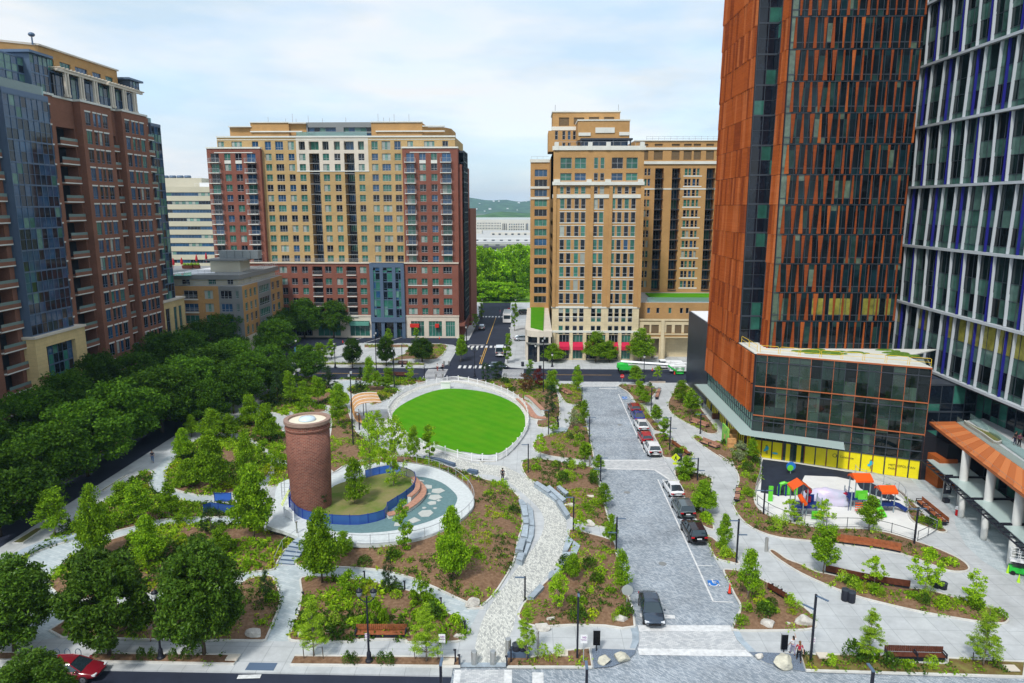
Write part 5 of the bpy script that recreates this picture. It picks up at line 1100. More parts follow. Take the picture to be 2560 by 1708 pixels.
# shop front on the road side: green glass band, yellow wrap, glass canopy
XS = XF+.35
mb = MB(); ny = 26
for i in range(ny):
 a, b = 97.8+26*i/ny,97.8+26*(i+1)/ny; mb.quad((XS,b,3.9),(XS,a,3.9),(XS,a,6.5),(XS,b,6.5),1); mb.bx(XS-.08, XS, a-.04, a+.04,0,6.5,0)
 mb.quad((XS,b,2.9),(XS,a,2.9),(XS,a,3.9),(XS,b,3.9),2); mb.quad((XS,b,.1),(XS,a,.1),(XS,a,2.9),(XS,b,2.9),3 if i % 5 not in (2,) else 2)
mb.bx(XS-.06, XS,97.8,123.8,5.1,5.2,0); mb.bx(XS-.06, XS,97.8,123.8,3.85,3.95,0)
mb.bx(XS+.1, XS+2,97.9,124, .1,6.5,0)
M_YEL = pm('yellow window wrap',(.80,.68,.01), rough=.4, var=(1.2,.06))
F_.build(mb, 'shop_front', [M_DARKF, M_GC, M_GD, M_YEL])
mb = MB()
for i in range(nP):
 if i in (3,4): continue
 a, b = LP*(i+.06)/nP, LP*(i+.94)/nP; mb.quad(pp(a,-.02,.15), pp(b,-.02,.15), pp(b,-.02,2.62), pp(a,-.02,2.62),0)
for i in (3,4): a, b = LP*(i+.3)/nP, LP*(i+.7)/nP; mb.quad(pp(a,-.02,.15), pp(b,-.02,.15), pp(b,-.02,2.62), pp(a,-.02,2.62),0)
F_.build(mb, 'yellow_wrap', M_YEL)
def text3d(s, size, p, u, nrm, mat, parent, o=None, bold=0.0, name='lettering'):
 cu = bpy.data.curves.new('lettering', 'FONT'); cu.body = s; cu.size = size; cu.extrude = .01; cu.offset = bold
 to = bpy.data.objects.new('tmp', cu); COL.objects.link(to); dg = bpy.context.evaluated_depsgraph_get()
 me = bpy.data.meshes.new_from_object(to.evaluated_get(dg)); bpy.data.objects.remove(to)
 me.materials.clear(); me.materials.append(mat); u = Vector(u).normalized(); n = Vector(nrm).normalized(); z = n.cross(u)
 M_ = Matrix((u, z, n)).transposed().to_4x4(); M_.translation = Vector(p); me.transform(M_)
 if o is not None: me.transform(Matrix.Translation(-Vector(o)))
 return link(name, me, parent)
u3 = (ud.x, ud.y,0); n3 = (nd.x, nd.y,0)
def pz(u, z): q_ = pa+ud*u+nd*.06; return (q_.x, q_.y, z)
M_INK = pm('dark lettering',(.12,.11,.03)); M_CY = pm('cyan print',(.03,.42,.60)); M_CY2 = pm('olive print',(.2,.2,.05))
text3d('METROPOLITAN', .42, pz(LP*.822,1.45), u3, n3, M_INK, F_.root, F_.o); text3d('PARK', .42, pz(LP*.822,.98), u3, n3, M_INK, F_.root, F_.o)
text3d('Celebrate', .42, pz(LP*.545,1.65), u3, n3, M_INK, F_.root, F_.o)
def pdisc(u, z, ru, rz_, m, hole=0, n=14):
 mb = MB(); vs = []
 for k in range(n): c_, s_ = math.cos(2*PI*k/n), math.sin(2*PI*k/n); vs += [pz(u+c_*ru, z+s_*rz_), pz(u+c_*ru*hole, z+s_*rz_*hole)]
 mb.add(vs, [(2*k,(2*k+2) % (2*n),(2*k+3) % (2*n),2*k+1) for k in range(n)]); F_.build(mb, 'wrap_print', m)
pdisc(LP*.515,1.85, .28, .28, M_INK, .75); pdisc(LP*.53,1.8, .17, .17, M_INK, .7)
for u, z in ((LP*.725,1.5),(LP*.10,1.6)):
 pdisc(u, z+.35, .13, .12, M_CY2,0); pdisc(u+.05, z, .24, .33, M_CY); pdisc(u-.2, z-.35, .2, .18, M_CY); pdisc(u+.12, z-.6, .06, .32, M_CY2); pdisc(u-.02, z-.6, .06, .3, M_CY2)
pdisc(LP*.155,1.0, .4, .14, M_CY)
# glass canopy
M_CG = glassmat('canopy glass',(.74,.93,.89), .72, .08)
mb = MB(); cx0 = 29.2; zc = 3.9
Q = [(cx0,124.2),(cx0,98),(29.2,95.9),(30.2,95.2),(40.9,89.7),(42.0,92.6),(XF+.2,97.6),(XS,98),(XS,124.2)]
mb.prism(Q, zc-.05, zc+.03,0); F_.build(mb, 'canopy_glass', M_CG)
mb = MB()
for i in range(19): y = 98.6+i*1.42; mb.bx(cx0, XS, y-.03, y+.03, zc-.22, zc-.06)
mb.bx(cx0-.06, cx0,99.4,124.2, zc-.15, zc+.05)
for i in range(10):
 t = i/9; a = (Vector((29.6,95.5))*(1-t)+Vector((40.9,89.8))*t); b = a - nd*2.4; mb.tube([(*a,zc-.12),(*b,zc-.12)], .04,4)
F_.build(mb, 'canopy_frame', M_STEEL)
# dark slab wall at the rear corner
mb = MB(); mb.bx(31.3,46,124.3,141,0,14.6); F_.build(mb, 'dark_rear_block', pm('blue black panel',(.02,.028,.05), rough=.4, var=(.5,.3)))
mb = MB(); mb.bx(31.6,45.6,124.6,140.7,14.6,14.7); F_.build(mb, 'rear_roof', M_WHITE)
F_.finish()
# ------------------------------------------------------------ G: glass tower with white fins on the far right
G_ = Bld('office_building', 'dark green glass tower with white fins and blue fins, at the right edge',(66,95,0), M_DARKF)
M_ALU = pm('pale aluminium',(.50,.54,.58), rough=.45); XG = 58.0; ZG = [11.7+8.72*i for i in range(8)]
rr = random.Random(21); mb = MB(); ya, yb = 52.0,113.9; n = 40; bw = (yb-ya)/n
M_GG2 = [pm('tower glass dark',(.008,.018,.018), rough=.05, spec=.4, var=(.35,.6)), pm('tower glass green',(.045,.11,.09), rough=.06, spec=.4, var=(.5,.5)), pm('tower glass grey',(.075,.14,.12), rough=.08, spec=.4, var=(.7,.4)), pm('tower glass black',(.004,.006,.007), rough=.05, spec=.3), M_FG[4]]
for zi, z in enumerate(ZG[:-1]):
 for i in range(n):
  a = ya+i*bw
  for lo, hi, wts in ((0,1.0,(1,5,3,0,0)),(1.0,3.3,(6,1.5,1,3,0)),(3.3,5.4,(1,5,3,0,0)),(5.4,8.72,(6,1.5,1,3,0))):
   m = 1+rr.choices(range(5), wts)[0]
   if zi == 0 and lo in (5.4,) and rr.random() < .55: m = 5
   mb.quad((XG,a+bw,z+lo),(XG,a,z+lo),(XG,a,z+hi),(XG,a+bw,z+hi), m)
  mb.bx(XG-.06, XG, a-.02, a+.02, z, z+8.72,0)
 for zz in (1.0,3.3,5.4): mb.bx(XG-.05, XG, ya, yb, z+zz-.03, z+zz+.03,0)
G_.build(mb, 'glass_wall', [M_DARKF]+M_GG2)
mb = MB(); mb.bx(XG+.02, XG+30, ya,113.9,11.6,73); mb.bx(XG+.5, XG+8,113.8,116.5,11,73); G_.build(mb, 'core_wall', M_DARK)
for z in ZG: mb = MB(); mb.bx(XG-.6, XG, ya, yb+.3, z-.18, z+.16); G_.build(mb, 'white_floor_band', M_ALU)
mb = MB(); bl = MB(); sp = 3.1
for zi, z in enumerate(ZG[:-1]):
 y = yb-.4-(zi % 2)*1.2
 while y > ya:
  s_ = .28 if zi % 2 else -.28
  mb.add([(XG-.36,y-.06,z+.2),(XG,y-.06,z+.2),(XG,y+.06,z+.2),(XG-.36,y+.06,z+.2),(XG-.36,y-.06+s_,z+8.5),(XG,y-.06+s_,z+8.5),(XG,y+.06+s_,z+8.5),(XG-.36,y+.06+s_,z+8.5)], [(0,4,7,3),(0,1,5,4),(3,7,6,2)])
  y -= sp
 y = yb-2.2-(zi % 2)*1.8;
 while y > ya:
  bl.add([(XG-.35,y-.03,z+.2),(XG,y-.03,z+.2),(XG-.35,y+.03,z+.2),(XG,y+.03,z+.2),(XG-.35,y-.03,z+8.5),(XG,y-.03,z+8.5),(XG-.35,y+.03,z+8.5),(XG,y+.03,z+8.5)], [(0,4,6,2),(0,1,5,4),(2,6,7,3)])
  y -= sp*2
G_.build(mb, 'white_fin', M_ALU).__setitem__('kind', 'stuff'); G_.build(bl, 'blue_fin', pm('cobalt blue glass',(.022,.022,.22), rough=.25)).__setitem__('kind', 'stuff')
# lower storeys under the tower: dark glass set back, terrace, orange roof, columns, glass canopies
mb = MB(); mb.bx(XG-.3, XG+30, ya,113.5,11.2,11.5); G_.build(mb, 'soffit', M_DARK)
curtain(G_, 'W', XG+2.5, ya,100,6.6,11.2,1.6,4.6, name='terrace_glass', depth=.4, gw=(8,2,0,0), sill=.3)
curtain(G_, 'S',95.2,50.8, XG+2.5,0,11.3,1.5,3.7, name='return_glass', depth=3, gw=(9,1,0,0), sill=.3)
curtain(G_, 'W',57.0, ya,86.5, .1,6.3,1.5,3.1, name='lobby_glass', depth=.4, gw=(7,4,0,1), sill=.3)
mb = MB(); mb.bx(50.4,52.2,89.0,95, .1,6.0,0); mb.bx(52.2,57,86.5,90, .1,5.8,0); mb.bx(51.2,53.4,86.2,89.0, .1,3.9,1); G_.build(mb, 'corner_block', [pm('near black panel',(.012,.013,.018)), M_TC])
TZ = 6.6; OR = [g('B5',1475,1045,7.4), g('B5',1640,1043,7.4), g('B5',2074,1345,7.4), g('F4',1500,650,7.4), g('F4',1500,930,7.4), g('B5',2074,1512,7.4), g('B5',1720,1232,7.4)]
o0 = Vector(OR[0]); o1 = Vector(g('F4',1295,800,7.4)); i0 = Vector(OR[1]); i1 = Vector(g('F4',1295,590,7.4))
o1 = o0+(o1-o0)*1.9; i1 = i0+(i1-i0)*1.9; nS = 27
mb = MB(); mb.prism([tuple(o0),tuple(i0),tuple(i1),tuple(o1)],7.0,7.3,1)
for i in range(nS):
 a, b = o0+(o1-o0)*i/nS, o0+(o1-o0)*(i+1)/nS; c_, d_ = i0+(i1-i0)*(i+1)/nS, i0+(i1-i0)*i/nS
 mb.add([(*a,7.32),(*b,7.37),(*c_,7.37),(*d_,7.32),(*b,7.30),(*c_,7.30)], [(0,1,2,3),(1,4,5,2)],0 if i % 2 else 2)
G_.build(mb, 'orange_canopy_roof', [pm('light orange panel',(.62,.21,.07), rough=.5), M_ORG, pm('orange panel',(.50,.15,.045), rough=.5)])
mb = MB(); ud2 = (o1-o0).normalized(); off = Vector((ud2.y,-ud2.x)); a, b = o0+off*-.5, o1+off*-.5; rail(mb, [tuple(o0+Vector((.35,0))), tuple(o1+Vector((.35,0)))],7.4, .25, r=.02)
G_.build(mb, 'edge_wire', M_STEEL)
mb = MB(); mb.prism([tuple(i0), tuple(i1),(XG+2.6, i1.y),(XG+2.6, i0.y+2)],6.4,7.2,0); G_.build(mb, 'terrace_floor', pm('terrace paving',(.45,.47,.48), var=(.8,.1)))
tb = smooth(gp('F4', [(790,190),(870,235),(960,275),(1060,310),(1110,350),(1090,372),(1030,365),(940,300),(850,245),(790,205)],7.3),2)
mb = MB(); mb.prism(tb,7.2,7.5,0, top=1); mb.strip(ccw(tb), .12,7.2,7.6,0, True); G_.build(mb, 'terrace_planter', [M_KERB, M_GRASS])
mb = MB(); p0, p1 = g('F4',830,180,7.2), g('F4',1450,620,7.2); mb.quad((*p0,7.2),(*p1,7.2),(*p1,8.3),(*p0,8.3)); p0, p1 = g('F4',720,195,7.3), g('F4',1295,600,7.3); mb.quad((*p0,7.2),(*p1,7.2),(*p1,8.2),(*p0,8.2)); G_.build(mb, 'terrace_glass_rail', glassmat('balcony glass',(.55,.8,.78), .35))
# tall columns
def tcol(x, y, z1_, r):
 m = MB(); m.lathe([(r*.95,0),(r,z1_*.15),(r*1.15,z1_)],14,(x-G_.o[0], y-G_.o[1],0)); return m.build('column', M_COLM, G_.root, smooth=True)
M_COLM = pm('pale concrete column',(.52,.53,.51), var=(.8,.08))
for k in (('F4',795,435),('F4',1010,590),('F4',1255,770)):
 x, y = g(*k,7.0); tcol(x+.2, y,7.0, .42)
for dy in (7.2,14.4): tcol(x+.1, y-dy,7.0, .42)
SC_ = [('F4',755,1000),('F4',948,1190),('F4',1175,1415)]
cols = [g(*k, .12) for k in SC_]
for x, y in cols+[(cols[-1][0]-.2, cols[-1][1]-6.5)]: tcol(x, y,3.0, .32)
# low glass canopies
mbf = MB(); e0 = g('F4',415,510,3.3); e1 = g('F4',1295,1290,3.3); e0v, e1v = Vector(e0), Vector(e1); e1v = e0v+(e1v-e0v)*1.3
mbf.tube([(*e0v,3.3),(*e1v,3.3)], .09,5); mbf.tube([(e0v.x+.7,e0v.y,3.3),(e1v.x+.7,e1v.y,3.3)], .06,5)
for i in range(5):
 t0, t1 = i/5+.005,(i+1)/5-.02; a, b = e0v+(e1v-e0v)*t0, e0v+(e1v-e0v)*t1
 m = MB(); m.prism([(a.x+.75,a.y),(b.x+.75,b.y),(b.x+4.6,b.y),(a.x+4.6,a.y)],3.35,3.42); G_.build(m, 'canopy_glass', M_CG)
 for k in range(6): y = a.y+(b.y-a.y)*k/5; X = a.x+(b.x-a.x)*k/5; mbf.bx(X, X+4.6, y-.03, y+.03,3.2,3.34)
 mbf.bx(a.x, a.x+4.6, b.y-.35, b.y-.05,3.15,3.4)
G_.build(mbf, 'canopy_frame', M_BLACK)
G_.finish()
# ------------------------------------------------------------ far scenery beyond the street
M_PENT = pm('far limestone',(.55,.53,.47), var=(.05,.06))
P_ = Bld('office_building', 'long low pale stone building far beyond the end of the street',(-50,1110,0), M_DARKF)
mb = MB(); pX = lambda a, y=700: aY('E5', a, y,1100)[0]; pZ = lambda b, x=700: aY('E5', x, b,1100)[1]
hh = []
for i in range(22): hh += [(pX(75+i*30), pX(75+i*30+13), pZ(b), pZ(a)) for a, b in ((760,785),(808,835),(858,885))]
for i in range(9): hh += [(pX(885+i*34), pX(885+i*34+15), pZ(b), pZ(a)) for a, b in ((778,808),(825,858),(878,910))]
for a0 in (755,785,818,1212,1240): hh.append((pX(a0), pX(a0+17), pZ(905), pZ(775)))
facade(mb, 'S',1100, pX(-500), pX(1500),-3, pZ(735), hh,0, depth=.6); shell(mb, pX(-500), pX(1500),1100,1180,-3, pZ(735), 'S',0,1)
mb.prism([(pX(60),1100),(pX(1500),1100),(pX(1500),1160),(pX(60),1160)], pZ(735), pZ(700),0)
mb.add([(pX(60),1101,pZ(700)),(pX(1500),1101,pZ(700)),(pX(1500),1130,pZ(662)),(pX(150),1130,pZ(662))], [(0,1,2,3)],1)
P_.build(mb, 'wall', [M_PENT, pm('far slate roof',(.40,.44,.42))])
for h in hh: P_.win((h[0],1100.4, h[2]),0, h[1]-h[0], h[3]-h[2],(2, .5),(6,1,2,0),0)
P_.finish()
def farbox(name, label, cat, k, xa, xb, yt, yb_, Y, d, mat, kind=None):
 a, b = aY(k, xa, yt, Y)[0], aY(k, xb, yt, Y)[0]; zt_, zb_ = aY(k, xa, yt, Y)[1], aY(k, xa, yb_, Y)[1]
 m = MB(); m.bx(a, b, Y, Y+d, zb_, zt_);
 n = int((b-a)/8)
 for i in range(n): m.bx(a+8*i+2, a+8*i+5, Y-.1, Y+.2, zb_+(zt_-zb_)*.3, zb_+(zt_-zb_)*.7,1)
 o = m.build(name, [mat, M_DARKF]); return tag(o, label, cat, kind=kind)
farbox('elevated_road', None, None, 'E5',-300,1500,1170,1222,520,14, pm('grey concrete deck',(.36,.36,.34)), 'structure')
farbox('elevated_road', None, None, 'E5',-300,1500,1075,1130,700,14, pm('pale concrete deck',(.55,.56,.55)), 'structure')
farbox('retaining_wall', 'long pale concrete wall below the far stone building', 'wall', 'E5',520,1500,950,1020,900,10, M_PENT)
farbox('storage_building', 'low pale annex with a dark doorway in front of the far stone building', 'building', 'E5',-100,350,915,1020,950,20, M_PENT)
farbox('car_park_building', 'dark open shed below the far elevated road', 'building', 'E5',250,800,1225,1300,480,12, pm('shed grey',(.10,.10,.11)))
sheet('road', [(-120,560),(40,560),(60,1090),(-160,1090)], .0, pm('far pale paving',(.45,.45,.43), var=(.03,.12)))
sheet('grass_verge', [(-110,470),(-10,470),(-14,560),(-120,560)], .05, MATS['bright verge grass'])
# wooded hills
def ridge(name, Y, z0, zfun, mat, x0=-2600, x1=1500, dep=900):
 mb = MB(); n = 90; rows_ = 8
 for j in range(rows_):
  for i in range(n): x = x0+(x1-x0)*i/(n-1); t = j/(rows_-1); y = Y+dep*t; mb.v.append((x, y, z0+(zfun(x)-z0)*math.sin(t*PI/2)+(12*noise.noise(Vector((x*.008,y*.008,2))) if 0 < j else 0)))
 for j in range(rows_-1):
  for i in range(n-1): a = j*n+i; mb.f.append((a,a+1,a+n+1,a+n)); mb.m.append(0)
 o = mb.build(name, mat, smooth=True); o['kind'] = 'structure'; return o
M_HILL = pm('wooded hillside',(.05,.10,.035), rough=1, var=(.02,.6)); M_HILL2 = pm('near woodland',(.05,.12,.03), rough=1, var=(.03,.5))
ridge('hills',3700,0, lambda x: 78+9*math.sin(x*.011)+6*math.sin(x*.029), M_HILL)
ridge('hills',1500,0, lambda x: 16+2*math.sin(x*.05), M_HILL2,-900,500,400)
rr = random.Random(5); HH = []
for i in range(14):
 X = rr.uniform(-300,60); Y = rr.uniform(3750,4300); m = MB(); w_ = rr.uniform(5,14); h_ = rr.uniform(3,7); m.bx(-w_/2, w_/2,-5,5,0, h_); m.bx(-w_/2-.4, w_/2+.4,-5.4,5.4, h_, h_+.8,1)
 t = (Y-3700)/900; zz = 80*math.sin(t*PI/2)
 HH.append(tag(m.build('hill_house', [M_WHITE, M_ROOF], loc=(X, Y, zz-3)), 'tiny pale building among the blue wooded hills', 'building', 'pale buildings on the far hills'))
# ============================================================ VEGETATION
L_DK = leafmat('dark foliage',(.055,.135,.012)); L_MID = leafmat('mid foliage',(.17,.36,.012)); L_LT = leafmat('light foliage',(.28,.52,.018)); L_YL = leafmat('yellow green foliage',(.30,.44,.012))
L_ST = leafmat('street tree foliage',(.050,.145,.008), rnd=.38); L_CON = leafmat('conifer foliage',(.025,.07,.016), trans=.15); L_CYP = leafmat('feathery foliage',(.28,.50,.03)); L_RED = leafmat('red foliage',(.15,.035,.02)); L_RUST = leafmat('rust foliage',(.18,.10,.03))
L_MAG = leafmat('magnolia foliage',(.06,.15,.012), rough=.35, trans=.2); L_PALE = leafmat('pale flowering foliage',(.28,.36,.17)); L_WOOD = leafmat('bright woodland foliage',(.22,.50,.012))
def leaves(C, size, seed, flat=0.0, asp=.55, up=.0):
 """one bent quad per leaf centre"""
 rs = np.random.RandomState(seed); n = len(C); s = size*rs.uniform(.6,1.35,(n,1))
 nr = rs.normal(size=(n,3)); nr[:,2] = nr[:,2]*(1+flat*3)+up; nr /= np.linalg.norm(nr, axis=1, keepdims=True)
 t = rs.normal(size=(n,3)); t -= nr*(t*nr).sum(1, keepdims=True); t /= np.linalg.norm(t, axis=1, keepdims=True); b = np.cross(nr, t)
 V = np.stack([C-t*s, C-b*s*asp+nr*s*.15, C+t*s, C+b*s*asp+nr*s*.15],1).reshape(-1,3)
 return V
def quadmesh(name, V, mats, mi=None):
 me = bpy.data.meshes.new(name); n = len(V)//4; me.vertices.add(len(V)); me.vertices.foreach_set('co', V.astype(np.float32).ravel())
 me.loops.add(4*n); me.loops.foreach_set('vertex_index', np.arange(4*n, dtype=np.int32)); me.polygons.add(n)
 me.polygons.foreach_set('loop_start', np.arange(0,4*n,4, dtype=np.int32)); me.polygons.foreach_set('loop_total', np.full(n,4, dtype=np.int32))
 for m in mats: me.materials.append(m)
 if mi is not None: me.polygons.foreach_set('material_index', mi.astype(np.int32))
 me.update(calc_edges=True); me.validate(); return me
def crown_pts(seed, H, R, z0, env, nc, nl, rc, shell_=.6, fl=.75):
 rs = np.random.RandomState(seed); P = []; cen = []
 while len(cen) < nc:
  t = rs.uniform(0,1); e = env(t)
  if rs.uniform() > e+.15: continue
  a = rs.uniform(0,2*PI); q = shell_+(1-shell_)*rs.uniform() if rs.uniform() < .75 else rs.uniform(0, shell_)
  w = 1+.16*math.sin(a*2+seed)+.1*math.sin(a*5+seed*2+t*6)
  cen.append((math.cos(a)*R*e*q*w, math.sin(a)*R*e*q*w, z0+(H-z0)*t))
 cen = np.array(cen); k = rs.randint(0, nc, nl); r = rs.normal(size=(nl,3)); r /= np.linalg.norm(r, axis=1, keepdims=True)
 cr_ = rc*rs.uniform(.6,1.4, nc)[k]; P = cen[k]+r*(cr_*rs.uniform(0,1, nl)**.45)[:, None]*[1,1, fl]
 return P[P[:,2] > z0*.7], cen
def wood(name, H, r, cen, mat, nlimb, seed, top=.9, lean=.0):
 mb = MB(); rr = random.Random(seed); n = 6
 path = [(lean*math.sin(i*.9+seed)*.1*H*.1*i/n, lean*math.cos(i*1.1)*.1*H*.1*i/n, H*top*i/n-.25*(i == 0)) for i in range(n+1)]
 mb.tube(path, [r*(1.25 if i == 0 else 1-.85*i/n) for i in range(n+1)],7)
 for c in sorted(cen.tolist(), key=lambda c: rr.random())[:nlimb]:
  zb = max(H*.15, c[2]-math.hypot(c[0], c[1])*.75-.2); zb = min(zb, H*top*.9)
  mb.tube([(0,0,zb),(c[0]*.5, c[1]*.5, zb+(c[2]-zb)*.4), tuple(c)], [r*.45, r*.28, r*.08],5, cap=False)
 return mb.mesh(name, mat, smooth=True)
KIND = {}
def kind(key, H, R, z0, env, nc, nl, rc, ls, leafm, barkm=M_BARK, nlimb=14, r=.12, shell_=.6, flat=0., asp=.55, fl=.75, var=2, top=.9, up=0., dim=None):
 res = []
 for v in range(var):
  sd_ = sum(map(ord, key))+v*17; P, cen = crown_pts(sd_, H, R, z0, env, nc, nl, rc, shell_, fl)
  cm = quadmesh('crown', leaves(P, ls, sd_, flat, asp, up), [leafm]); wm = wood('trunk', H, r, cen, barkm, nlimb, sd_, top, .5)
  res.append((cm, wm))
 KIND[key] = (H, R, res)
ov = lambda t: max(.05, math.sin(PI*min(1,(t*.86+.12)))**.6)            # oval
con = lambda t: max(.04,(1-t)**.75*min(1,(t+.08)*7))                    # cone
pyr = lambda t: max(.05, min(1, t*4+.35)*(1-t)**.55)                       # pyramid with round foot
dome_ = lambda t: max(.05, math.sqrt(max(0,1-(max(0, t-.25)/.78)**2))*min(1, .55+t*2.2))
kind('street',10.5,4.8,2.6, dome_,120,16000,1.2, .21, L_ST, nlimb=22, r=.22, shell_=.65, var=3)
kind('park',7.5,2.6,1.6, pyr,95,10500, .78, .15, L_MID, nlimb=18, r=.12, var=3)
kind('magnolia',9.0,4.3,1.9, dome_,230,30000, .85, .19, L_MAG, nlimb=24, r=.2, shell_=.8, flat=.3, var=3, asp=.45)
kind('young',6.5,1.7,1.6, pyr,75,5600, .52, .115, L_MID, nlimb=16, r=.07, barkm=M_BARKL, var=3)
kind('light',6.0,1.7,1.4, ov,46,2600, .42, .12, L_LT, nlimb=18, r=.06, barkm=M_BARKL, var=3, asp=.6)
kind('birch',7.5,1.7,1.5, ov,70,4200, .45, .11, L_LT, nlimb=26, r=.08, barkm=M_BARKL, var=2)
kind('cypress',6.5,1.7,1.3, con,95,8500, .42, .12, L_CYP, nlimb=40, r=.08, barkm=M_BARKL, fl=.22, asp=.18, flat=.4, var=2)
kind('column',5.5, .75, .7, ov,34,2600, .32, .10, L_MID, nlimb=8, r=.06, barkm=M_BARKL, var=2)
kind('conifer',4.5,1.35, .25, con,80,5200, .30, .085, L_CON, nlimb=10, r=.09, shell_=.75, asp=.25, var=2)
kind('yew',3.2,1.0, .15, ov,40,2600, .32, .085, L_CON, nlimb=8, r=.06, asp=.3)
kind('bush',2.2,1.25, .1, ov,34,1700, .38, .105, L_MID, nlimb=14, r=.04, top=.7)
kind('redtree',4.0,1.4, .6, ov,34,1500, .4, .11, L_RED, nlimb=14, r=.05)
kind('rusttree',3.2,1.3, .4, ov,34,1300, .4, .11, L_RUST, nlimb=14, r=.05)
kind('pale',3.5,1.2, .5, ov,34,1300, .4, .10, L_PALE, nlimb=14, r=.05, barkm=M_BARKL)
kind('wild',9.0,4.0, .6, dome_,60,5200,1.1, .26, L_WOOD, nlimb=16, r=.18, var=3)
NAMES = dict(street='street_tree', park='park_tree', magnolia='street_tree', young='young_tree', light='young_tree', birch='birch_tree', cypress='cypress_tree', column='column_tree', conifer='conifer_tree', yew='yew_tree', bush='large_shrub', redtree='red_leaved_tree', rusttree='rust_leaved_shrub', pale='flowering_tree', wild='wild_tree')
tcount = {}
def plant(kd, x, y, H, R, label, group=None, z=.3, cat='tree'):
 H0, R0, res = KIND[kd]; v = tcount.get(kd,0); tcount[kd] = v+1; cm, wm = res[v % len(res)]
 t = thing(NAMES[kd], label, cat,(x, y, z), random.uniform(0,6.28), group); t.scale = (R/R0, R/R0, H/H0)
 link('trunk', wm, t); link('crown', cm, t); return t
def tree(kd, k, bx_, by_, tx_, ty_, w, label, group=None, z=.25, cat='tree'):
 """base pixel, top pixel and crown width (in the crop's pixels) from the survey"""
 x, y = g(k, bx_, by_, z); top = aY(k, tx_, ty_, y)[1]; H = max(1.2, top-z)
 dep = (Vector((x, y, z))-Vector(CP)).dot(Vector(Fw)); R = max(.5, w/KEY[k][2]*dep/FPX/2*.98)
 return plant(kd, x, y, H, R, label, group, z, cat)
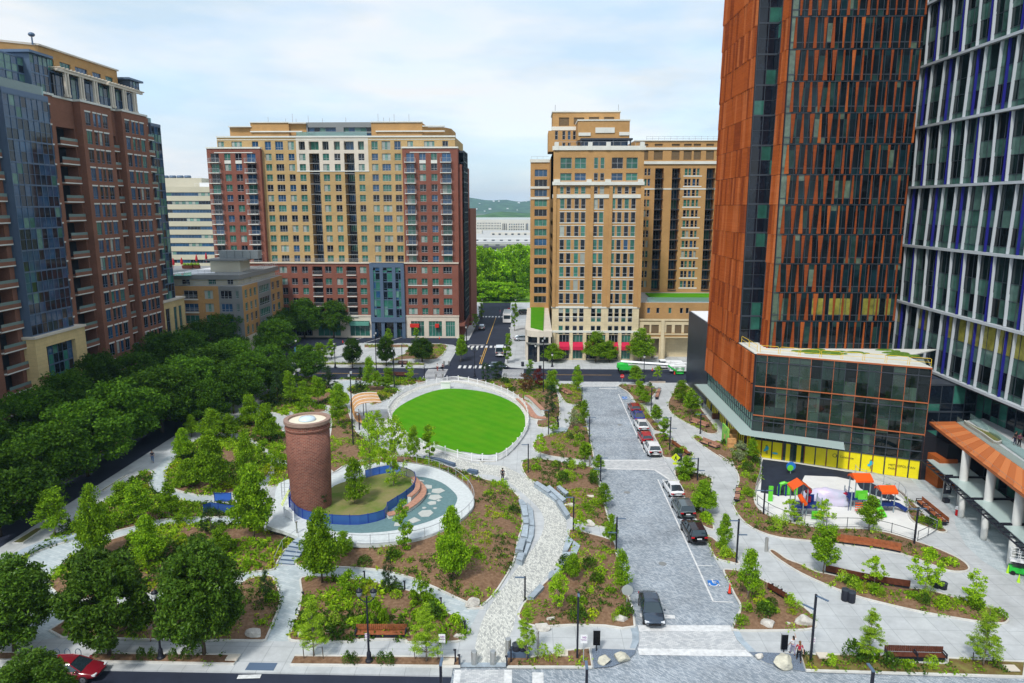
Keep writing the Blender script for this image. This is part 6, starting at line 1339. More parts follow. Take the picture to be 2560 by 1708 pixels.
# the big dark trees along the front kerb
tree('magnolia','A3',100,1345,95,755,560, 'big dense dark green front tree at the left edge of the photo')
tree('magnolia','A3',755,1365,745,690,580, 'big dense dark green tree between the red car and the globe lamp')
tree('magnolia','A3',1410,1365,1400,650,560, 'big dense dark green tree by the front kerb, just right of the globe lamp')
p = aY('A3',190,1410,41)
plant('magnolia', p[0],41, p[1]-.0,2.6, 'light green treetop in front of the red car, bottom left corner', z=0)
T3 = [
('young','A3',385,560,380,232,240,'young green tree left of the brightest tree, beside the curved dark stone wall'),
('park','A3',670,725,605,212,255,'bright green upright tree at the top of the curved path, above the left front tree'),
('park','A3',1032,752,1040,420,230,'green tree alone in the mulch bed between the two front dark trees'),
('park','A6',110,470,120,-105,330,'large full green tree just left of the brick water tower foot'),
('yew','A3',1460,545,1490,365,150,'small dark bushy tree beside the blue netting left of the brick tower'),
('young','A3',1530,690,1535,478,170,'small green tree in the bed left of the stone stairs'),
('park','A6',635,800,622,238,350,'broad light green tree standing right of the stone stairs'),
('young','A6',800,600,795,392,170,'small green tree under the raised ring plaza, right of the stairs tree'),
('column','A6',1267,580,1262,165,120,'slim upright tree in front of the raised ring plaza railing'),
('park','A6',1645,800,1625,222,270,'tall dense green tree in mulch right of the raised ring plaza'),
('conifer','A6',1150,860,1150,585,160,'dark conifer beside the stone path, middle of the front park'),
('conifer','A6',205,945,205,690,160,'dark conifer left of the vertical stone path'),
('cypress','A6',570,1355,545,880,260,'light green tree by the front planter, left of the double globe lamp'),
('cypress','A6',1440,1395,1440,950,270,'light green tree by the front planter, right of the long wooden bench'),
('bush','A6',1395,965,1400,735,200,'round green small tree on the right side of the diagonal stone path'),
('bush','A6',845,905,840,712,180,'round green shrub tree at the top of the bed with the double lamp'),
('bush','A6',1035,1135,1030,880,170,'green shrub tree behind the long wooden bench'),
('birch','A5',913,1248,915,765,150,'slender airy tree on the grass island, left of the pair by the blue fence'),
('birch','A5',1078,1328,1068,790,190,'slender airy tree on the grass island nearest the curved wooden seat'),
('birch','A5',965,1010,965,748,120,'slender airy tree beside the cobbled path left of the oval lawn'),
('young','A5',806,1452,805,1080,180,'young tree in the dry grass right of the brick tower'),
('yew','A5',560,1490,553,1312,120,'dark green bushy tree at the foot of the brick tower'),
('young','A5',1217,1112,1206,832,110,'young round tree outside the lawn fence, left of the slim column tree'),
('column','A5',1328,1100,1322,848,95,'slim column tree outside the near side of the lawn fence'),
('young','A5',690,850,698,640,120,'young tree right behind the top of the brick tower'),
('conifer','A5',625,600,628,430,140,'very dark dense tree by the curved granite path near the cross street'),
('conifer','A5',265,700,270,470,150,'dark green tall tree left of the curved beds, near the street corner'),
('conifer','A5',250,560,245,410,110,'black green tree standing near the left zebra crossing'),
('conifer','A5',848,600,845,440,85,'dark pointed conifer right of the very dark dense tree'),
('young','A5',965,610,963,470,80,'light young tree between the conifer and the ring path'),
('light','A5',1190,545,1190,405,80,'light young tree near the cross street kerb, left of the lawn'),
('light','A5',912,520,910,385,70,'thin pale green tree by the cross street, near the tall black pole'),
('young','A5',480,540,478,370,120,'light green tree at the street corner by the left crossing'),
('young','A5',1028,600,1027,510,80,'small green tree beyond the pergola'),
('street','A5',788,445,785,250,150,'round dark tree in the small park across the street, leftmost of three'),
('street','A5',1025,430,1025,240,140,'round dark tree in the small park across the street, middle of three'),
('street','A5',1275,400,1280,250,190,'round dark tree in the small park across the street, rightmost of three'),
('young','A5',565,390,562,275,130,'green tree in the far small park beside the side street'),
('column','A5',640,380,640,250,60,'narrow light tree in the far small park'),
('young','A5',1545,400,1545,230,90,'narrow young tree by the sidewalk at the far street corner'),
('column','A5',1235,265,1238,165,45,'narrow tree in front of the blue glass entrance bay, right one'),
('young','A5',1040,280,1040,168,70,'young tree in front of the blue glass entrance bay, left one'),
('park','F1',1380,1250,1390,890,260,'light green tree in the rounded bed above the tower top'),
('park','F2',790,1200,770,425,470,'large bright green spreading tree in the dense left bed'),
('park','F2',500,1150,470,780,360,'green bushy tree low in the dense left bed'),
('park','F2',1250,1120,1200,430,330,'tall green tree at the right side of the dense left bed'),
('park','F2',420,780,400,380,300,'grey green tree at the street edge of the dense left bed'),
('park','F2',800,520,780,130,380,'green tree beside the left street, above the dense left bed'),
('park','F2',1000,500,1010,190,280,'second green tree beside the left street, above the dense left bed'),
('park','F2',520,480,500,200,190,'thin green tree by the left street planter strip'),
('park','F2',1500,560,1490,60,340,'green tree left of the brick tower top'),
('bush','F2',1480,820,1440,540,260,'bushy green tree left of the middle of the brick tower'),
('bush','F2',1680,900,1690,600,220,'low spreading shrub tree against the left side of the brick tower'),
('young','F1',700,1200,690,720,230,'tall green tree in the curved bed left of the pergola'),
('young','F1',1100,1180,1090,760,260,'airy green tree with pale stem in the rounded bed'),
('young','F1',900,1200,900,840,230,'light green tree in the curved bed above the tower'),
('bush','F1',950,1400,930,1080,330,'bright green spreading shrub tree just above the tower'),
('park','F1',150,1500,140,1050,330,'green tree by the left curved path loop'),
('bush','F1',350,1560,340,1230,300,'green shrub tree below the left curved path loop'),
('young','F1',1820,1000,1810,520,200,'bright yellow green tree behind the pergola'),
('young','F1',2080,960,2080,640,190,'green tree by the bed right of the pergola'),
('young','F1',1000,800,990,540,230,'light green tree beside the corner crossing'),
('young','A3',850,330,850,180,200,'dark green tree by the left sidewalk, above the long bed'),
('young','A3',960,470,960,160,230,'green tree in the long bed beside the lamp and left path'),
('bush','A3',800,480,800,300,200,'green shrub tree in the long left bed'),
('young','A3',1170,430,1160,180,170,'small dark tree behind the slim lamp on the left path'),
('bush','A3',1270,460,1265,365,140,'yellow green shrub tree right of the slim lamp'),
('street','E3',1740,880,1745,600,260,'dark tree before the red awning shop, left of the pair'),
('street','E3',2020,880,2020,600,260,'dark tree before the red awning shop, right of the pair'),
('park','B2',655,440,660,325,180,'low dark green tree under the left red awnings of the tan tower'),
('park','B2',945,445,935,245,190,'tall green tree in front of the middle red awnings'),
('park','B2',1035,445,1030,305,130,'smaller green tree right of the middle red awnings'),
('park','B2',1250,445,1248,225,190,'tall pointed green tree at the right end of the tan tower'),
('column','B2',350,452,350,260,60,'narrow tree in a planter along the far street, nearest one'),
('column','B2',395,235,395,50,45,'narrow dark tree along the right side of the far street, farthest one'),
('column','B2',172,150,172,50,40,'narrow dark tree along the left side of the far street, farthest one'),
('column','B2',130,230,128,120,50,'narrow dark tree along the left side of the far street, middle one'),
('young','B2',40,430,35,265,90,'narrow green tree at the left corner of the far street'),
('column','B2',500,500,500,435,50,'narrow light green tree by the crossing in front of the tan tower'),
('yew','B2',200,575,200,455,70,'dark clipped upright shrub behind the lawn fence, left one'),
('yew','B2',285,570,285,445,110,'dark clipped upright shrub behind the lawn fence, middle one'),
('yew','B2',500,600,500,488,75,'dark clipped upright shrub behind the lawn fence, right one'),
('redtree','B2',560,630,548,492,95,'small red leaved tree behind the oval lawn'),
('rusttree','B2',470,645,470,530,110,'rust coloured shrub beside the small red leaved tree'),
('young','B2',650,660,655,490,100,'light green tree left of the dark conifer by the lawn terrace'),
('young','B2',820,650,818,465,95,'tall light tree at the top left corner of the paved road'),
('yew','B2',645,790,640,600,110,'dark green column tree beside the wooden lawn terrace'),
('pale','B2',790,890,790,770,100,'white flowering small tree in the bed left of the paved road'),
('young','B2',868,860,862,705,80,'young tree on the left kerb of the paved road, third from the far end'),
('young','B2',870,1115,860,980,110,'green tree on the left kerb above the raised crossing'),
('young','B2',962,1185,960,1072,90,'green tree on the left kerb right beside the raised crossing'),
('young','B2',995,1425,990,1265,115,'green tree on the left kerb of the paved road below the raised crossing'),
('light','B2',570,1095,570,935,100,'pale young tree at the left tip of the round bed by the lawn'),
('light','B2',655,925,650,820,90,'pale young tree beside the slim black sculpture'),
('young','B2',1240,715,1240,560,80,'young tree in the top island right of the paved road, left one'),
('young','B2',1282,735,1278,640,95,'young tree in the top island right of the paved road, right one'),
('young','B2',1210,590,1205,470,115,'dark green tree in front of the green boom lift'),
('light','B2',1360,575,1360,470,60,'small pale tree near the white utility truck'),
('young','B2',1350,865,1343,728,95,'young tree in the island beside the blue car'),
('column','B2',1405,985,1405,820,85,'slim tree in the island beside the red hatchback'),
('young','B2',1555,1235,1560,1080,155,'broad young tree right of the yellow crossing sign'),
('park','B2',1670,1465,1660,1250,205,'dense young tree in the island right of the white sedan'),
('young','B2',1520,730,1510,572,115,'young tree at the top of the leaf shaped bed near the shops'),
('young','B2',1590,810,1590,625,135,'young tree in the middle of the leaf shaped bed near the shops'),
('young','B3',1192,530,1190,258,125,'young tree on the left road kerb, next to the lamp by the short link path'),
('young','B3',1270,890,1265,540,155,'dense young tree on the left road kerb opposite the wheelchair bay'),
('light','B3',955,430,955,248,115,'light green sapling by the short link path, behind the slim lamp'),
('young','B3',905,790,895,555,130,'bright green tree beside the lower granite slabs'),
('light','B3',785,1015,780,660,190,'airy light green tree in the triangular front bed'),
('cypress','B3',545,1385,540,930,180,'pale feathery tree by the black litter bins, front centre'),
('young','B6',198,515,200,240,135,'dense young tree in the small island below the black car'),
('young','B6',370,855,365,495,185,'dense young tree in the island with the red traffic cone'),
('young','B6',912,665,920,300,235,'tallest young tree right of the paved road, at the left end of the dark bench'),
('light','B6',1275,765,1272,550,150,'round pale sapling behind the curved dark bench'),
('light','B6',1638,835,1640,490,235,'wide airy pale tree near the right end of the curved dark bench'),
('light','B6',1988,895,2010,648,180,'pale sapling at the right part of the long lower bed'),
('cypress','B6',2058,1325,2100,905,245,'feathery light tree at the right end of the front planter'),
('cypress','B6',1230,1305,1250,900,200,'feathery light tree in the front planter left of the dark bench'),
('light','B6',678,305,665,138,115,'pale sapling at the playground fence, leftmost of three'),
('light','B6',908,335,905,145,135,'pale sapling at the playground fence, middle of three'),
('young','B6',1238,365,1240,108,190,'fuller green tree at the playground fence, rightmost of three'),
('pale','B5',272,1300,270,1160,95,'small white flowering tree near the corner of the glass canopy'),
('young','B5',352,1295,358,1155,105,'green tree in front of the yellow wrapped shop window corner'),
]
for r_ in T3: tree(*r_)
# avenue along the left street
ordn = ['nearest', 'second', 'third', 'fourth', 'fifth', 'sixth', 'seventh', 'eighth', 'ninth', 'tenth', 'farthest']
rr = random.Random(8)
for i in range(9):
 Y = 74+i*9.4; plant('street',-70.0+rr.uniform(-.8,.8), Y, rr.uniform(9.0,11.0), rr.uniform(4.6,5.4), 'dense dark street tree against the brick building, %s of its row from the front' % ordn[i])
for i,(X, Y, H, R) in enumerate(((-57.2,70,8.6,4.8),(-57.6,78.5,9.0,5.0),(-58.4,87.5,9.4,5.0),(-59,97,9.8,5.2),(-58,106,9.8,5.4),(-57.5,115,9.8,5.5),(-57.5,124,9.6,5.4),(-57.5,132.5,9.4,5.0))):
 plant('street', X, Y, H, R, 'dense dark tree overhanging the left street on the park side, %s from the front' % ordn[i])
for i,(X, Y, H, R) in enumerate(((-52.0,108,7.6,3.6),(-51.0,116.5,8.2,3.9),(-51.5,125,8.4,4.0),(-51.0,133,8.2,3.9),(-45.5,139,7.0,3.2),(-46.5,127,6.8,3.0))):
 plant('street', X, Y, H, R, 'leafy green tree between the left street and the park, %s' % ('nearest','second nearest','third','fourth','farthest, at the crossing','slightly inside the park')[i])
for i,(X, Y, H, R) in enumerate(((-71,160,10.2,5.0),(-72,172,9.8,4.8),(-58.5,158,9.2,4.4),(-69,184,9.8,4.8),(-61,187,10,4.6),(-53.5,188.5,9.5,4.4),(-62,170,8.5,3.8))):
 plant('street', X, Y, H, R, ['dark street tree at the corner before the low tan building', 'dark tree beside the right flank of the low tan building', 'dark tree at the far left street corner, nearest the crossing', 'dark tree at the rear right corner of the low tan building', 'dark tree before the left shops of the wide red brick building', 'dark tree left of the cream framed shop entrance', 'smaller dark tree in the far left side street'][i])
# wild trees at the end of the street
WT = []
for i,(px_, py_, H, R) in enumerate(((90,1180,16,7),(150,1150,20,8),(230,1160,18,7.5),(300,1150,19,7),(360,1170,20,8),(415,1180,19,8),(60,1175,17,7),(190,1195,12,6),(270,1200,11,6),(335,1205,11,6))):
 x, y = g('B1', px_, py_,0); WT.append(plant('wild', x*285/y,272+i*5.3 if i < 7 else 268, H*(.95 if i < 7 else .6), R, 'bright green wild tree in the thicket closing the far street', 'bright trees closing the end of the far street', z=0))
# ------------------------------------------------------------ shrubs
def shrubmesh(name, H, R, n, ls, mat, seed, fl=1.0, asp=.5):
 rs = np.random.RandomState(seed); a = rs.uniform(0,2*PI, n); e = rs.uniform(0,1, n)**.6; r = np.sqrt(rs.uniform(0,1, n))
 z = H*(.1+.9*e*np.sqrt(np.maximum(0,1-r*r*.85))); P = np.stack([np.cos(a)*r*R, np.sin(a)*r*R, z],1)
 return quadmesh(name, leaves(P, ls, seed, asp=asp), [mat])
SH = [shrubmesh('shrub', .75, .5,230, .09, L_MID,1), shrubmesh('shrub', .95, .6,300, .09, L_DK,2), shrubmesh('shrub', .6, .45,180, .085, L_LT,3), shrubmesh('grass_clump',1.0, .35,170, .13, L_LT,4, asp=.14), shrubmesh('shrub', .45, .5,170, .08, L_YL,5), shrubmesh('grass_clump', .8, .4,160, .12, L_CYP,6, asp=.14)]
placed = 0
def bedz(P, x, y, dome=.35): return .2+dome*(1-math.exp(-edgedist(x, y, P)/2.2))
WHERE = dict(R1='the long lower right bed', R2='the curved playground bed', R3='the island with the red traffic cone', R4='the small island beside the black car', R5='the small island beside the grey car', R6='the island beside the white sedan', R7='the island by the yellow sign', R8='the narrow island by the red cars', R9='the top island by the cross street', R10='the leaf shaped bed near the shops', R11='the front right planter', R12='the slope by the playground', C1='the triangular front bed', C2='the bed right of the cobbled path', C3='the round bed right of the lawn', C5='the bed behind the wooden lawn terrace', L1='the bed behind the long front bench', L2='the mulch slope around the ring', L3='the big bed below the curved path', L4='the bed behind the dark front trees', P1='the double lamp planter', P2='the dark tree planter', P4='the tall pole planter', L7='the long left bed by the sidewalk')
NSH = dict(R1=24, R2=22, R3=13, R4=6, R5=6, R6=6, R7=5, R8=4, R9=6, R10=9, R11=9, R12=6, C1=24, C2=20, C3=10, C5=12, L1=24, L2=30, L3=26, L4=14, P1=0, P2=0, P4=2, L7=10)
SHK = {}
for key, n in NSH.items():
 P = BEDS[key]; rs = random.Random(sum(map(ord, key))); xs = [p[0] for p in P]; ys = [p[1] for p in P]; tries = 0; k = 0
 while k < n and tries < 4000:
  tries += 1; x, y = rs.uniform(min(xs), max(xs)), rs.uniform(min(ys), max(ys))
  if not inside(x, y, P) or edgedist(x, y, P) < .5 or noise.noise(Vector((x*.25, y*.25,7))) < -.12: continue
  if key == 'L2' and inside(x, y, offset(DECK,-.6)): continue
  m = rs.choices(range(6),(4,3,3,3,1,2))[0]; s_ = rs.uniform(.8,1.5)
  o = link(SH[m].name, SH[m], None,(x, y, bedz(P, x, y)-.05), rs.uniform(0,6)); o.scale = (s_, s_, s_*rs.uniform(.8,1.3)); k += 1
  dsc = ('mid green leafy shrub','dark green shrub','light green low shrub','upright green grass tuft','yellow green low shrub','pale green grass tuft')[m]
  SHK.setdefault((dsc, WHERE[key]), []).append(o); tag(o, None, 'shrub' if m not in (3,5) else 'grass clump', 'shrubs in '+WHERE[key])
def spx(o): d = Vector(o.location)-Vector(CP); return d.dot(Vector(Rt))/d.dot(Vector(Fw))
def ordlab(L_, base):
 L_ = sorted(L_, key=spx); n = len(L_); W_ = ['first','second','third','fourth','fifth','sixth','seventh','eighth','ninth','tenth','eleventh','twelfth','thirteenth','fourteenth','fifteenth']
 for i, o in enumerate(L_): o['label'] = base if n == 1 else '%s, %s' % (base, 'leftmost' if i == 0 else 'rightmost' if i == n-1 else W_[i]+' from the left')
for (a, b), L_ in SHK.items(): ordlab(L_, '%s in %s' % (a, b))
CLP = {0: [],1: []}
# clipped round shrubs in the front planters
for k, X, Y, nm in (('A6',825,1410,0),('A6',885,1415,0),('A6',1088,1412,0),('A6',1158,1422,0),('A3',975,1400,1),('A3',1055,1400,1),('A3',1195,1405,1),('A3',1280,1405,1)):
 x, y = g(k, X, Y, .25); o = link('shrub', SH[1], None,(x, y, .15), X); o.scale = (.62,.62,1.2)
 CLP[nm].append(o); tag(o, None, 'shrub',('clipped shrubs by the double lamp', 'clipped shrubs below the dark trees')[nm])
ordlab(WT, 'bright green wild tree in the thicket closing the far street'); ordlab(CLP[0], 'round clipped shrub in the planter of the double lamp'); ordlab(CLP[1], 'round clipped shrub in the planter below the dark trees')
dens = dict(R1=1.4, R2=1.8, R2b=2, R3=1.6, R4=1.4, R5=1.6, R6=1.6, R7=1.0, R8=2, R9=1.4, R10=1.8, R11=1.6, R12=1.6, C1=2.0, C2=2.4, C3=2.2, C4=2.4, C5=2.0, L1=3.0, L2=2.3, L3=3.4, L4=2.6, L7=3.2, L8=3.2, L9=3, L9b=3, L10=3.2, L11=3, L12=3, L13=2.8, L14=3, L15=3.2, P1=.6, P2=.6, P4=1.0, X1=2, X2=1, X3=2, X4=1.5)
rs = np.random.RandomState(77); V = []; MI = []
for key, d in dens.items():
 P = BEDS[key]; xs = [p[0] for p in P]; ys = [p[1] for p in P]; area = (max(xs)-min(xs))*(max(ys)-min(ys)); n = int(area*d*1.9)
 for _ in range(n):
  x, y = rs.uniform(min(xs), max(xs)), rs.uniform(min(ys), max(ys)); q_ = noise.noise(Vector((x*.22, y*.22,3)))
  th = .06-.10*d
  if q_ < th or not inside(x, y, P): continue
  if key == 'L2' and inside(x, y, DECK): continue
  col_ = noise.noise(Vector((x*.16, y*.16,11))); m = 0 if col_ < -.12 else (1 if col_ < .16 else 2)
  if noise.noise(Vector((x*.3, y*.3,19))) > .33: m = 3
  if rs.uniform() < .12: m = rs.randint(0,4)
  nl = 9; h = (.2 if d < 3 else .34)*rs.uniform(.6,1.6); C = np.stack([x+rs.normal(0, .16, nl), y+rs.normal(0, .16, nl), bedz(P, x, y, .8 if key == 'L2' else .35)+rs.uniform(0, h, nl)],1)
  V.append(leaves(C,(.13 if d < 3 else .19), rs.randint(1 << 30), asp=.4)); MI += [m]*nl
V = np.concatenate(V); me = quadmesh('ground_cover', V, [L_DK, L_MID, L_LT, L_YL], np.array(MI)); tag(link('ground_cover', me), kind='stuff')
# ============================================================ OBJECTS OF THE PARK
def S2(*a): return Vector(g(*a))
# brick water tower
tcx, tcy = (g('A5',400,1450,ZR)[0]+g('A5',650,1400,ZR)[0])/2,76.6
tcx = aY('A5',498,1300,76.6)[0]; TR = (aY('A5',648,1150,76.6)[0]-aY('A5',348,1150,76.6)[0])/2*.97
TH = aY('A5',482,800,76.6)[1]-ZR
t = thing('brick_tower', 'round red brick tower with flat white top beside the raised ring plaza', 'tower',(tcx, tcy, ZR))
M_TB = brickmat('tower brick',(.25,.088,.060),(.15,.052,.040),(.27,.18,.14), vec='cyl', w=.42, h=.17, mortar=.02, blot=(.5,.16), bump=.5)
mb = MB(); mb.lathe([(TR*.93,-.2),(TR*.93,.1),(TR*1.0,TH*.55),(TR*1.0,TH-1.15),(TR*.99,TH-1.15)],56); o = mb.build('wall', M_TB, t, smooth=True)
mb = MB(); mb.lathe([(TR*1.0,TH-1.2),(TR*1.05,TH-1.0),(TR*1.05,TH-.85),(TR*1.0,TH-.8),(TR*1.0,TH-.3)],56); mb.build('brick_cornice', M_TB, t, smooth=False)
mb = MB(); n = 56
ro, ri = TR*1.075, TR*.88
for k in range(n):
 a, b = 2*PI*k/n,2*PI*(k+1)/n
 P = lambda r, z, q_: (r*math.cos(q_), r*math.sin(q_), z)
 mb.quad(P(ro,TH-.35,a),P(ro,TH-.35,b),P(ro,TH,b),P(ro,TH,a)); mb.quad(P(ro,TH,a),P(ro,TH,b),P(ri,TH,b),P(ri,TH,a)); mb.quad(P(ri,TH,a),P(ri,TH,b),P(ri,TH-.25,b),P(ri,TH-.25,a)); mb.quad(P(ro,TH-.35,a),P(ri,TH-.35,a),P(ri,TH-.35,b),P(ro,TH-.35,b))
mb.build('rim', pm('brown coping',(.30,.20,.16), var=(2,.15)), t)
mb = MB(); mb.lathe([(ri+.02,TH-.22),(.05,TH-.2)],40); mb.build('roof', pm('cream roof membrane',(.72,.66,.52), var=(1.5,.06)), t)
mb = MB(); mb.lathe([(.95,TH-.2),(.95,TH-.08),(.8,TH+.12),(.4,TH+.22),(.02,TH+.25)],24); mb.build('skylight_dome', pm('pale skylight',(.55,.66,.74), rough=.15), t, smooth=True)
mb = MB()
for k in range(14):
 a = PI*1.02+k*.028
 for j in range(46): mb.box((math.cos(a)*TR*1.005, math.sin(a)*TR*1.005, TH*.35+j*.14),(.06,.10,.06),0, rz=a) if (j+k) % 2 else None
mb.build('projecting_brick', M_TB, t).__setitem__('kind', 'stuff')
# white fence round the lawn
def fence_along(root, pts, z, H, mat, post, picket=None, rails=(.15,.85), step=2.3, closed=False, pw=.14, net=None, cap=False):
 P = [Vector(p) for p in pts];
 if closed: P.append(P[0])
 d = [0];
 for i in range(len(P)-1): d.append(d[-1]+(P[i+1]-P[i]).length)
 def at(s):
  for i in range(len(P)-1):
   if s <= d[i+1] or i == len(P)-2: return P[i]+(P[i+1]-P[i])*((s-d[i])/max(1e-6, d[i+1]-d[i]))
 L_ = d[-1]; n = max(1, round(L_/step)); o0 = root.location
 pm_ = MB(); pm_.bx(-pw/2, pw/2,-pw/2, pw/2,0, H+.08);
 if cap: pm_.bx(-pw*.7, pw*.7,-pw*.7, pw*.7, H+.08, H+.13)
 me = pm_.mesh('post', post)
 cnt = 0; rest = MB()
 for i in range(n+(0 if closed else 1)):
  p = at(L_*i/n)
  if cnt < 100: link('post', me, root,(p.x-o0.x, p.y-o0.y, z-o0.z)); cnt += 1
 for i in range(n):
  a, b = at(L_*i/n), at(L_*(i+1)/n); mb = MB(); m_ = at(L_*(i+.5)/n)
  for u, v in ((a, m_),(m_, b)):
   for r in rails:
    du = (v-u); an = math.atan2(du.y, du.x); c = (u+v)/2; mb.box((c.x-o0.x, c.y-o0.y, z-o0.z+H*r),(du.length, .05, .09 if picket else .04),0, rz=an)
   if picket:
    k = int((v-u).length/.17)
    for j in range(k): q_ = u+(v-u)*(j+.5)/k; mb.box((q_.x-o0.x, q_.y-o0.y, z-o0.z+H*.5),(.06,.03,H*.72),0, rz=math.atan2((v-u).y,(v-u).x))
   if net: mb.quad((u.x-o0.x,u.y-o0.y,z-o0.z+.03),(v.x-o0.x,v.y-o0.y,z-o0.z+.03),(v.x-o0.x,v.y-o0.y,z-o0.z+H),(u.x-o0.x,u.y-o0.y,z-o0.z+H),1)
  mb.build('panel', [mat, net] if net else mat, root)
fl = thing('picket_fence', 'white picket fence running all round the oval green lawn', 'fence',(*LF[0], .12))
fence_along(fl, LF, .14,1.05, M_WHITE, M_WHITE, picket=True, step=2.5, closed=True, cap=True)
t = thing('utility_cabinet', 'small white utility box standing inside the far end of the lawn fence', 'cabinet',(*g('A5',1440,590,.15), .15)); mb = MB(); mb.bx(-.9,.9,-.4,.4,0,1.2); mb.build('box', M_WHITE, t); mb = MB(); mb.bx(-1,1,-.5,.5,1.2,1.3); mb.build('lid', M_WBAND, t)
# railing of the ring plaza
RL = smooth(gp('A5', [(1150,1108),(1320,1133),(1450,1178),(1560,1248),(1620,1318),(1640,1385)], ZR) + gp('A6', [(1792,225),(1700,315),(1550,395),(1400,450),(1200,482),(1000,497),(850,492),(700,478),(600,470)], ZR),2, False)
rl = thing('metal_railing', 'thin grey metal railing curving along the edge of the raised ring plaza', 'railing',(*RL[0], ZR))
fence_along(rl, RL, ZR,1.0, M_FRAMEL, M_FRAMEL, rails=(1.0, .08), step=1.9, pw=.05)
# blue mesh fence round the island
M_NET = glassmat('blue mesh',(.05,.2,.8), .42, .6)
M_BPOST = pm('blue post',(.01,.03,.25))
def blue(pts, z, label, H=1.1):
 t = thing('mesh_barrier', label, 'barrier',(*pts[0], z)); fence_along(t, pts, z, H, M_BPOST, M_BPOST, rails=(.03, .97), step=2.0, pw=.06, net=M_NET); return t
blue(smooth(gp('A5', [(350,1420),(400,1480),(480,1515),(640,1540),(850,1545),(1022,1500),(1030,1455),(1140,1385),(1212,1325),(1230,1270),(1215,1225),(1100,1188),(1000,1190),(880,1222)], ZR),2, False), ZR, 'blue mesh construction fence curving round the dry grass island')
blue(gp('A5', [(345,1425),(352,1360),(362,1290)], ZR), ZR, 'blue mesh panels stacked at the left foot of the brick tower',1.5)
blue(gp('F2', [(680,1490),(760,1450),(900,1475),(1080,1500)], .3), .3, 'lower blue mesh fence by the curved path left of the tower')
blue(gp('F2', [(820,1325),(1040,1325)], .3), .3, 'upper blue mesh fence by the curved path left of the tower')
t = thing('fence_gate', 'short white picket gate at the left foot of the brick tower', 'gate',(*g('A6',345,270,ZR), ZR)); fence_along(t, gp('A6', [(345,285),(415,320)], ZR), ZR,1.1, M_WHITE, M_WHITE, picket=True, step=3)
mb = MB(); mb.box((0,0,.6),(.12,.12,1.2)); mb.box((0,0,1.25),(.22,.22,.1)); tag(mb.build('marker_post', M_STEEL, loc=(*g('A6',440,410,ZR), ZR)), 'grey marker post at the head of the stone stairs', 'post')
# stair handrails
for pts, lb in (([(450,440),(330,540),(268,665)], 'curved thin handrail on the left side of the stone stairs'),([(545,475),(480,560),(425,650)], 'thin handrail on the right side of the stone stairs')):
 P = [g('A6', *p, z) for p, z in zip(pts,(ZR, .6, .15))]; t = thing('handrail', lb, 'handrail',(*P[0],0)); mb = MB(); o0 = Vector((*P[0],0))
 mb.tube([(x-o0.x, y-o0.y, z+.95) for (x, y), z in zip(P,(ZR, .75, .15))], .025,5); mb.build('rail', M_FRAMEL, t)
 for (x, y), z in zip(P,(ZR, .6, .1)): m = MB(); m.tube([(x-o0.x, y-o0.y, z),(x-o0.x, y-o0.y, z+.95)], .02,5); m.build('post', M_FRAMEL, t)
# stepping stones
M_STEP = pm('pale stepping stone',(.46,.48,.45), var=(2,.1))
STN = []
rr = random.Random(2)
for x, y, r in ((1260,1245,.6),(1310,1283,.7),(1382,1310,.95),(1365,1355,.8),(1345,1395,.6),(1300,1467,.95),(1265,1250,.3),(1390,1378,.3),(1325,1330,.25),(1215,1518,.75),(1100,1545,.5),(1290,1430,.25),(1300,1335,.3),(1365,1432,.25)):
 c = g('A5', x, y, ZR); m = MB(); n = rr.choice((4,5,6)); a0 = rr.random()*3; pts = [(math.cos(a0+2*PI*k/n)*r*rr.uniform(.8,1.15), math.sin(a0+2*PI*k/n)*r*rr.uniform(.8,1.15)) for k in range(n)]
 m.prism(pts,0, .05); STN.append(tag(m.build('stepping_stone', M_STEP, loc=(*c, ZR+.012)), None, 'stepping stone', 'stepping stones in the ring path'))
ordlab(STN, 'pale stepping stone in the green grey rubber path')
# curved wooden seats
def curved_seat(name, label, k, inner, z, w, h, mat, base=M_WBAND, cat='bench', back=0.0, sub=4, loc_z=None):
 P = smooth(gp(k, inner, z), sub, False); t = thing(name, label, cat,(*P[0], z)); o0 = P[0]
 Q = [(x-o0[0], y-o0[1]) for x, y in P]; m = MB(); m.strip(Q, w, h-.1, h,0); m.build('seat', mat, t)
 m = MB(); m.strip(offset(Q, .08, False), w-.16,0, h-.1,0); m.build('base', base, t)
 if back: m = MB(); m.strip(offset(Q, w-.08, False), .07, h, h+back,0); m.build('backrest', mat, t)
 return t
curved_seat('curved_bench', 'long curved pink wooden seat, outer lower tier beside the stepping stones', 'A6', [(1150,305),(1260,275),(1360,215),(1425,150),(1440,100),(1420,60),(1380,25)], ZR, .95, .45, M_WOODP)
curved_seat('curved_bench', 'shorter curved pink wooden seat, inner upper tier against the blue fence', 'A6', [(1325,180),(1380,130),(1392,80),(1375,40),(1350,20)], ZR, .6, .85, M_WOODP)
curved_seat('curved_bench', 'two tier wooden terrace beside the lawn fence, lower outer step', 'B2', [(600,830),(550,825),(500,760),(445,705)], .13,1.2, .45, M_WOODP)
curved_seat('curved_bench', 'two tier wooden terrace beside the lawn fence, upper inner step', 'B2', [(600,800),(560,760),(520,720),(480,697)], .13, .7, .9, M_WOODP)
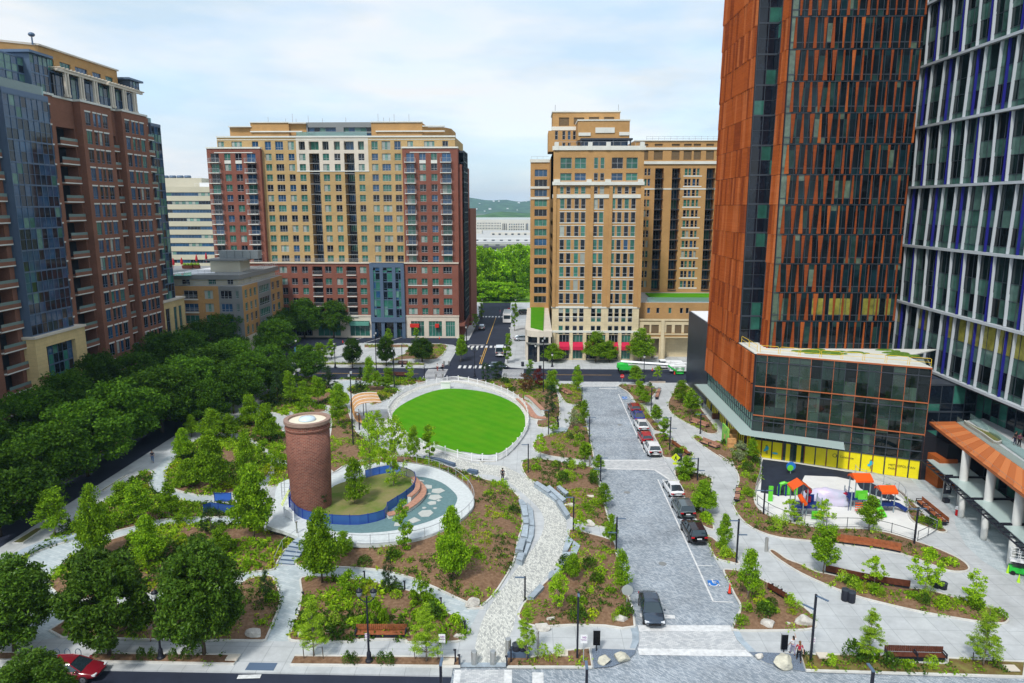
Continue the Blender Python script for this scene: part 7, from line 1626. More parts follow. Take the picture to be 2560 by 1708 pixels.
# park benches
def bench(a, b, label, back=True, h=.45, w=.62, mat=M_WOOD, side=1, arms=3, group=None):
 a, b = Vector(a), Vector(b); L_ = (b-a).length; an = math.atan2((b-a).y,(b-a).x); t = thing('park_bench', label, 'bench',(*a, .13), an, group)
 s = side; m = MB(); n = 6
 for i in range(n): y = s*(.05+i*(w-.05)/n); m.bx(0, L_, y, y+s*(w/n-.02), h-.05, h)
 m.build('seat', mat, t)
 if back:
  m = MB(); k = max(2, int(L_/.16))
  for i in range(k): m.box(((i+.5)*L_/k, s*(w+.06), h+.27),(L_/k-.03, .05, .5),0)
  m.build('backrest', mat, t)
 m = MB(); m.bx(.1, L_-.1, s*.12, s*(w-.08),0, h-.05); m.build('base', M_BLACK, t)
 for i in range(arms):
  x = .04+(L_-.08)*i/max(1, arms-1); q_ = MB(); q_.bx(x-.05, x+.05,0, s*(w+.1), h-.1, h+.04); q_.bx(x-.05, x+.05, s*.02, s*.08, h, h+.22); q_.bx(x-.05, x+.05,0, s*w, h+.2, h+.26); q_.build('armrest', M_BLACK, t)
 return t
bench(g('A6',885,1232,.13), g('A6',1280,1232,.13), 'long red brown slatted bench with backrest behind the double globe lamp', arms=2)
bench(g('B6',1372,1300,.13), g('B6',1798,1312,.13), 'long dark red bench at the front planter, far bottom right', mat=M_WOODD, side=1)
bench(g('B6',548,790,.13), g('B6',685,870,.13), 'dark red bench beside the island with the red traffic cone', mat=M_WOODD, side=-1)
bench(g('B2',1488,1010,.13), g('B2',1592,1085,.13), 'red brown bench beside the yellow crossing sign', side=-1)
bench(g('B2',1645,1000,.13), g('B2',1762,1045,.13), 'pink wooden bench on the plaza, nearer of two below the shops', mat=M_WOODP, side=1)
bench(g('B2',1575,862,.13), g('B2',1690,900,.13), 'pink wooden bench at the leaf shaped bed below the shops', mat=M_WOODP, side=1)
bench(g('B6',268,165,.13), g('B6',285,75,.13), 'pale wooden bench end-on beside the curved playground bed', mat=M_WOODP, side=-1, back=False)
bench(g('B2',700,650,.13), g('B2',760,682,.13), 'small wooden bench at the far bed left of the paved road', mat=M_WOODP)
bench(g('B2',1342,700,.13), g('B2',1362,640,.13), 'small wooden bench at the edge of the top island', mat=M_WOODP, back=False, side=-1)
bench(g('B6',1572,170,.13), g('B6',1762,330,.13), 'long red brown bench on the sloping bed right of the playground', side=1, arms=5)
bench(g('A5',1105,428,.2), g('A5',1172,428,.2), 'dark bench in the small park across the street', mat=M_WOODD)
bench(g('A5',1010,508,.2), g('A5',1160,512,.2), 'dark bench by the cross street kerb beyond the lawn', mat=M_WOODD)
curved_seat('curved_bench', 'very long curved red brown slatted bench below the playground', 'B6', [(1000,462),(1120,478),(1250,495),(1370,515),(1465,535)], .13, .6, .46, M_WOOD, base=M_BLACK, back=.5, sub=3)
curved_seat('curved_bench', 'long curved dark bench in the long lower bed', 'B6', [(1520,768),(1380,748),(1200,715),(1080,690),(930,655)], .13, .6, .46, M_WOODD, base=M_BLACK, back=.5, sub=3)
# dark curved retaining wall left, granite slabs along the cobbled path
P = smooth(gp('A3', [(95,760),(180,705),(280,655),(400,612),(540,580)], .13),3, False); o0 = P[0]
t = thing('stone_wall', 'low curved blue grey stone wall beside the left granite path', 'wall',(*o0, .12)); m = MB(); m.strip([(x-o0[0], y-o0[1]) for x, y in P],1.3,0, .42); m.build('slab', M_SLAB, t);
P = smooth(gp('A5', [(1280,1095),(1380,1110),(1440,1130),(1490,1145)], .13),2, False)
m = MB(); m.strip([(x-P[0][0], y-P[0][1]) for x, y in P], .6,0, .5); tag(m.build('stone_wall', M_SLATE, loc=(*P[0], .12)), 'dark low stone wall outside the near lawn fence', 'wall')
m = MB(); P = gp('A5', [(1590,1185),(1655,1197)], .13); m.strip([(x-P[0][0], y-P[0][1]) for x, y in P], .6,0, .5); tag(m.build('stone_wall', M_SLATE, loc=(*P[0], .12)), 'single dark stone block at the cobbled path near the walking person', 'stone block')
slabs = [  # quad of the top face, top height, where
 ([(495,190),(545,190),(557,272),(515,275)],.55,'L'),([(515,287),(560,285),(562,332),(522,332)],.55,'L'),([(520,347),(560,345),(550,440),(500,432)],.55,'L'),([(490,452),(540,450),(515,543),(457,533)],.55,'L'),([(480,562),(535,560),(510,625),(465,608)],.55,'L'),
 ([(482,150),(510,148),(545,185),(492,188)],.5,'L'),([(547,172),(592,222),(606,350),(565,345)],.32,'L'),([(566,355),(605,360),(598,430),(578,482),(546,472)],.32,'L'),([(545,488),(576,490),(540,580),(520,575)],.32,'L'),
 ([(600,22),(627,8),(738,78),(708,97)],.55,'U'),([(700,52),(722,40),(850,145),(822,165)],.6,'U'),([(777,50),(800,40),(870,95),(845,112)],.6,'U'),([(705,105),(745,97),(800,143),(768,155)],.35,'U'),([(773,160),(808,152),(880,262),(850,280)],.5,'U'),
 ([(862,430),(905,462),(860,545),(822,545)],.35,'W'),([(907,466),(960,502),(930,572),(880,560)],.35,'W'),([(832,560),(890,552),(848,650),(790,660)],.35,'W'),([(745,722),(802,655),(830,667),(780,730)],.35,'W'),([(715,715),(748,692),(760,738),(712,768)],.35,'W'),([(647,800),(680,822),(600,908),(555,900)],.45,'W')]
SW = dict(L='granite slab in the stepped row left of the cobbled path', U='granite slab in the upper group right of the cobbled path', W='granite slab in the lower row right of the cobbled path')
SLB = {}
for q_, h, wh in slabs:
 P = gp('B3', q_, h+.12); c = P[0]; m = MB(); m.prism([(x-c[0], y-c[1]) for x, y in P],0, h); m.strip(ccw([(x-c[0], y-c[1]) for x, y in P]), .03, h-.1, h+.004,0, True)
 SLB.setdefault(wh, []).append(m.build('granite_block', M_SLAB, loc=(*c, .12))); tag(SLB[wh][-1], None, 'stone block', SW[wh].replace('granite slab', 'granite slabs'))
W_ = ['nearest one','second nearest','third nearest','fourth nearest','fifth from the front','sixth from the front','seventh from the front','eighth from the front','ninth from the front']
for wh, L_ in SLB.items():
 for i, o in enumerate(sorted(L_, key=lambda o: o.location.y)): o['label'] = SW[wh]+', '+W_[i]
# rocks
def rock(k, x, y, wpx, label, mat=M_ROCK, hs=.55, dp=.7, seed=0):
 c = g(k, x, y, .2); dep = (Vector((*c, .2))-Vector(CP)).dot(Vector(Fw)); w = wpx/KEY[k][2]*dep/FPX
 import bmesh
 bm = bmesh.new(); bmesh.ops.create_icosphere(bm, subdivisions=3, radius=.5); rs_ = random.Random(seed+int(x));
 pl = [(Vector((rs_.uniform(-1,1), rs_.uniform(-1,1), rs_.uniform(-.3,1))).normalized(), rs_.uniform(.28,.42)) for _ in range(11)]
 for v in bm.verts:
  for n_, d_ in pl:
   e = v.co.dot(n_)-d_
   if e > 0: v.co -= n_*e
  v.co += v.co.normalized()*noise.noise(v.co*5+Vector((x,0,0)))*.035
  v.co.x *= w*1.15; v.co.y *= w*dp*1.1; v.co.z = max(-.1, v.co.z+.25)*w*hs*1.25
 me = bpy.data.meshes.new('boulder'); bm.to_mesh(me); bm.free(); me.materials.append(mat); o = link('boulder', me, None,(*c, .15), rs_.uniform(-.4,.4)); return tag(o, label, 'boulder')
for a in (('A6',1800,965,125,'white boulder at the sharp tip of the mulch slope by the diagonal path'),('A6',112,1200,135,'white boulder left of the vertical stone path, by the sidewalk'),('A6',480,1195,115,'pale boulder half hidden by the left front feathery tree'),('A6',672,1180,62,'small white rock in the mulch left of the long front bench'),('A6',1688,1212,75,'white boulder at the right end of the bed with the double lamp'),('A6',1315,1190,40,'small rock just right of the long front bench'),
  ('B3',1268,1085,115,'large white boulder at the lower right corner of the triangular bed'),('B3',730,1080,72,'flat white rock in the triangular front bed'),('B3',665,1145,120,'jagged white boulder at the lower left corner of the triangular bed'),('B3',1035,345,85,'white boulder beside the short link path to the road'),('B3',888,205,75,'white boulder just below the upper granite seats'),('B3',845,200,35,'small pinkish rock beside the boulder below the upper granite seats'),
  ('B6',455,1268,65,'small pale rock at the left of the right gravel corner'),('B6',512,1040,120,'flat white rock beside the round hedge in the red cone island'),('B6',775,1030,135,'long white boulder at the right tip of the red cone island'),('B6',662,1035,46,'small white rock between two larger ones in the red cone island'),('B2',150,1255,36,'small white rock on the mulch near the walking person'),('A5',1668,1245,42,'white stone on the slope beside the ring plaza railing')): rock(*a)
rock('B3',1140,1400,112,'cream pointed boulder on blue gravel, left of two at the road corner', M_CREAMR, .6, .9); rock('B3',1275,1378,145,'broad cream boulder on blue gravel, right of two at the road corner', M_CREAMR, .5, .7)
rock('B6',625,1325,165,'largest cream boulder, on the right gravel corner beside the two people', M_CREAMR, .62, .7)
# ------------------------------------------------------------ lamps
def hgt(k, bx_, by_, ty_, z=.15, tx_=None):
 x, y = g(k, bx_, by_, z); return x, y, aY(k, tx_ or bx_, ty_, y)[1]-z
def tlamp(k, bx_, by_, tx_, ty_, label, arms=((1,.06),), ad=.9, z=.15, aang=0.0):
 x, y, H = hgt(k, bx_, by_, ty_, z, tx_); t = thing('street_lamp', label, 'lamp',(x, y, z),0)
 m = MB(); m.bx(-.075,.075,-.075,.075,0,H); m.bx(-.14,.14,-.14,.14,0,.05); m.build('pole', M_BLACK, t)
 for s, f in arms:
  m = MB(); zz = H*(1-f) if f < 1 else H; c_, s_ = math.cos(aang), math.sin(aang); m.box((s*ad/2*c_, s*ad/2*s_, zz-.04),(ad, .16, .07),0, rz=aang); m.build('lamp_head', M_FRAMEB, t)
 return t
for a in (('B2',625,940,625,768,'slim black lamp beside the pale young tree right of the lawn',((-1,.02),)),('B2',850,722,850,617,'slim black lamp at the far left kerb of the paved road',((-1,.02),)),('B2',900,992,902,815,'slim black lamp on the left kerb above the raised crossing',((1,.02),(-1,.38))),('B2',976,1250,978,1090,'slim black lamp on the left kerb just below the raised crossing',((1,.02),(-1,.5))),
  ('B2',488,1200,488,1000,'slim black lamp at the left tip of the bed by the cobbled path',((-1,.02),)),('B2',1443,1048,1450,818,'slim black lamp in the island beside the white car',((-1,.02),(1,.32))),('B2',1630,1260,1636,1095,'slim black lamp in the island below the yellow crossing sign',((-1,.02),(1,.5))),('B2',1318,780,1320,618,'slim black lamp at the top island of the paved road',((1,.02),)),('B2',1650,930,1655,795,'slim black lamp in the leaf shaped bed below the shops',((1,.02),(-1,.02))),
  ('B3',905,402,905,130,'slim black lamp right of the upper granite seats',((-1,.01),)),('B3',1235,562,1240,287,'slim black lamp on the left road kerb by the short link path',((1,.03),(-1,.42))),('B3',532,935,533,745,'slim black lamp beside the cobbled path, in front of the lower slabs',((-1,.02),)),('B6',288,600,300,280,'slim black lamp in the small island below the black car',((-1,.03),(1,.34))),('B6',1562,468,1580,197,'slim black lamp at the right end of the playground',((1,.02),(-1,.03))),('B6',482,252,490,68,'slim black lamp at the left end of the playground',((-1,.03),(1,.03)))): tlamp(*a)
tlamp('B3',935,1380,938,865,'tall black lamp pole in the front planter, in the middle of the photo foreground',((1,.01),),ad=.5,aang=-1.57)
tlamp('B6',820,1300,855,820,'tall black lamp beside the two people, with two slanted heads',((1,.01),(-1,.22)),ad=1.0,aang=-.9)
for k_, x_, y_, lb in (('B3',1010,1455,'lamp head cut off by the bottom edge, centre right'),('A6',1548,1430,'lamp head cut off by the bottom edge, left of centre'),('B6',1270,1370,'lamp head cut off by the bottom edge, right')):
 p = aY(k_, x_, y_,44.5); t = thing('street_lamp', lb, 'lamp',(p[0],44.5,0)); m = MB(); m.bx(-.09,.09,-.09,.09,0,p[1]); m.build('pole', M_BLACK, t); m = MB(); m.box((0,.35,p[1]+.02),(.2,.9,.08)); m.build('lamp_head', M_FRAMEB, t)
def tallpole(k, bx_, by_, tx_, ty_, label, r=.09):
 x, y, H = hgt(k, bx_, by_, ty_, .15, tx_); t = thing('light_mast', label, 'mast',(x, y, .15)); m = MB(); m.tube([(0,0,0),(0,0,H)], [r*1.2, r*.8],8); m.build('pole', M_BLACK, t)
 m = MB(); m.box((.15,-.1,H-.3),(.3,.25,.35)); m.box((-.2,.05,H-.8),(.3,.25,.3)); m.build('floodlight', M_FRAMEL, t)
for a in (('A5',793,1000,787,465,'tall black mast beside the curved timber pergola'),('A5',836,880,831,738,'shorter black mast at the right leg of the pergola'),('A5',955,470,948,195,'thick tall black mast across the street before the shops'),('A5',1081,605,1078,300,'tall thin black mast left of the oval lawn'),('B2',590,660,589,275,'tall black mast in front of the curved shop corner of the tan tower'),('A5',1292,530,1290,420,'short thick black mast at the crosswalk beyond the lawn')): tallpole(*a)
M_GLOBE = pm('white lamp globe',(.75,.75,.72), rough=.3)
def globelamp(k, bx_, by_, tx_, ty_, label, twin=False, z=.15, r=.28, dark=False):
 x, y, H = hgt(k, bx_, by_, ty_, z, tx_); t = thing('globe_lamp', label, 'lamp',(x, y, z)); Hp = H-(.75 if twin else .55)
 m = MB(); m.lathe([(.30,0),(.30,.18),(.2,.3),(.17,.8),(.1,.95),(.085,1.2),(.065,Hp),(.11,Hp+.05)],12); m.build('pole', M_BLACK, t)
 for s in ((-.55,.55) if twin else (0,)):
  if twin: q_ = MB(); q_.tube([(0,0,Hp-.45),(s*.5,0,Hp-.35),(s,0,Hp-.1),(s,0,Hp)], .05,6); q_.build('arm', M_BLACK, t)
  q_ = MB(); q_.lathe([(.08,Hp),(.19,Hp+.12),(.24,Hp+.42),(.23,Hp+.5)],12,(s,0,0)); q_.build('lamp_globe', M_GLOBE if not dark else glassmat('lantern glass',(.6,.65,.7), .5), t, smooth=True)
  q_ = MB(); q_.lathe([(.28,Hp+.48),(.22,Hp+.6),(.07,Hp+.7),(.03,Hp+.8)],12,(s,0,0)); q_.build('lamp_cap', M_BLACK if (dark or not twin) else M_GLOBE, t, smooth=True)
 return t
globelamp('A6',997,1405,975,835,'black street lamp with two dark lanterns in the front planter', True, dark=True)
globelamp('A3',1112,1400,1072,940,'black globe lamp between two big dark front trees')
globelamp('A3',450,1700,452,1535,'white lamp globe just above the bottom edge near the red car')
globelamp('B2',127,545,128,342,'street lamp with two white globes at the far zebra crossing', True)
for a in (('A5',400,415,394,250,'white globe lamp at the left street corner'),('A5',667,445,663,270,'white globe lamp in the far small park, left'),('A5',578,400,576,312,'white globe lamp behind trees at the far left'),('A5',1073,425,1070,315,'white globe lamp in the far small park, middle'),('A5',1136,440,1135,270,'white globe lamp in the far small park, right'),('A5',1587,305,1585,150,'white globe lamp on the left sidewalk of the far street'),('B2',70,350,70,205,'white globe lamp on the left sidewalk, middle of the far street'),('B2',176,150,176,22,'white globe lamp at the far end, left side of the street'),('B2',402,130,402,22,'white globe lamp at the far end, right side of the street'),('B2',363,290,362,210,'white globe lamp on the right sidewalk of the far street'),
  ('B2',650,478,652,390,'white globe lamp in front of the red awnings, left'),('B2',1268,585,1268,403,'white globe lamp right of the green boom lift'),('B2',537,445,537,330,'white globe lamp in front of the curved corner shop')): globelamp(*a)
# bollards, post lights
for k, x, y, ty, lb in (('B3',141,1418,1320,'steel bollard across the cobbled path, left one'),('B3',285,1418,1320,'steel bollard across the cobbled path, middle one'),('B3',403,1352,1225,'steel bollard right of the cobbled path, standing farther back'),('A5',1428,430,400,'steel bollard at the far crosswalk, left one'),('A5',1462,430,400,'steel bollard at the far crosswalk, right one'),('A5',1372,515,490,'steel bollard at the near end of the far crosswalk, left one'),('A5',1418,515,490,'steel bollard at the near end of the far crosswalk, right one'),('B6',502,512,415,'grey post with a slotted top on the right plaza'),('B2',905,1148,1082,'grey steel post beside the raised crossing')):
 X, Y, H = hgt(k, x, y, ty, .13); m = MB(); r = .24 if k == 'B3' else .17; m.lathe([(r,0),(r,H-.05),(r*.9,H)],16); tag(m.build('bollard', M_STEEL, loc=(X, Y, .13), smooth=False), lb, 'bollard')
for k, x, y, ty, lb in (('A6',962,770,705,'black path light at the top of the diagonal path'),('A6',1272,848,780,'black path light by the diagonal path, next to the dark conifer'),('A6',1552,965,910,'black path light on the right of the diagonal path'),('A6',1736,1175,1090,'black path light at the pointed right end of the lamp bed'),('A6',490,908,866,'black path light on the right edge of the vertical path'),('A6',1662,1405,1310,'black short post in the right end of the front planter'),('A6',1693,1430,1350,'black short post at the kerb corner of the front planter'),('B3',68,1175,1090,'black path light left of the cobbled path near the bollards'),('B3',425,1405,1310,'black short post beside the litter bins, right'),('B3',392,1440,1360,'black short post beside the litter bins, left')):
 X, Y, H = hgt(k, x, y, ty, .2); t = thing('path_light', lb, 'path light',(X, Y, .15)); m = MB(); m.bx(-.06,.06,-.05,.05,0,H); m.build('post', M_BLACK, t); m = MB(); m.bx(-.14,.08,-.08,.08,H,H+.07); m.build('lamp_head', M_BLACK, t)
# litter bins
def bin_(k, x, y, ty, label, r=.33):
 X, Y, H = hgt(k, x, y, ty, .13); t = thing('litter_bin', label, 'bin',(X, Y, .12)); m = MB(); m.lathe([(r*.9,0),(r,.1),(r,H-.12),(r*.95,H-.1)],16); m.build('body', M_BLACK, t, smooth=True); m = MB(); m.lathe([(r*1.06,H-.1),(r*1.06,H-.02),(r*.6,H),(r*.55,H-.06)],16); m.build('rim', M_DARKF, t)
for a in (('B3',466,1352,1262,'black round litter bin, left of the pair by the front planter'),('B3',517,1352,1262,'black round litter bin, right of the pair by the front planter'),('B6',1066,862,780,'black litter bin on the plaza edge, left of the pair'),('B6',1112,875,798,'black litter bin on the plaza edge, right of the pair'),('B6',1720,768,725,'black litter bin behind the wide airy tree, left one'),('B6',1770,780,733,'black litter bin behind the wide airy tree, right one'),('B2',1512,1115,1068,'black litter bin behind the yellow crossing sign'),('B2',450,475,445,'black litter bin on the far sidewalk by the tan tower'),('B2',568,495,470,'black litter bin near the curved shop corner'),('F1',795,785,722,'dark blue bin at the left corner crossing')): bin_(*a)
m = MB(); m.bx(-.9,.9,-.05,.9,0,.5); tag(m.build('utility_box', M_SLATE, loc=(*g('B3',484,1378,.13), .1)), 'small dark box below the pair of litter bins', 'box')
# information totems
def totem(k, x, yb_, ybb, yt, w, label):
 X, Y = g(k, x, yb_, .13); zt_ = aY(k, x, yt, Y)[1]; zb_ = aY(k, x, ybb, Y)[1]; t = thing('information_totem', label, 'sign',(X, Y,0)); m = MB(); m.tube([(0,0,.1),(0,0,zb_)], .05,6); m.build('post', M_BLACK, t); m = MB(); m.bx(-w/2,w/2,-.09,.09,zb_,zt_); m.build('panel', pm('black screen',(.006,.006,.008), rough=.2), t); m = MB(); m.bx(-w/2,w/2,-.1,.1,zt_,zt_+.06); m.build('cap', M_FRAMEL, t)
totem('B3',1083,1318,1272,1158,.55,'black panel sign on a post by the left gravel corner'); totem('B6',628,1232,1212,1105,.5,'black panel sign on a post left of the two people')
# bicycle hoops
for i, x in enumerate((325,398,470,545)):
 X, Y, H = hgt('A3', x,1400,1330, .13); m = MB(); m.tube([(-.22,0,0),(-.22,0,H*.75),(-.12,0,H*.95),(0,0,H),(.12,0,H*.95),(.22,0,H*.75),(.22,0,0)], .03,6); tag(m.build('bicycle_rack', M_FRAMEB, loc=(X, Y, .12)), ['leftmost','second','third','rightmost'][i]+' grey bicycle hoop on the sidewalk behind the red car', 'bicycle rack', 'bicycle hoops behind the red car')
# round disc sign, speed and parking signs
def sign(k, x, yb_, yt, label, shape, col, size, z=.15, txt=None, tcol=None, pole=True, name='road_sign'):
 X, Y = g(k, x, yb_, z); zt_ = aY(k, x, yt, Y)[1]; t = thing(name, label, 'sign',(X, Y, z)); m = MB(); m.tube([(0,0,0),(0,0,zt_-z)], .035,6); m.build('post', M_FRAMEL, t)
 m = MB(); hz = zt_-z-size/2
 if shape == 'rect': m.bx(-size*.36,size*.36,-.06,-.04,hz-size/2,hz+size/2)
 else:
  n = {'oct':8,'disc':24,'dia':4}[shape]; a0 = PI/8 if n == 8 else (0 if n == 4 else 0); P = [(math.cos(a0+2*PI*q_/n)*size/2, math.sin(a0+2*PI*q_/n)*size/2) for q_ in range(n)]
  m.add([(x_,-.06, hz+z_) for x_, z_ in P]+[(x_,-.04, hz+z_) for x_, z_ in P], [tuple(range(n)), tuple(range(n,2*n))[::-1]]+[(q_,(q_+1) % n, n+(q_+1) % n, n+q_) for q_ in range(n)])
 m.build('panel', col, t)
 if txt:
  for j,(s_, sz, dz_) in enumerate(txt): text3d(s_, sz,(-sz*.31*len(s_),-.075, hz+dz_),(1,0,0),(0,-1,0), tcol, t)
 return t, hz
M_SRED = pm('sign red',(.55,.01,.015)); M_SYEL = pm('sign yellow green',(.62,.75,.02)); M_SWH = pm('sign white',(.75,.75,.75)); M_SPUR = pm('sign purple print',(.25,.05,.3)); M_SGR = pm('sign grey back',(.34,.37,.36))
sign('B2',1122,600,528,'red octagonal STOP sign at the top end of the paved road','oct',M_SRED,.85,txt=[('STOP',.26,-.09)],tcol=M_SWH)
sign('B2',358,135,80,'small red octagonal STOP sign at the far end of the street','oct',M_SRED,1.2,txt=[('STOP',.34,-.12)],tcol=M_SWH)
t, hz = sign('B2',1480,1185,1063,'yellow diamond pedestrian crossing sign beside the raised crossing','dia',M_SYEL,1.25)
m = MB(); m.lathe([(.001,-.075),(.075,0),(.001,.075)],10,(.02,-.08,hz+.27)); m.add([(-.1,-.075,hz+.18),(.12,-.075,hz+.18),(.1,-.075,hz-.05),(.22,-.075,hz-.32),(.13,-.075,hz-.32),(.01,-.075,hz-.08),(-.12,-.075,hz-.32),(-.22,-.075,hz-.32),(-.07,-.075,hz-.02)], [(8,7,6,5,2,1,0),(5,4,3,2)]); m.build('walking_figure', M_BLACK, t)
m = MB(); m.bx(-.35,.35,-.06,-.04,hz-.95,hz-.65); m.build('plate', M_SYEL, t)
sign('B3',1317,1000,808,'round grey back of a sign on the left road kerb','disc',M_SGR,1.0)
for a in (('B3',983,1410,1192,'white sign with purple print in the front planter beside the tall lamp',.72),('A6',1563,1420,1188,'white sign with purple print at the right end of the front planter',.7),('A6',990,1402,1182,'small round no parking plate on the double lantern lamp',.45)):
 t, hz = sign(a[0],a[1],a[2],a[3],a[4],'rect',M_SWH,a[5],txt=[('NO',.2,.08),('PARKING',.1,-.1)],tcol=M_SPUR)
sign('B6',822,1290,1125,'white sign with purple print on the lamp beside the two people','rect',M_SWH,.55,txt=[('NO',.16,.06),('PARKING',.08,-.1)],tcol=M_SPUR)
sign('F1',800,600,380,'blue parking sign at the left street corner','rect',M_BLUE,1.1,txt=[('P',.7,-.25)],tcol=M_SWH)
# wheelchair bay paint
def wheel_mark(quad, z, s):
 P = [Vector(p) for p in quad]; m = MB(); m.add([(p.x, p.y, z) for p in P], [(0,1,2,3)]); o = m.build('road_marking', M_BLUE); o['kind'] = 'structure'
 c = sum(P, Vector((0,0)))/4; u = (P[2]-P[3]).normalized(); v = (P[0]-P[3]).normalized(); m = MB(); n = 16; q_ = lambda a, b: (*(c+u*a*s+v*b*s), z+.006)
 vs = []
 for k in range(n+1): a = math.radians(150+k*250/n); vs += [q_(.26*math.cos(a)-.02, .26*math.sin(a)-.12), q_(.19*math.cos(a)-.02, .19*math.sin(a)-.12)]
 m.add(vs, [(2*k,2*k+2,2*k+3,2*k+1) for k in range(n)])
 m.add([q_(-.08,.42),q_(.02,.42),q_(.02,.32),q_(-.08,.32)], [(0,1,2,3)]); m.add([q_(-.07,.28),q_(.0,.28),q_(.04,0),q_(-.04,0)], [(0,1,2,3)]); m.add([q_(-.02,.04),q_(.22,.04),q_(.22,-.04),q_(-.02,-.04)], [(0,1,2,3)]); m.add([q_(.15,0),q_(.22,0),q_(.34,-.32),q_(.27,-.34)], [(0,1,2,3)]); m.add([q_(0,.2),q_(.18,.17),q_(.18,.12),q_(0,.14)], [(0,1,2,3)])
 o = m.build('road_marking', M_PAINT); o['kind'] = 'structure'
wheel_mark([g('B3',1938,778),g('B3',2025,780),g('B3',2036,821),g('B3',1951,820)], .06,1.7); wheel_mark([g('B2',1120,683),g('B2',1155,683),g('B2',1160,700),g('B2',1127,700)], .06,1.6)
# cones
def cone(k, x, y, label, col, h=.75):
 X, Y = g(k, x, y, .1); t = thing('traffic_cone', label, 'cone',(X, Y, .06)); m = MB(); m.bx(-.2,.2,-.2,.2,0,.04); m.build('base', M_BLACK if col is M_CONE else col, t); m = MB(); m.lathe([(.15,.04),(.03,h)],12); m.build('body', col, t); return t
M_CONE = pm('orange red cone',(.75,.05,.02), rough=.5); M_CONEG = pm('lime cone',(.45,.75,.03), rough=.5)
cone('B6',240,808,'red traffic cone at the kerb beside the wheelchair bay', M_CONE,1.0); cone('B2',1327,505,'orange cone left of the white utility truck', M_CONE); cone('B2',1477,530,'orange cone in front of the white service truck', M_CONE); cone('A5',720,272,'orange cone before the far left shops', M_CONE); cone('A5',1396,245,'red hydrant like cone before the red awning shop', M_CONE); cone('F4',1155,1475,'lime green cone left of the scissor lift', M_CONEG, .85); cone('F4',1247,1555,'lime green cone in front of the scissor lift', M_CONEG, .85)
# timber pergola by the lawn
X, Y = g('F1',1580,1500,.15); a, b = S2('F1',1640,1480,.15), S2('F1',1560,1240,.15)
t = thing('timber_pergola', 'curved timber shade canopy rising like a wave beside the oval lawn path', 'pergola',(a.x, a.y, .15))
dr_ = Vector((b.x-a.x, b.y-a.y)); Lr = dr_.length; dr_.normalize(); nr_ = Vector((dr_.y,-dr_.x)); ribs = MB(); rf = MB(); zt_ = 3.6
prof = [(.9,.45),(.45,.5),(.0,.75),(-.35,1.3),(-.45,2.0),(-.3,2.8),(.15,3.35),(.9,3.65),(1.9,3.75),(3.0,3.7),(4.0,3.55)]
def pv(s, p, o_=0): q_ = dr_*s+nr_*p[0]; return (q_.x, q_.y, p[1]+o_)
LR = 6.2
for i in range(9):
 s = LR*i/8; ribs.tube([pv(s, p) for p in prof], .055,5)
for j in range(len(prof)-1):
 for i in range(24):
  s0, s1 = LR*i/24+.0, LR*(i+.82)/24
  rf.quad(pv(s0,prof[j],.06), pv(s1,prof[j],.06), pv(s1,prof[j+1],.06), pv(s0,prof[j+1],.06))
rf.build('slats', M_WOODL, t); ribs.build('rib', M_WOODL, t).__setitem__('kind', 'stuff')
m = MB(); [m.tube([pv(LR*f, prof[q_], .1) for q_ in range(5,11)], .06,4) for f in (.02,.35,.68,.98)]; m.build('white_trim', M_WHITE, t)
for s in (.8,5.4): m = MB(); m.tube([(*(dr_*s+nr_*1.6),0),(*(dr_*s+nr_*1.6),3.65)], .06,6); m.build('steel_leg', M_BLACK, t)
m = MB(); m.tube([(0,0,0),(.05,0,1.2),(0,0,1.5),(.04,0,2.3)], [.28,.2,.14,.1],7); tag(m.build('sculpture', M_BLACK, loc=(*g('B2',686,905,.15), .12)), 'slim dark upright sculpture on the path right of the lawn', 'sculpture')
m = MB(); m.bx(-1.1,1.1,-.5,.5,0,.35); m.bx(-.6,1.3,.3,.9,0,.5); tag(m.build('granite_block', M_SLAB, loc=(*g('B2',700,920,.15), .12)), 'low grey granite block at the foot of the slim dark sculpture', 'stone block')
for i,(x, y) in enumerate(((13.2,66),(12,84),(14.5,112),(-11.9,166),(20,46.5),(-30,44))):
 m = MB(); m.lathe([(.4,0),(.4,.006)],18,(x,y,.05 if y < 142 and x > 0 else .004)); o = m.build('manhole_cover', M_GREYP); o['kind'] = 'structure'
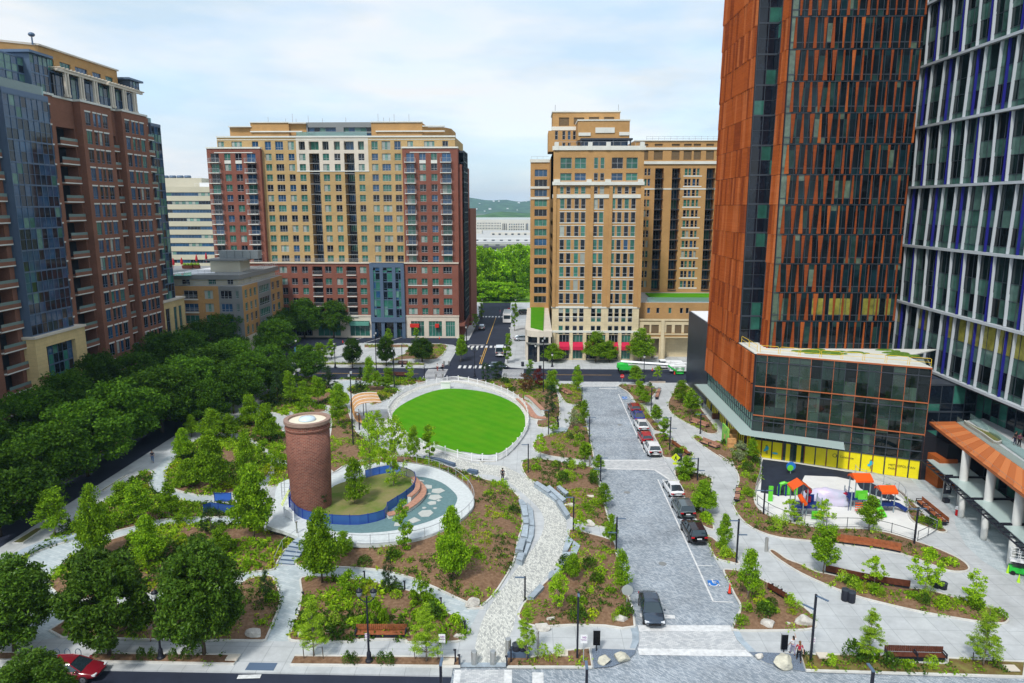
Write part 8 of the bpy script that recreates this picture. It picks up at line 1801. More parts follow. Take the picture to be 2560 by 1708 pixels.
# ============================================================ VEHICLES, PEOPLE, PLAYGROUND
M_TYRE = pm('tyre',(.015,.015,.017), rough=.8); M_RIM = pm('wheel rim',(.35,.36,.38), rough=.3, metal=.8); M_CGL = pm('car glass',(.02,.035,.045), rough=.04, spec=1.0)
M_TAIL = pm('tail lamp',(.45,.01,.015), rough=.2); M_HEAD = pm('head lamp',(.7,.72,.75), rough=.1); M_PLATE = pm('number plate',(.65,.66,.68)); M_TRIM = pm('black car trim',(.015,.015,.017), rough=.4)
def paint(n, c, m=0.0): return pm(n, c, rough=.22, metal=m, coat=.6, spec=.6)
CARK = dict(
 sedan=dict(L=4.75, W=1.84, body=[(-2.37,.66,.55,.80),(-2.3,.80,.38,.93),(-1.7,.90,.30,1.0),(-.9,.92,.26,1.0),(0,.92,.25,.97),(.9,.92,.26,.95),(1.5,.91,.28,.88),(2.1,.82,.34,.76),(2.32,.68,.45,.66),(2.38,.5,.5,.6)], cab=((-2.05,.78,.98),(-1.15,.60,1.40),(-.1,.62,1.45),(.35,.60,1.40),(1.25,.80,.93)), wz=.33),
 hatch=dict(L=4.3, W=1.8, body=[(-2.14,.7,.5,.9),(-2.08,.82,.36,1.02),(-1.6,.89,.29,1.03),(-.8,.9,.26,1.0),(0,.9,.25,.97),(.8,.9,.26,.95),(1.4,.89,.28,.9),(1.9,.8,.34,.8),(2.1,.66,.45,.68),(2.15,.5,.5,.6)], cab=((-2.08,.80,1.0),(-1.75,.62,1.40),(-.3,.64,1.52),(.3,.60,1.47),(1.2,.80,.94)), wz=.33),
 suv=dict(L=4.75, W=1.92, body=[(-2.36,.78,.5,1.0),(-2.3,.90,.38,1.1),(-1.7,.95,.32,1.12),(-.9,.96,.3,1.1),(0,.96,.3,1.08),(.9,.96,.3,1.06),(1.5,.95,.32,1.02),(2.1,.86,.38,.94),(2.32,.74,.48,.82),(2.38,.6,.55,.7)], cab=((-2.28,.86,1.1),(-1.95,.70,1.62),(-.4,.72,1.74),(.25,.68,1.68),(1.2,.86,1.06)), wz=.38),
 van=dict(L=5.6, W=2.0, body=[(-2.8,.95,.4,1.2),(-2.75,.99,.36,1.25),(-1.5,1.0,.32,1.25),(0,1.0,.3,1.25),(1.2,1.0,.3,1.2),(1.9,.98,.32,1.15),(2.5,.9,.36,1.0),(2.75,.78,.45,.85),(2.8,.6,.5,.7)], cab=((-2.74,.97,1.24),(-2.7,.86,2.3),(0,.88,2.45),(1.0,.84,2.35),(2.1,.93,1.12)), wz=.38))
def car_meshes(kd, body):
 c = CARK[kd]; m = MB(); st_ = c['body']; prof = []
 for x, w, z0_, z1_ in st_:
  zm = (z0_+z1_)/2
  prof.append([(x,0,z0_),(x,w*.86,z0_),(x,w,z0_+.14),(x,w*1.0,zm+.1),(x,w*.95,z1_-.05),(x,w*.8,z1_+.0),(x,0,z1_+.035)])
 n = len(prof[0]); vs = []
 for P in prof: vs += P + [(x,-y, z) for x, y, z in P[-2:0:-1]]
 k = 2*n-2; F = []
 for i in range(len(prof)-1):
  for j in range(k): F.append((i*k+j, i*k+(j+1) % k,(i+1)*k+(j+1) % k,(i+1)*k+j))
 F.append(tuple(range(k))); F.append(tuple((len(prof)-1)*k+j for j in range(k))[::-1]); m.add(vs, F)
 for s in (-1,1): m.box((c['cab'][3][0]+.62, s*(c['W']/2+.06), c['cab'][4][2]+.12),(.18,.16,.12))
 mbody = m.mesh('body', body, True)
 g_ = MB(); P = []
 for x, w, z in c['cab']: P += [(x, w, z),(x,-w, z)]
 lo = [(c['cab'][0][0], c['cab'][0][1]),(c['cab'][4][0], c['cab'][4][1])]
 zb = min(c['cab'][0][2], c['cab'][4][2])-.05
 def side(s):
  b0, t0, t1, t2, b1 = [(x, s*w, z) for x, w, z in c['cab']]; xm = (b0[0]+b1[0])/2; wb = max(c['cab'][0][1], c['cab'][4][1])
  return [b0,(xm, s*wb*1.02, zb+.02), b1, t2, t1, t0]
 A_, B_ = side(1), side(-1); g_.add(A_, [(0,5,4,3,2,1)]); g_.add(B_, [(0,1,2,3,4,5)])
 g_.add([A_[0],B_[0],B_[5],A_[5]], [(0,1,2,3)]); g_.add([A_[2],B_[2],B_[3],A_[3]], [(3,2,1,0)]); mglass = g_.mesh('window', M_CGL)
 r = MB(); T0, T1, T2 = c['cab'][1:4]; e = .012
 r.add([(T0[0]-.03,T0[1],T0[2]+e),(T0[0]-.03,-T0[1],T0[2]+e),(T1[0],-T1[1]-.0,T1[2]+e),(T1[0],T1[1],T1[2]+e),(T2[0]+.03,T2[1],T2[2]+e),(T2[0]+.03,-T2[1],T2[2]+e),(T1[0],0,T1[2]+.045),(T0[0],0,T0[2]+.03),(T2[0],0,T2[2]+.03)], [(1,2,6,7),(7,6,3,0),(2,5,8,6),(6,8,4,3)])
 def pil(a, b, w=.045):
  r.tube([a, b], w,4, cap=False)
 for s in (-1,1):
  q_ = [(x, s*(w+.0), z) for x, w, z in c['cab']]; pil(q_[0], q_[1], .055); pil(q_[3], q_[4], .045); pil(q_[1], q_[2], .04); pil(q_[2], q_[3], .04)
  mx_ = (q_[1][0]+q_[4][0])/2-.2; wb = max(c['cab'][0][1], c['cab'][4][1])*1.0; pil((mx_, s*wb, zb+.06),(mx_+.05, q_[2][1], q_[2][2]-.02), .035)
  if kd in ('suv','van'): pil((q_[1][0]+.35, s*wb, zb+.1),(q_[1][0]+.4, q_[1][1], q_[1][2]), .08)
 mroof = r.mesh('roof', body)
 if kd == 'van':
  pass
 w = MB(); w.lathe([(.0,-.1),(.24,-.1),(c['wz']-.02,-.1),(c['wz'],-.06),(c['wz'],.08),(c['wz']-.03,.11),(.24,.11)],18);
 w.v = [(x, z, y) for x, y, z in w.v]; mt = w.mesh('tyre', M_TYRE, True)
 w = MB(); w.lathe([(.0,.0),(.05,.125),(.2,.12),(.235,.1)],14); w.v = [(x, z, y) for x, y, z in w.v]; mr = w.mesh('rim', M_RIM)
 return mbody, mglass, mroof, mt, mr
CM = {}
def car(kd, x, y, rot, body, label, group=None, z=.06):
 key = (kd, body.name)
 if key not in CM: CM[key] = car_meshes(kd, body)
 mbody, mglass, mroof, mt, mr = CM[key]; c = CARK[kd]; t = thing('parked_car' if kd != 'van' else 'van', label, 'car' if kd != 'van' else 'van',(x, y, z), rot, group)
 link('body', mbody, t); link('window', mglass, t); link('roof', mroof, t); L2, W2 = c['L']/2, c['W']/2; wz = c['wz']
 for sx in (-1,1):
  for sy in (-1,1):
   w = bpy.data.objects.new('wheel', None); COL.objects.link(w); w.parent = t; w.location = (sx*L2*.60, sy*(W2-.10), wz); w.rotation_euler = (0,0,0 if sy > 0 else PI)
   link('tyre', mt, w); link('rim', mr, w)
 hz = c['body'][0][3]; fz = c['body'][-2][3]
 for s in (-1,1):
  q_ = MB(); q_.box((-L2+.05, s*W2*.72, hz-.06),(.16,.34,.15)); q_.build('tail_lamp', M_TAIL, t)
  q_ = MB(); q_.box((L2-.20, s*W2*.72, fz-.0),(.26,.32,.12)); q_.build('headlight', M_HEAD, t)
 q_ = MB(); q_.box((-L2-.01,0,hz-.2),(.03,.5,.13)); q_.build('number_plate', M_PLATE, t)
 q_ = MB(); q_.box((L2+.0,0,.5),(.06,1.0,.16)); q_.box((-L2+.0,0,.4),(.06,1.3,.14)); q_.build('bumper_trim', M_TRIM, t)
 return t
def parked(kd, k, x, y, body, label, back=True, dxx=0, rot=PI/2, group=None):
 X, Y = g(k, x, y, .06); return car(kd, X+dxx, Y+CARK[kd]['L']/2*(1 if back else -1), rot, body, label, group)
P_DK = paint('dark slate paint',(.05,.075,.11), .5); P_BK = paint('black paint',(.008,.008,.012)); P_SI = paint('grey green paint',(.12,.155,.16), .4); P_WH = paint('white car paint',(.72,.73,.74)); P_RED = paint('red car paint',(.36,.008,.02)); P_DRED = paint('dark red car paint',(.22,.01,.02)); P_BLU = paint('blue car paint',(.01,.03,.22)); P_LS = paint('light silver paint',(.42,.46,.5), .4)  # dark slate base carries the blue hood reflection in its colour
car('sedan',10.55,56.9,-PI/2-.02, P_DK, 'dark slate sedan driving toward the camera at the raised crossing')
parked('suv','B3',1868,512, P_BK, 'shiny black car parked last in the lower row', rot=PI/2+.05)
parked('suv','B3',1782,318, P_SI, 'grey green wagon parked between the white sedan and the black car', rot=PI/2+.05)
parked('sedan','B3',1703,153, P_WH, 'white sedan parked at the head of the lower row', rot=PI/2+.06)
parked('suv','B2',1342,1097, P_WH, 'white car with dark roof rails parked nearest the yellow crossing sign', rot=PI/2+.04)
parked('hatch','B2',1293,1012, P_RED, 'bright red hatchback parked between two white cars', rot=PI/2+.04)
parked('sedan','B2',1266,925, P_WH, 'white sedan parked between the blue car and the red hatchback', rot=PI/2+.04)
parked('sedan','B2',1241,862, P_BLU, 'dark blue car squeezed between the dark red and the white car', rot=PI/2+.04)
parked('hatch','B2',1215,803, P_DRED, 'dark red car parked farthest up the road', rot=PI/2+.04)
xr_, yr_ = g('A3',480,1535,.05); car('sedan', xr_, yr_+.3,0, P_DRED, 'red car parked at the front kerb, bottom left corner', z=0)
car('van', *g('B2',297,398,.05), PI/2, P_WH, 'white van waiting at the crossing of the far street', z=0)
car('sedan', *g('B2',452,302,.1), .3, P_LS, 'light silver car beside the curved corner of the tan tower', z=.1)
car('hatch', *g('B2',175,225,.05), PI/2+.05, P_LS, 'small pale car parked on the left side of the far street', z=0)
car('suv', *g('B2',470,125,.1), .2, P_BK, 'black car partly hidden by the tan tower, far street', z=.1)
car('sedan', *g('B2',275,490,.05),0, P_DK, 'dark car crossing the intersection behind the upright shrubs', z=0)
car('van', *g('F1',690,345,.05), PI/2, P_WH, 'white van parked in the left side street', z=0)
car('suv', *g('F1',600,415,.05),1.2, P_BK, 'black car parked in the left side street beside the white van', z=0)
car('suv', *g('F1',1690,225,.05),0, P_BK, 'black car standing before the cream framed shop, far street', z=0)
# coach on the far street
x, y = g('B2',345,185,.0); t = thing('bus', 'grey and white bus parked on the right side of the far street', 'bus',(x, y+4,0)); m = MB(); m.bx(-1.25,1.25,-5,5,.4,3.0); m.build('body', M_WHITE, t); m = MB(); m.bx(-1.28,1.28,-4.6,4.6,1.5,2.4); m.bx(-1.0,1.0,-5.03,5.03,1.5,2.6); m.build('window', M_CGL, t); m = MB(); m.bx(-1.0,1.0,-4,4,3.0,3.25); m.build('roof_unit', M_FRAMEL, t)
for sy in (-3.2,3.2):
 for sx in (-1.15,1.15): m = MB(); m.tube([(sx-.12,sy,.45),(sx+.12,sy,.45)], .45,12); m.build('wheel', M_TYRE, t)
# service trucks and boom lift by the tan tower garage
def truck(x, y, rot, label, bucket=False):
 t = thing('service_truck', label, 'truck',(x, y,0), rot)
 m = MB(); m.bx(-2.9,.6,-1.05,1.05,.6,1.75); m.build('service_body', M_WHITE, t); m = MB(); m.prism([(.7,-.95),(2.0,-.95),(3.0,-.85),(3.0,.85),(2.0,.95),(.7,.95)], .55,1.25); m.bx(.7,2.0,-.92,.92,1.25,2.05); m.build('cab', M_WHITE, t)
 m = MB(); m.bx(.85,2.04,-.94,.94,1.35,1.9); m.build('window', M_CGL, t)
 for sx in (-1.9,2.1):
  for sy in (-.95, .95): m = MB(); m.tube([(sx,sy-.13,.42),(sx,sy+.13,.42)], .42,12); m.build('wheel', M_TYRE, t)
 m = MB(); [m.bx(a, a+.7,-1.08,1.08, .9,1.5) for a in (-2.7,-1.8,-.5)]; m.build('locker_door', M_FRAMEL, t)
 if bucket: m = MB(); m.tube([(-2,0,1.9),(1.5,0,2.3)], .14,6); m.bx(-2.6,-1.8,-.4,.4,1.75,2.5); m.build('crane', M_WHITE, t)
 return t
x, y = g('B2',1540,520,.0); truck(x-.3, y,0, 'small white utility truck parked before the garage of the tan tower', True)
x, y = g('B2',1445,505,.0); truck(x, y+1.5, PI, 'white service truck with long red lettered boom behind the green lift')
x, y = g('B2',1150,522,.0); GRN = pm('lift green',(.03,.50,.06), rough=.4)
t = thing('boom_lift', 'green boom lift with a long white arm on the cross street', 'boom lift',(x, y,0)); m = MB(); m.bx(-1.6,1.9,-1.1,1.1,.9,1.5); m.sphere((-1.0,0,1.5),(1.1,1.0,.9)); m.bx(-1.9,.3,-1.0,1.0,1.4,2.1); m.build('chassis', GRN, t)
for sx in (-1.2,1.4):
 for sy in (-1.05,1.05): m = MB(); m.tube([(sx,sy-.2,.5),(sx,sy+.2,.5)], .5,12); m.build('wheel', M_TYRE, t)
m = MB(); m.tube([(-1.2,0,2.5),(8.8,-.3,1.95)], .32,4); m.build('arm', M_WHITE, t); m = MB(); m.tube([(8.6,-.3,1.9),(10.6,-.5,.6)], .2,5); m.build('jib', GRN, t)
m = MB(); rail(m, [(10.4,-1.3),(11.9,-1.3),(11.9,.3),(10.4,.3),(10.4,-1.3)], .25,1.1, r=.04, mids=1); m.bx(10.4,11.9,-1.3,.3,.2,.28); m.build('basket', GRN, t)
for i, xx in enumerate((1.8,6.6)): m = MB(); m.box((xx,-.36,2.35-.055*xx),(1.2,.02,.22)); m.build('arm_print', M_SPUR if i else M_DARKF, t)
# scissor lift at the right edge
x, y = g('F4',1262,1500,.12); t = thing('scissor_lift', 'green and white scissor lift standing at the right edge beside the columns', 'scissor lift',(x+.3, y+.2, .12),-.45)
m = MB(); m.bx(-1.1,1.1,-.42,.42,.25,.75); m.build('chassis', GRN, t)
for sx in (-.8, .8):
 for sy in (-.4, .4): m = MB(); m.tube([(sx,sy-.09,.22),(sx,sy+.09,.22)], .22,12); m.build('wheel', M_TYRE, t)
m = MB()
for i in range(3):
 for sy in (-.3,.3): m.tube([(-.9,sy,.8+.16*i),(.9,sy,.96+.16*i)], .035,4); m.tube([(.9,sy,.8+.16*i),(-.9,sy,.96+.16*i)], .035,4)
m.build('scissor_arm', M_BLACK, t).__setitem__('kind', 'stuff')
m = MB(); m.bx(-1.15,1.15,-.42,.42,1.35,1.45); m.build('platform', M_WHITE, t); m = MB(); rail(m, [(-1.12,-.4),(1.12,-.4),(1.12,.4),(-1.12,.4),(-1.12,-.4)],1.45,1.05, r=.03, mids=1, posts=.7); m.build('guard_rail', M_WHITE, t)
# ------------------------------------------------------------ people
def skin_mesh(name, verts, edges, rad, mat, sub=1):
 me = bpy.data.meshes.new('tmp'); me.from_pydata(verts, edges, []); o = bpy.data.objects.new('tmp', me); COL.objects.link(o)
 md = o.modifiers.new('s', 'SKIN');
 for i, v in enumerate(me.skin_vertices[0].data): v.radius = rad[i] if isinstance(rad[i], tuple) else (rad[i], rad[i]); v.use_root = (i == 0)
 md.use_smooth_shade = True; sb = o.modifiers.new('b', 'SUBSURF'); sb.levels = sub; sb.render_levels = sub
 dg = bpy.context.evaluated_depsgraph_get(); r = bpy.data.meshes.new_from_object(o.evaluated_get(dg)); bpy.data.objects.remove(o)
 r.name = name; r.materials.clear(); r.materials.append(mat); return r
M_SKIN = pm('skin',(.50,.30,.21), rough=.6); M_SKIN2 = pm('brown skin',(.22,.12,.08), rough=.6); M_HAIR = pm('dark hair',(.03,.02,.015), rough=.7)
def person(x, y, rot, label, shirt, trous, hair=M_HAIR, skin=M_SKIN, H=1.72, step=.25, arms=((-.1,.0),(.15,.05)), z=.13, longhair=False, shorts=False, raised=None, extra=None):
 t = thing('person', label, 'person',(x, y, z), rot); t.scale = (H/1.75,)*3; s = step
 hipL, hipR = (.09,0,.92),(-.09,0,.92); kL, kR = (.1,-s*.45,.5),(-.1,s*.35,.5); aL, aR = (.1,-s*.75,.09),(-.1,s*.95,.12)
 V = [(0,0,.95),(0,.0,1.12),(0,.01,1.30),(0,.01,1.42),(0,-.0,1.50),(0,-.02,1.585),(0,-.025,1.67),(0,-.01,1.715), hipL,kL,aL,(aL[0],aL[1]-.14,.035), hipR,kR,aR,(aR[0],aR[1]-.14,.04)]
 E_ = [(0,1),(1,2),(2,3),(3,4),(4,5),(5,6),(6,7),(0,8),(8,9),(9,10),(10,11),(0,12),(12,13),(13,14),(14,15)]
 Rd = [(.145,.105),(.13,.095),(.15,.105),(.12,.08),.055,.08,.09,.065,.09,.062,.042,.035,.09,.062,.042,.035]
 hands = []
 AR = []
 for sgn,(fy, ey) in zip((1,-1), arms):
  sh = (sgn*.19, .01,1.41); el = (sgn*.25, fy*.5,1.13); wr = (sgn*.26, fy*1.2-.05+ey, .89)
  if raised == sgn: el = (sgn*.3,-.12,1.5); wr = (sgn*.24,-.2,1.75)
  b_ = len(V); V += [sh, el, wr]; E_ += [(3, b_),(b_, b_+1),(b_+1, b_+2)]; Rd += [.06, .042, .03]; AR.append((sh, el, wr)); hands.append((Vector(el), Vector(wr), sgn))
 body = skin_mesh('body', V, E_, Rd, skin); link('body', body, t)
 for el, wr, sgn in hands:      # palm with five separate, slightly curled fingers
  d = (wr-el).normalized(); f = Vector((0,-1,0)); sd_ = d.cross(f).normalized(); f = sd_.cross(d); m = MB(); c = wr+d*.05
  m.tube([tuple(wr), tuple(wr+d*.045), tuple(wr+d*.09)], [.024,.034,.03],8)
  for i,(o_, ln) in enumerate(((-.027,.055),(-.009,.068),(.009,.072),(.027,.062))): b_ = wr+d*.085+f*o_; m.tube([tuple(b_), tuple(b_+d*ln*.5-sd_*sgn*.006), tuple(b_+d*ln*.85-sd_*sgn*.022)], [.009,.0085,.007],6)
  b_ = wr+d*.035+f*.028; m.tube([tuple(b_), tuple(b_+d*.025+f*.025), tuple(b_+d*.055+f*.03)], [.011,.01,.008],6); m.build('hand', skin, t, smooth=True)
 sv = [(0,0,.98),(0,0,1.14),(0,.01,1.30),(0,.01,1.41),(0,0,1.46)]; se = [(0,1),(1,2),(2,3),(3,4)]; sr = [(.16,.12),(.145,.11),(.165,.12),(.135,.095),.07]
 for sh, el, wr in AR: b_ = len(sv); e2 = tuple(Vector(sh)+(Vector(el)-Vector(sh))*.8); sv += [sh, e2]; se += [(3, b_),(b_, b_+1)]; sr += [.075, .058]
 link('shirt', skin_mesh('shirt', sv, se, sr, shirt), t)
 fz = .45 if shorts else 1.0
 def lp(h, k_, a): return ([h, k_] if shorts else [h, k_,(a[0], a[1], a[2]+.03)])
 tv = [(0,0,.97)]; te = []; trd = [(.165,.125)]
 for h, k_, a in ((hipL,kL,aL),(hipR,kR,aR)):
  prev = 0
  for q_, r in zip(lp(h, k_, a),(.105,.078,.06)): tv.append(q_); te.append((prev, len(tv)-1)); prev = len(tv)-1; trd.append(r)
 link('trousers', skin_mesh('trousers', tv, te, trd, trous), t)
 m = MB()
 for a in (aL, aR): m.sphere((a[0], a[1]-.07, .045),(.05,.14,.05),0,6)
 m.build('shoe', M_BLACK, t)
 m = MB(); m.sphere((0,.0,1.665),(.098,.112,.115),0,8)
 if longhair: m.sphere((0,.07,1.55),(.09,.05,.17),0,7)
 m.v = [(x_, max(y_,-.055) if z_ < 1.72 else y_, z_) for x_, y_, z_ in m.v]; m.build('hair', hair, t, smooth=True)
 m = MB()
 for s_ in (-1,1): m.sphere((s_*.033,-.112,1.635),(.013,.008,.008),0,5); m.sphere((s_*.093,-.01,1.62),(.012,.025,.032),1,5)
 m.sphere((0,-.125,1.60),(.014,.018,.022),1,5); m.sphere((0,-.112,1.557),(.026,.008,.008),2,5); m.build('face', [M_HAIR, skin, M_SRED], t)
 if extra: extra(t)
 return t
c_ = lambda n, col: pm(n, col, rough=.85)
x, y = g('B6',690,1250,.13); person(x, y, PI+.2, 'person in a white shirt walking beside the woman in red', c_('white cloth',(.7,.7,.72)), c_('lilac cloth',(.3,.28,.4)), H=1.6, raised=-1, longhair=True)
x, y = g('B6',735,1298,.13);
def bag(t): m = MB(); m.bx(-.42,-.28,-.12,.14,.72,1.0); m.build('bag', c_('black cloth',(.015,.015,.02)), t)
person(x, y, PI-.15, 'woman in a red top and black leggings carrying a dark bag', c_('red cloth',(.35,.02,.05)), c_('black cloth',(.015,.015,.02)), H=1.72, longhair=True, hair=pm('brown hair',(.16,.08,.04)), extra=bag, step=.3)
x, y = g('B2',315,1252,.13); person(x, y, PI, 'person in dark clothes walking alone on the cobbled path', c_('dark blue cloth',(.02,.025,.04)), c_('black cloth',(.015,.015,.02)), skin=M_SKIN2, H=1.8)
x, y = g('A3',1055,45,.13); person(x, y, .4, 'person in dark top and blue jeans on the left sidewalk', c_('dark purple cloth',(.03,.025,.05)), c_('blue jeans',(.10,.17,.32)), H=1.75)
x, y = g('A5',1382,468,.1); person(x, y, PI, 'person in a white top crossing the far zebra stripes', c_('white cloth',(.7,.7,.72)), c_('red brown cloth',(.25,.06,.05)), H=1.75, z=.02)
x, y = g('A5',1420,466,.1);
def pram(t):
 m = MB(); m.bx(.1,.55,-.75,-.2,.35,.8); m.tube([(.32,-.2,.7),(.32,.05,1.0)], .03,5); m.build('pushchair', M_BLACK, t)
person(x, y, PI, 'person in dark clothes pushing a pushchair over the far crossing', c_('plum cloth',(.12,.03,.06)), c_('black cloth',(.015,.015,.02)), H=1.7, z=.02, extra=pram)
x, y = g('B2',1662,760,.13); person(x, y,0, 'worker in dark overalls with a lime vest beside the glass canopy', c_('lime vest',(.25,.5,.05)), c_('navy cloth',(.01,.02,.06)), H=1.8, step=.08)
x, y = g('F1',1608,225,.05); person(x, y,0, 'worker in a yellow vest beside the black car, far street', c_('yellow vest',(.6,.65,.02)), c_('navy cloth',(.01,.02,.06)), H=1.8, z=0)
x, y = g('F4',1215,385,7.2); person(x, y, .5, 'dark clothed person on the upper terrace at the right edge, left one', c_('black cloth',(.015,.015,.02)), c_('navy cloth',(.01,.02,.06)), skin=M_SKIN2, z=7.2, step=.1)
x, y = g('F4',1250,400,7.2); person(x, y, .2, 'dark clothed person on the upper terrace at the right edge, right one', c_('plum cloth',(.12,.03,.06)), c_('black cloth',(.015,.015,.02)), skin=M_SKIN2, z=7.2, step=.1)
x, y = g('B2',298,125,.05); person(x, y,0, 'tiny person in pink at the far end of the street', c_('pink cloth',(.5,.15,.3)), c_('lilac cloth',(.3,.28,.4)), z=.02)
x, y = g('A3',1040,1270,.13); person(x, y, PI, 'person walking on the front sidewalk under the big dark tree', c_('pale pink cloth',(.5,.35,.38)), c_('tan cloth',(.35,.25,.15)), shorts=True, z=.13)
# ------------------------------------------------------------ playground
M_PO = pm('play orange',(.80,.10,.01), rough=.4); M_PG2 = pm('play lime green',(.13,.60,.04), rough=.35); M_PB = pm('play navy',(.01,.03,.16), rough=.35); M_PR = pm('play red',(.40,.01,.03), rough=.35); M_PS = pm('play grey post',(.30,.38,.42), rough=.3, metal=.3)
def roofm(mb, x, y, z, w, d, h):
 mb.add([(x-w/2,y-d/2,z),(x+w/2,y-d/2,z),(x+w/2,y+d/2,z),(x-w/2,y+d/2,z),(x-w/2,y,z+h),(x+w/2,y,z+h),(x-w/2,y-d/2,z-.25),(x+w/2,y-d/2,z-.25),(x-w/2,y+d/2,z-.25),(x+w/2,y+d/2,z-.25)], [(0,1,5,4),(2,3,4,5),(0,4,3),(1,2,5),(6,7,1,0),(9,8,3,2)])
bx0, by0 = g('F3',590,740,.15)
t = thing('play_tower', 'playground tower with orange roof, tube slide and green crawl panel, left one', 'playground structure',(bx0, by0, .14))
for dx_, dy_, h in ((-.6,1.0,3.3),(-.6,2.4,3.3),(.8,1.0,3.3),(.8,2.4,3.3),(0,0,1.9),(1.6,0,1.9),(2.4,.8,2.2),(2.4,2.2,2.2)): m = MB(); m.tube([(dx_,dy_,0),(dx_,dy_,h)], .07,7); m.build('post', M_PS, t)
m = MB(); m.bx(-.7,2.5,.6,2.5,1.0,1.1); m.build('deck', M_PB, t)
m = MB(); m.add([(-.95,.7,3.2),(.1,.7,3.9),(1.15,.7,3.2),(-.95,2.7,3.2),(.1,2.7,3.9),(1.15,2.7,3.2),(-.95,.7,2.95),(1.15,.7,2.95),(-.95,2.7,2.95),(1.15,2.7,2.95)], [(0,1,4,3),(1,2,5,4),(6,0,3,8),(2,7,9,5)]); m.build('roof', M_PO, t)
m = MB(); m.tube([(-.2,.8,2.6),(.1,.6,2.0),(.5,.55,1.5)], [.26,.3,.26],8); m.build('orange_chute', M_PO, t)
for i in range(5): m = MB(); m.bx(-1.1+.0,-.1,-.6+.25*i,-.35+.25*i,.2*i,.2*i+.08); m.build('step', M_DARKF, t)
m = MB(); m.bx(1.0,2.3,-.1,.0,.1,1.0); m.build('green_panel', M_PG2, t); m = MB(); m.bx(1.2,2.1,2.3,2.4,1.1,2.0); m.build('navy_panel', M_PB, t); m = MB(); m.tube([(1.4,2.2,1.2),(1.4,2.2,1.8)], .3,10); m.sphere((1.5,2.6,2.2),(.4,.4,.25)); m.build('red_drum', M_PR, t)
m = MB(); [m.tube([(-.5+.15*i,1.0,1.1),(-.5+.15*i,1.0,1.9)], .02,4) for i in range(9)]; [m.tube([(2.4,.9+.15*i,1.1),(2.4,.9+.15*i,1.9)], .02,4) for i in range(8)]; m.build('bars', M_PS, t)
bx0, by0 = g('F3',1200,650,.15)
t = thing('play_tower', 'playground tower with two orange roofs, climbing ladder and green slide, right one', 'playground structure',(bx0, by0, .14))
for dx_, dy_, h in ((.5,1.2,3.4),(2.2,1.2,3.4),(.5,2.8,3.4),(2.2,2.8,3.4),(2.9,-.2,2.6),(4.4,-.2,2.6),(2.9,1.1,2.6),(4.4,1.1,2.6),(-.3,.3,2.3),(-.3,2.2,2.3)): m = MB(); m.tube([(dx_,dy_,0),(dx_,dy_,h)], .07,7); m.build('post', M_PS, t)
m = MB(); m.bx(-.3,2.3,.6,2.8,1.1,1.2); m.bx(2.3,4.5,-.3,1.2,.8,.9); m.build('deck', M_PB, t)
m = MB(); roofm(m,1.35,2.0,3.4,2.1,2.1, .55); m.build('roof', M_PO, t); m = MB(); roofm(m,3.65, .4,2.6,1.9,1.8, .5); m.build('roof', M_PO, t)
m = MB(); m.bx(.5,1.9,1.1,1.2,1.2,2.1); m.bx(.6,1.7,.6,.7,1.2,1.9); m.build('green_panel', M_PG2, t)
m = MB()
for i in range(8): a = i/7; m.add([(2.2,.6-2.3*a,1.2-1.1*a**.8),(2.9,.6-2.3*a,1.2-1.1*a**.8)], [])
b_ = 0; m.f = [(2*i,2*i+1,2*i+3,2*i+2) for i in range(7)]; m.m = [0]*7; m.tube([(2.2,.6-2.3*i/7,1.3-1.1*(i/7)**.8) for i in range(8)], .08,5); m.tube([(2.9,.6-2.3*i/7,1.3-1.1*(i/7)**.8) for i in range(8)], .08,5); m.build('green_slide', M_PG2, t)
m = MB(); m.tube([(4.4,.6,.9),(5.2,.3,.7),(5.9,-.2,.3)], .28,7); m.build('navy_slide', M_PB, t)
m = MB(); [m.bx(.0,.9,-.2,-.1,.2+.28*i,.28+.28*i) for i in range(4)]; m.build('orange_rung', M_PO, t).__setitem__('kind', 'stuff')
m = MB(); m.tube([(-.6,.2,0),(-.6,.2,2.2),(-.2,.6,1.9),(.3,.9,1.2)], .04,5); m.tube([(-.3,1.2,1.2),(-.3,1.2,2.6),(.2,1.5,2.2)], .04,5); [m.tube([(-.3,.7+.18*i,1.2),(-.3,.7+.18*i,2.0)], .02,4) for i in range(9)]; m.build('climbing_frame', M_PB, t)
# tarpaulin heap, small play items
import bmesh
bm = bmesh.new(); bmesh.ops.create_icosphere(bm, subdivisions=4, radius=1)
for v in bm.verts:
 n_ = noise.noise(v.co*1.6)*.28+noise.noise(v.co*5)*.1; v.co *= 1+n_; v.co.x *= 2.9; v.co.y *= 1.2; v.co.z = max(0, v.co.z*1.5*(1-.18*v.co.x/2.9)+.3)
me = bpy.data.meshes.new('tarpaulin'); bm.to_mesh(me); bm.free(); me.materials.append(pm('pale blue plastic sheet',(.42,.50,.60), rough=.35, var=(.55,.2,(.62,.50,.66)))); tag(link('tarpaulin', me, None,(*g('F3',900,545,.15), .14),-.15), 'pale blue and pink plastic sheet covering a heap in the playground', 'tarpaulin')
for p in me.polygons: p.use_smooth = True
m = MB(); m.lathe([(.5,0),(.55,.5),(.4,.9)],10); m.lathe([(.5,.9),(.5,1.35),(.4,1.5)],10,(0,0,0),1); tag(m.build('drum', [M_WHITE, M_PR], loc=(*g('F3',1065,560,.15), .14)), 'red topped drum beside the plastic sheet', 'play item')
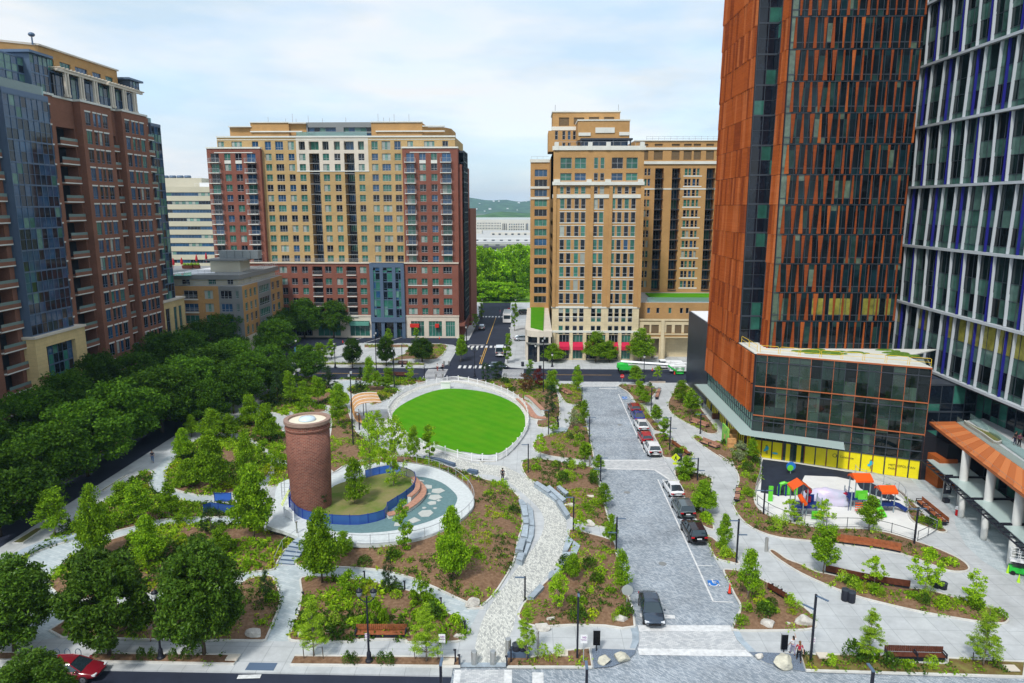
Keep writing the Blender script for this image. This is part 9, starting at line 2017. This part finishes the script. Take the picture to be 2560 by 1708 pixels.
for x, lb in ((370,'green play arch, left one behind the left play tower'),(455,'green play arch, right one behind the left play tower')):
 X, Y = g('F3', x,450, .15); t = thing('play_arch', lb, 'playground item',(X, Y, .14)); m = MB(); m.tube([(-.6,0,0),(-.6,0,.9),(-.4,0,1.35),(0,0,1.5),(.4,0,1.35),(.6,0,.9),(.6,0,0)], .22,7); m.build('arch', M_PG2, t); m = MB(); m.tube([(-.8,-.5,0),(-.8,-.5,1.5)], .12,7); m.build('navy_post', M_PB, t)
t = thing('play_board', 'small green and blue round play panel on the dark surface', 'playground item',(*g('F3',452,205,.15), .14)); m = MB(); m.tube([(0,0,0),(0,0,.5)], .06,6); m.build('post', M_PS, t); m = MB(); m.tube([(0,-.06,1.0),(0,.06,1.0)], .62,14); m.build('panel', M_BLUE, t); m = MB(); m.tube([(-.1,-.1,.8),(-.1,-.07,.8)], .42,12); m.build('green_disc', M_PG2, t)
t = thing('play_climber', 'thin grey arched climber at the right dark patch of the playground', 'playground item',(*g('F3',1590,520,.15), .14));
for s in (-.7,0, .7): m = MB(); m.tube([(s-.9,0,0),(s-.6,0,1.2),(s,0,2.0),(s+.1,0,2.2)], .035,5); m.build('arch', M_PS, t)
m = MB(); m.bx(-.25,.25,-.1,.1,0,1.9); tag(m.build('play_board', M_PG2, loc=(*g('F3',213,530,.15), .14)), 'narrow upright green play panel at the left of the playground', 'playground item')
# playground fences
for pts, lb, k in (([(60,570),(130,625),(200,670),(310,725),(450,770),(620,805),(780,828),(940,838),(1100,838),(1260,842),(1430,860),(1600,895),(1780,950),(1900,990)], 'dark thin rail fence along the lower side of the playground', 'F3'),
                   ([(1210,200),(1240,240),(1420,290),(1580,345),(1720,410),(1790,480),(1815,560),(1820,650),(1860,710),(1950,760),(2080,830),(2165,870)], 'thin grey fence curving up the right side of the playground', 'F3'),
                   ([(1945,1000),(2060,945),(2170,878)], 'short dark gate fence at the right corner of the playground', 'F3'),
                   ([(395,1290),(415,1340),(400,1420),(375,1500)], 'thin grey fence at the upper left side of the playground', 'B5')):
 P = smooth(gp(k, pts, .2),2, False); t = thing('rail_fence', lb, 'fence',(*P[0], .15)); fence_along(t, P, .2,1.1, M_FRAMEL if 'grey' in lb else M_DARKF, M_FRAMEL if 'grey' in lb else M_DARKF, rails=(1.0,.1), step=2.2, pw=.05)
# tree stakes, shop bits, banner
for k, a, b, ty, lb in (('A6',495,645,1280,'pair of wooden tree stakes round the left front feathery tree'),('A6',1350,1530,1290,'pair of wooden tree stakes round the right front feathery tree'),('B6',1150,1305,1208,'pair of tree stakes round the middle tree of the right planter'),('B6',1985,2130,1232,'pair of tree stakes round the tree at the right end of the planter'),('B3',628,640,1165,'tree stake beside the litter bins')):
 yb = {'A6':1380,'B6':1300,'B3':1385}[k]; X, Y, H = hgt(k, a, yb, ty, .2); X2 = g(k, b, yb, .2)[0]; t = thing('tree_stake', lb, 'stake',(X, Y, .15));
 for dx_ in (0, X2-X): m = MB(); m.tube([(dx_,0,0),(dx_-.05,0,H)], .035,5); m.build('stake', M_BARK, t)
 m = MB(); m.tube([(0,0,H*.9),((X2-X)/2,.1,H*.97),(X2-X,0,H*.9)], .012,4); m.build('strap', M_BLACK, t)
X, Y = g('F4',630,865,.13); t = thing('hanging_banner', 'dark vertical banner with white letters by the low glass canopy', 'banner',(X, Y, .13)); m = MB(); m.bx(-.45,.45,-.05,.05,1.0,3.4); m.build('banner', M_BLACK, t); m = MB(); m.tube([(-.5,0,0),(-.5,0,3.5)], .04,6); m.build('post', M_STEEL, t)
me = text3d('BIC', .6,(.22,-.07,1.5),(0,0,1),(0,-1,0), M_SWH, t)
m = MB(); m.bx(-.3,.3,-.3,.3,0,.5); tag(m.build('equipment_box', M_BLACK, loc=(*g('F4',628,872,.13), .13)), 'small black box at the foot of the dark banner', 'box')
X, Y = g('F5',270,1090,.13); t = thing('mural_panel', 'bright green patterned panel in front of the yellow shop windows', 'panel',(X, Y, .13)); m = MB(); m.bx(-.1,.1,-1.6,1.6,0,2.9); m.build('panel', pm('green pattern',(.02,.42,.08), var=(1.6,.5,(.45,.65,.10))), t)
for i,(x, y, w) in enumerate(((195,845,.8),(320,1090,.9),(335,1040,.7),(330,1130,.6))): X, Y = g('F5', x, y, .13); m = MB(); m.bx(-w,w,-.4,.4,0,.8); m.bx(-w,w,-.3,.3,.9,1.6) if i else None; tag(m.build('wooden_pallet', M_WOODD if i == 0 else M_WOODL, loc=(X, Y, .13)), ['dark wooden crate against the yellow shop front','pale timber stack beside the green mural, nearest','pale timber stack beside the green mural, farthest','low pale timber stack by the green mural'][i], 'crate')
m = MB(); m.bx(-.18,.18,-.12,.12,0,.75); m.bx(-.2,.2,-.14,.14,.75,1.1,1); tag(m.build('trash_bag_stand', [M_SRED, M_WHITE], loc=(*g('F4',725,985,.13), .13)), 'white and red equipment stand beside the short concrete column', 'stand')
# pale access covers in planters and mulch
for k, x, y in (('B3',820,1340),('A6',1610,1405),('B6',912,1262),('B6',2258,1352),('A3',1605,1395),('B3',1035,130)):
 X, Y = g(k, x, y, .3); m = MB(); m.bx(-.45,.45,-.35,.35,0,.1); tag(m.build('access_cover', M_WHST, loc=(X, Y, .3), ), {'B3820':'pale square cover in the planter by the tall lamp','A61610':'pale square cover at the right end of the left front planter','B6912':'pale square cover in the right planter near the two people','B62258':'pale square cover at the far right of the front planter','A31605':'pale square cover in the planter below the dark trees','B31035':'pale square cover in the mulch right of the granite seats'}[k+str(x)], 'cover')
m = MB(); m.bx(-1.1,1.1,-.45,.45,0,.02); tag(m.build('drain_grate', M_SLATE, loc=(*g('A6',165,1440,.13), .125)), 'dark blue metal grate in the sidewalk near the bottom edge', 'grate')
t = thing('scaffold', 'grey scaffold frame with blue sheeting left of the brick tower foot', 'scaffold',(*g('F2',1700,1300,ZR), ZR),0)
for dx_ in (0,1.2):
 for dy_ in (0,1.0): m = MB(); m.tube([(dx_,dy_,0),(dx_,dy_,2.2)], .04,5); m.build('upright', M_FRAMEL, t)
m = MB(); [m.tube([(0,0,z_),(1.2,0,z_)], .03,4) for z_ in (.5,1.0,1.5,2.0)]; m.build('rail', M_FRAMEL, t); m = MB(); m.bx(1.25,1.3,0,1.2,.1,2.1); m.build('sheeting', pm('blue sheeting',(.01,.08,.55)), t)
t = thing('ladder', 'yellow ladder leaning left of the brick tower foot', 'ladder',(*g('F2',1700,1385,ZR), ZR), .6)
for dy_ in (0, .4): m = MB(); m.tube([(0,dy_,0),(1.0,dy_,1.7)], .04,4); m.build('stile', M_SYEL, t)
m = MB(); [m.tube([(i/7,0,1.7*i/7),(i/7,.4,1.7*i/7)], .02,4) for i in range(1,7)]; m.build('rung', M_SYEL, t).__setitem__('kind', 'stuff')
# ------------------------------------------------------------ the air
hz_ = MB(); hz_.bx(-3400,2600,-400,5200,-1.5,125); ho = hz_.build('haze', None or bpy.data.materials.new('haze')); ho['kind'] = 'stuff'
hm = ho.data.materials[0]; hm.use_nodes = True; ht = hm.node_tree; ht.nodes.clear(); oo = N(ht, 'ShaderNodeOutputMaterial'); pv_ = N(ht, 'ShaderNodeVolumePrincipled')
pv_.inputs['Color'].default_value = (.42,.70,1,1); pv_.inputs['Density'].default_value = .00010; ht.links.new(pv_.outputs[0], oo.inputs['Volume'])
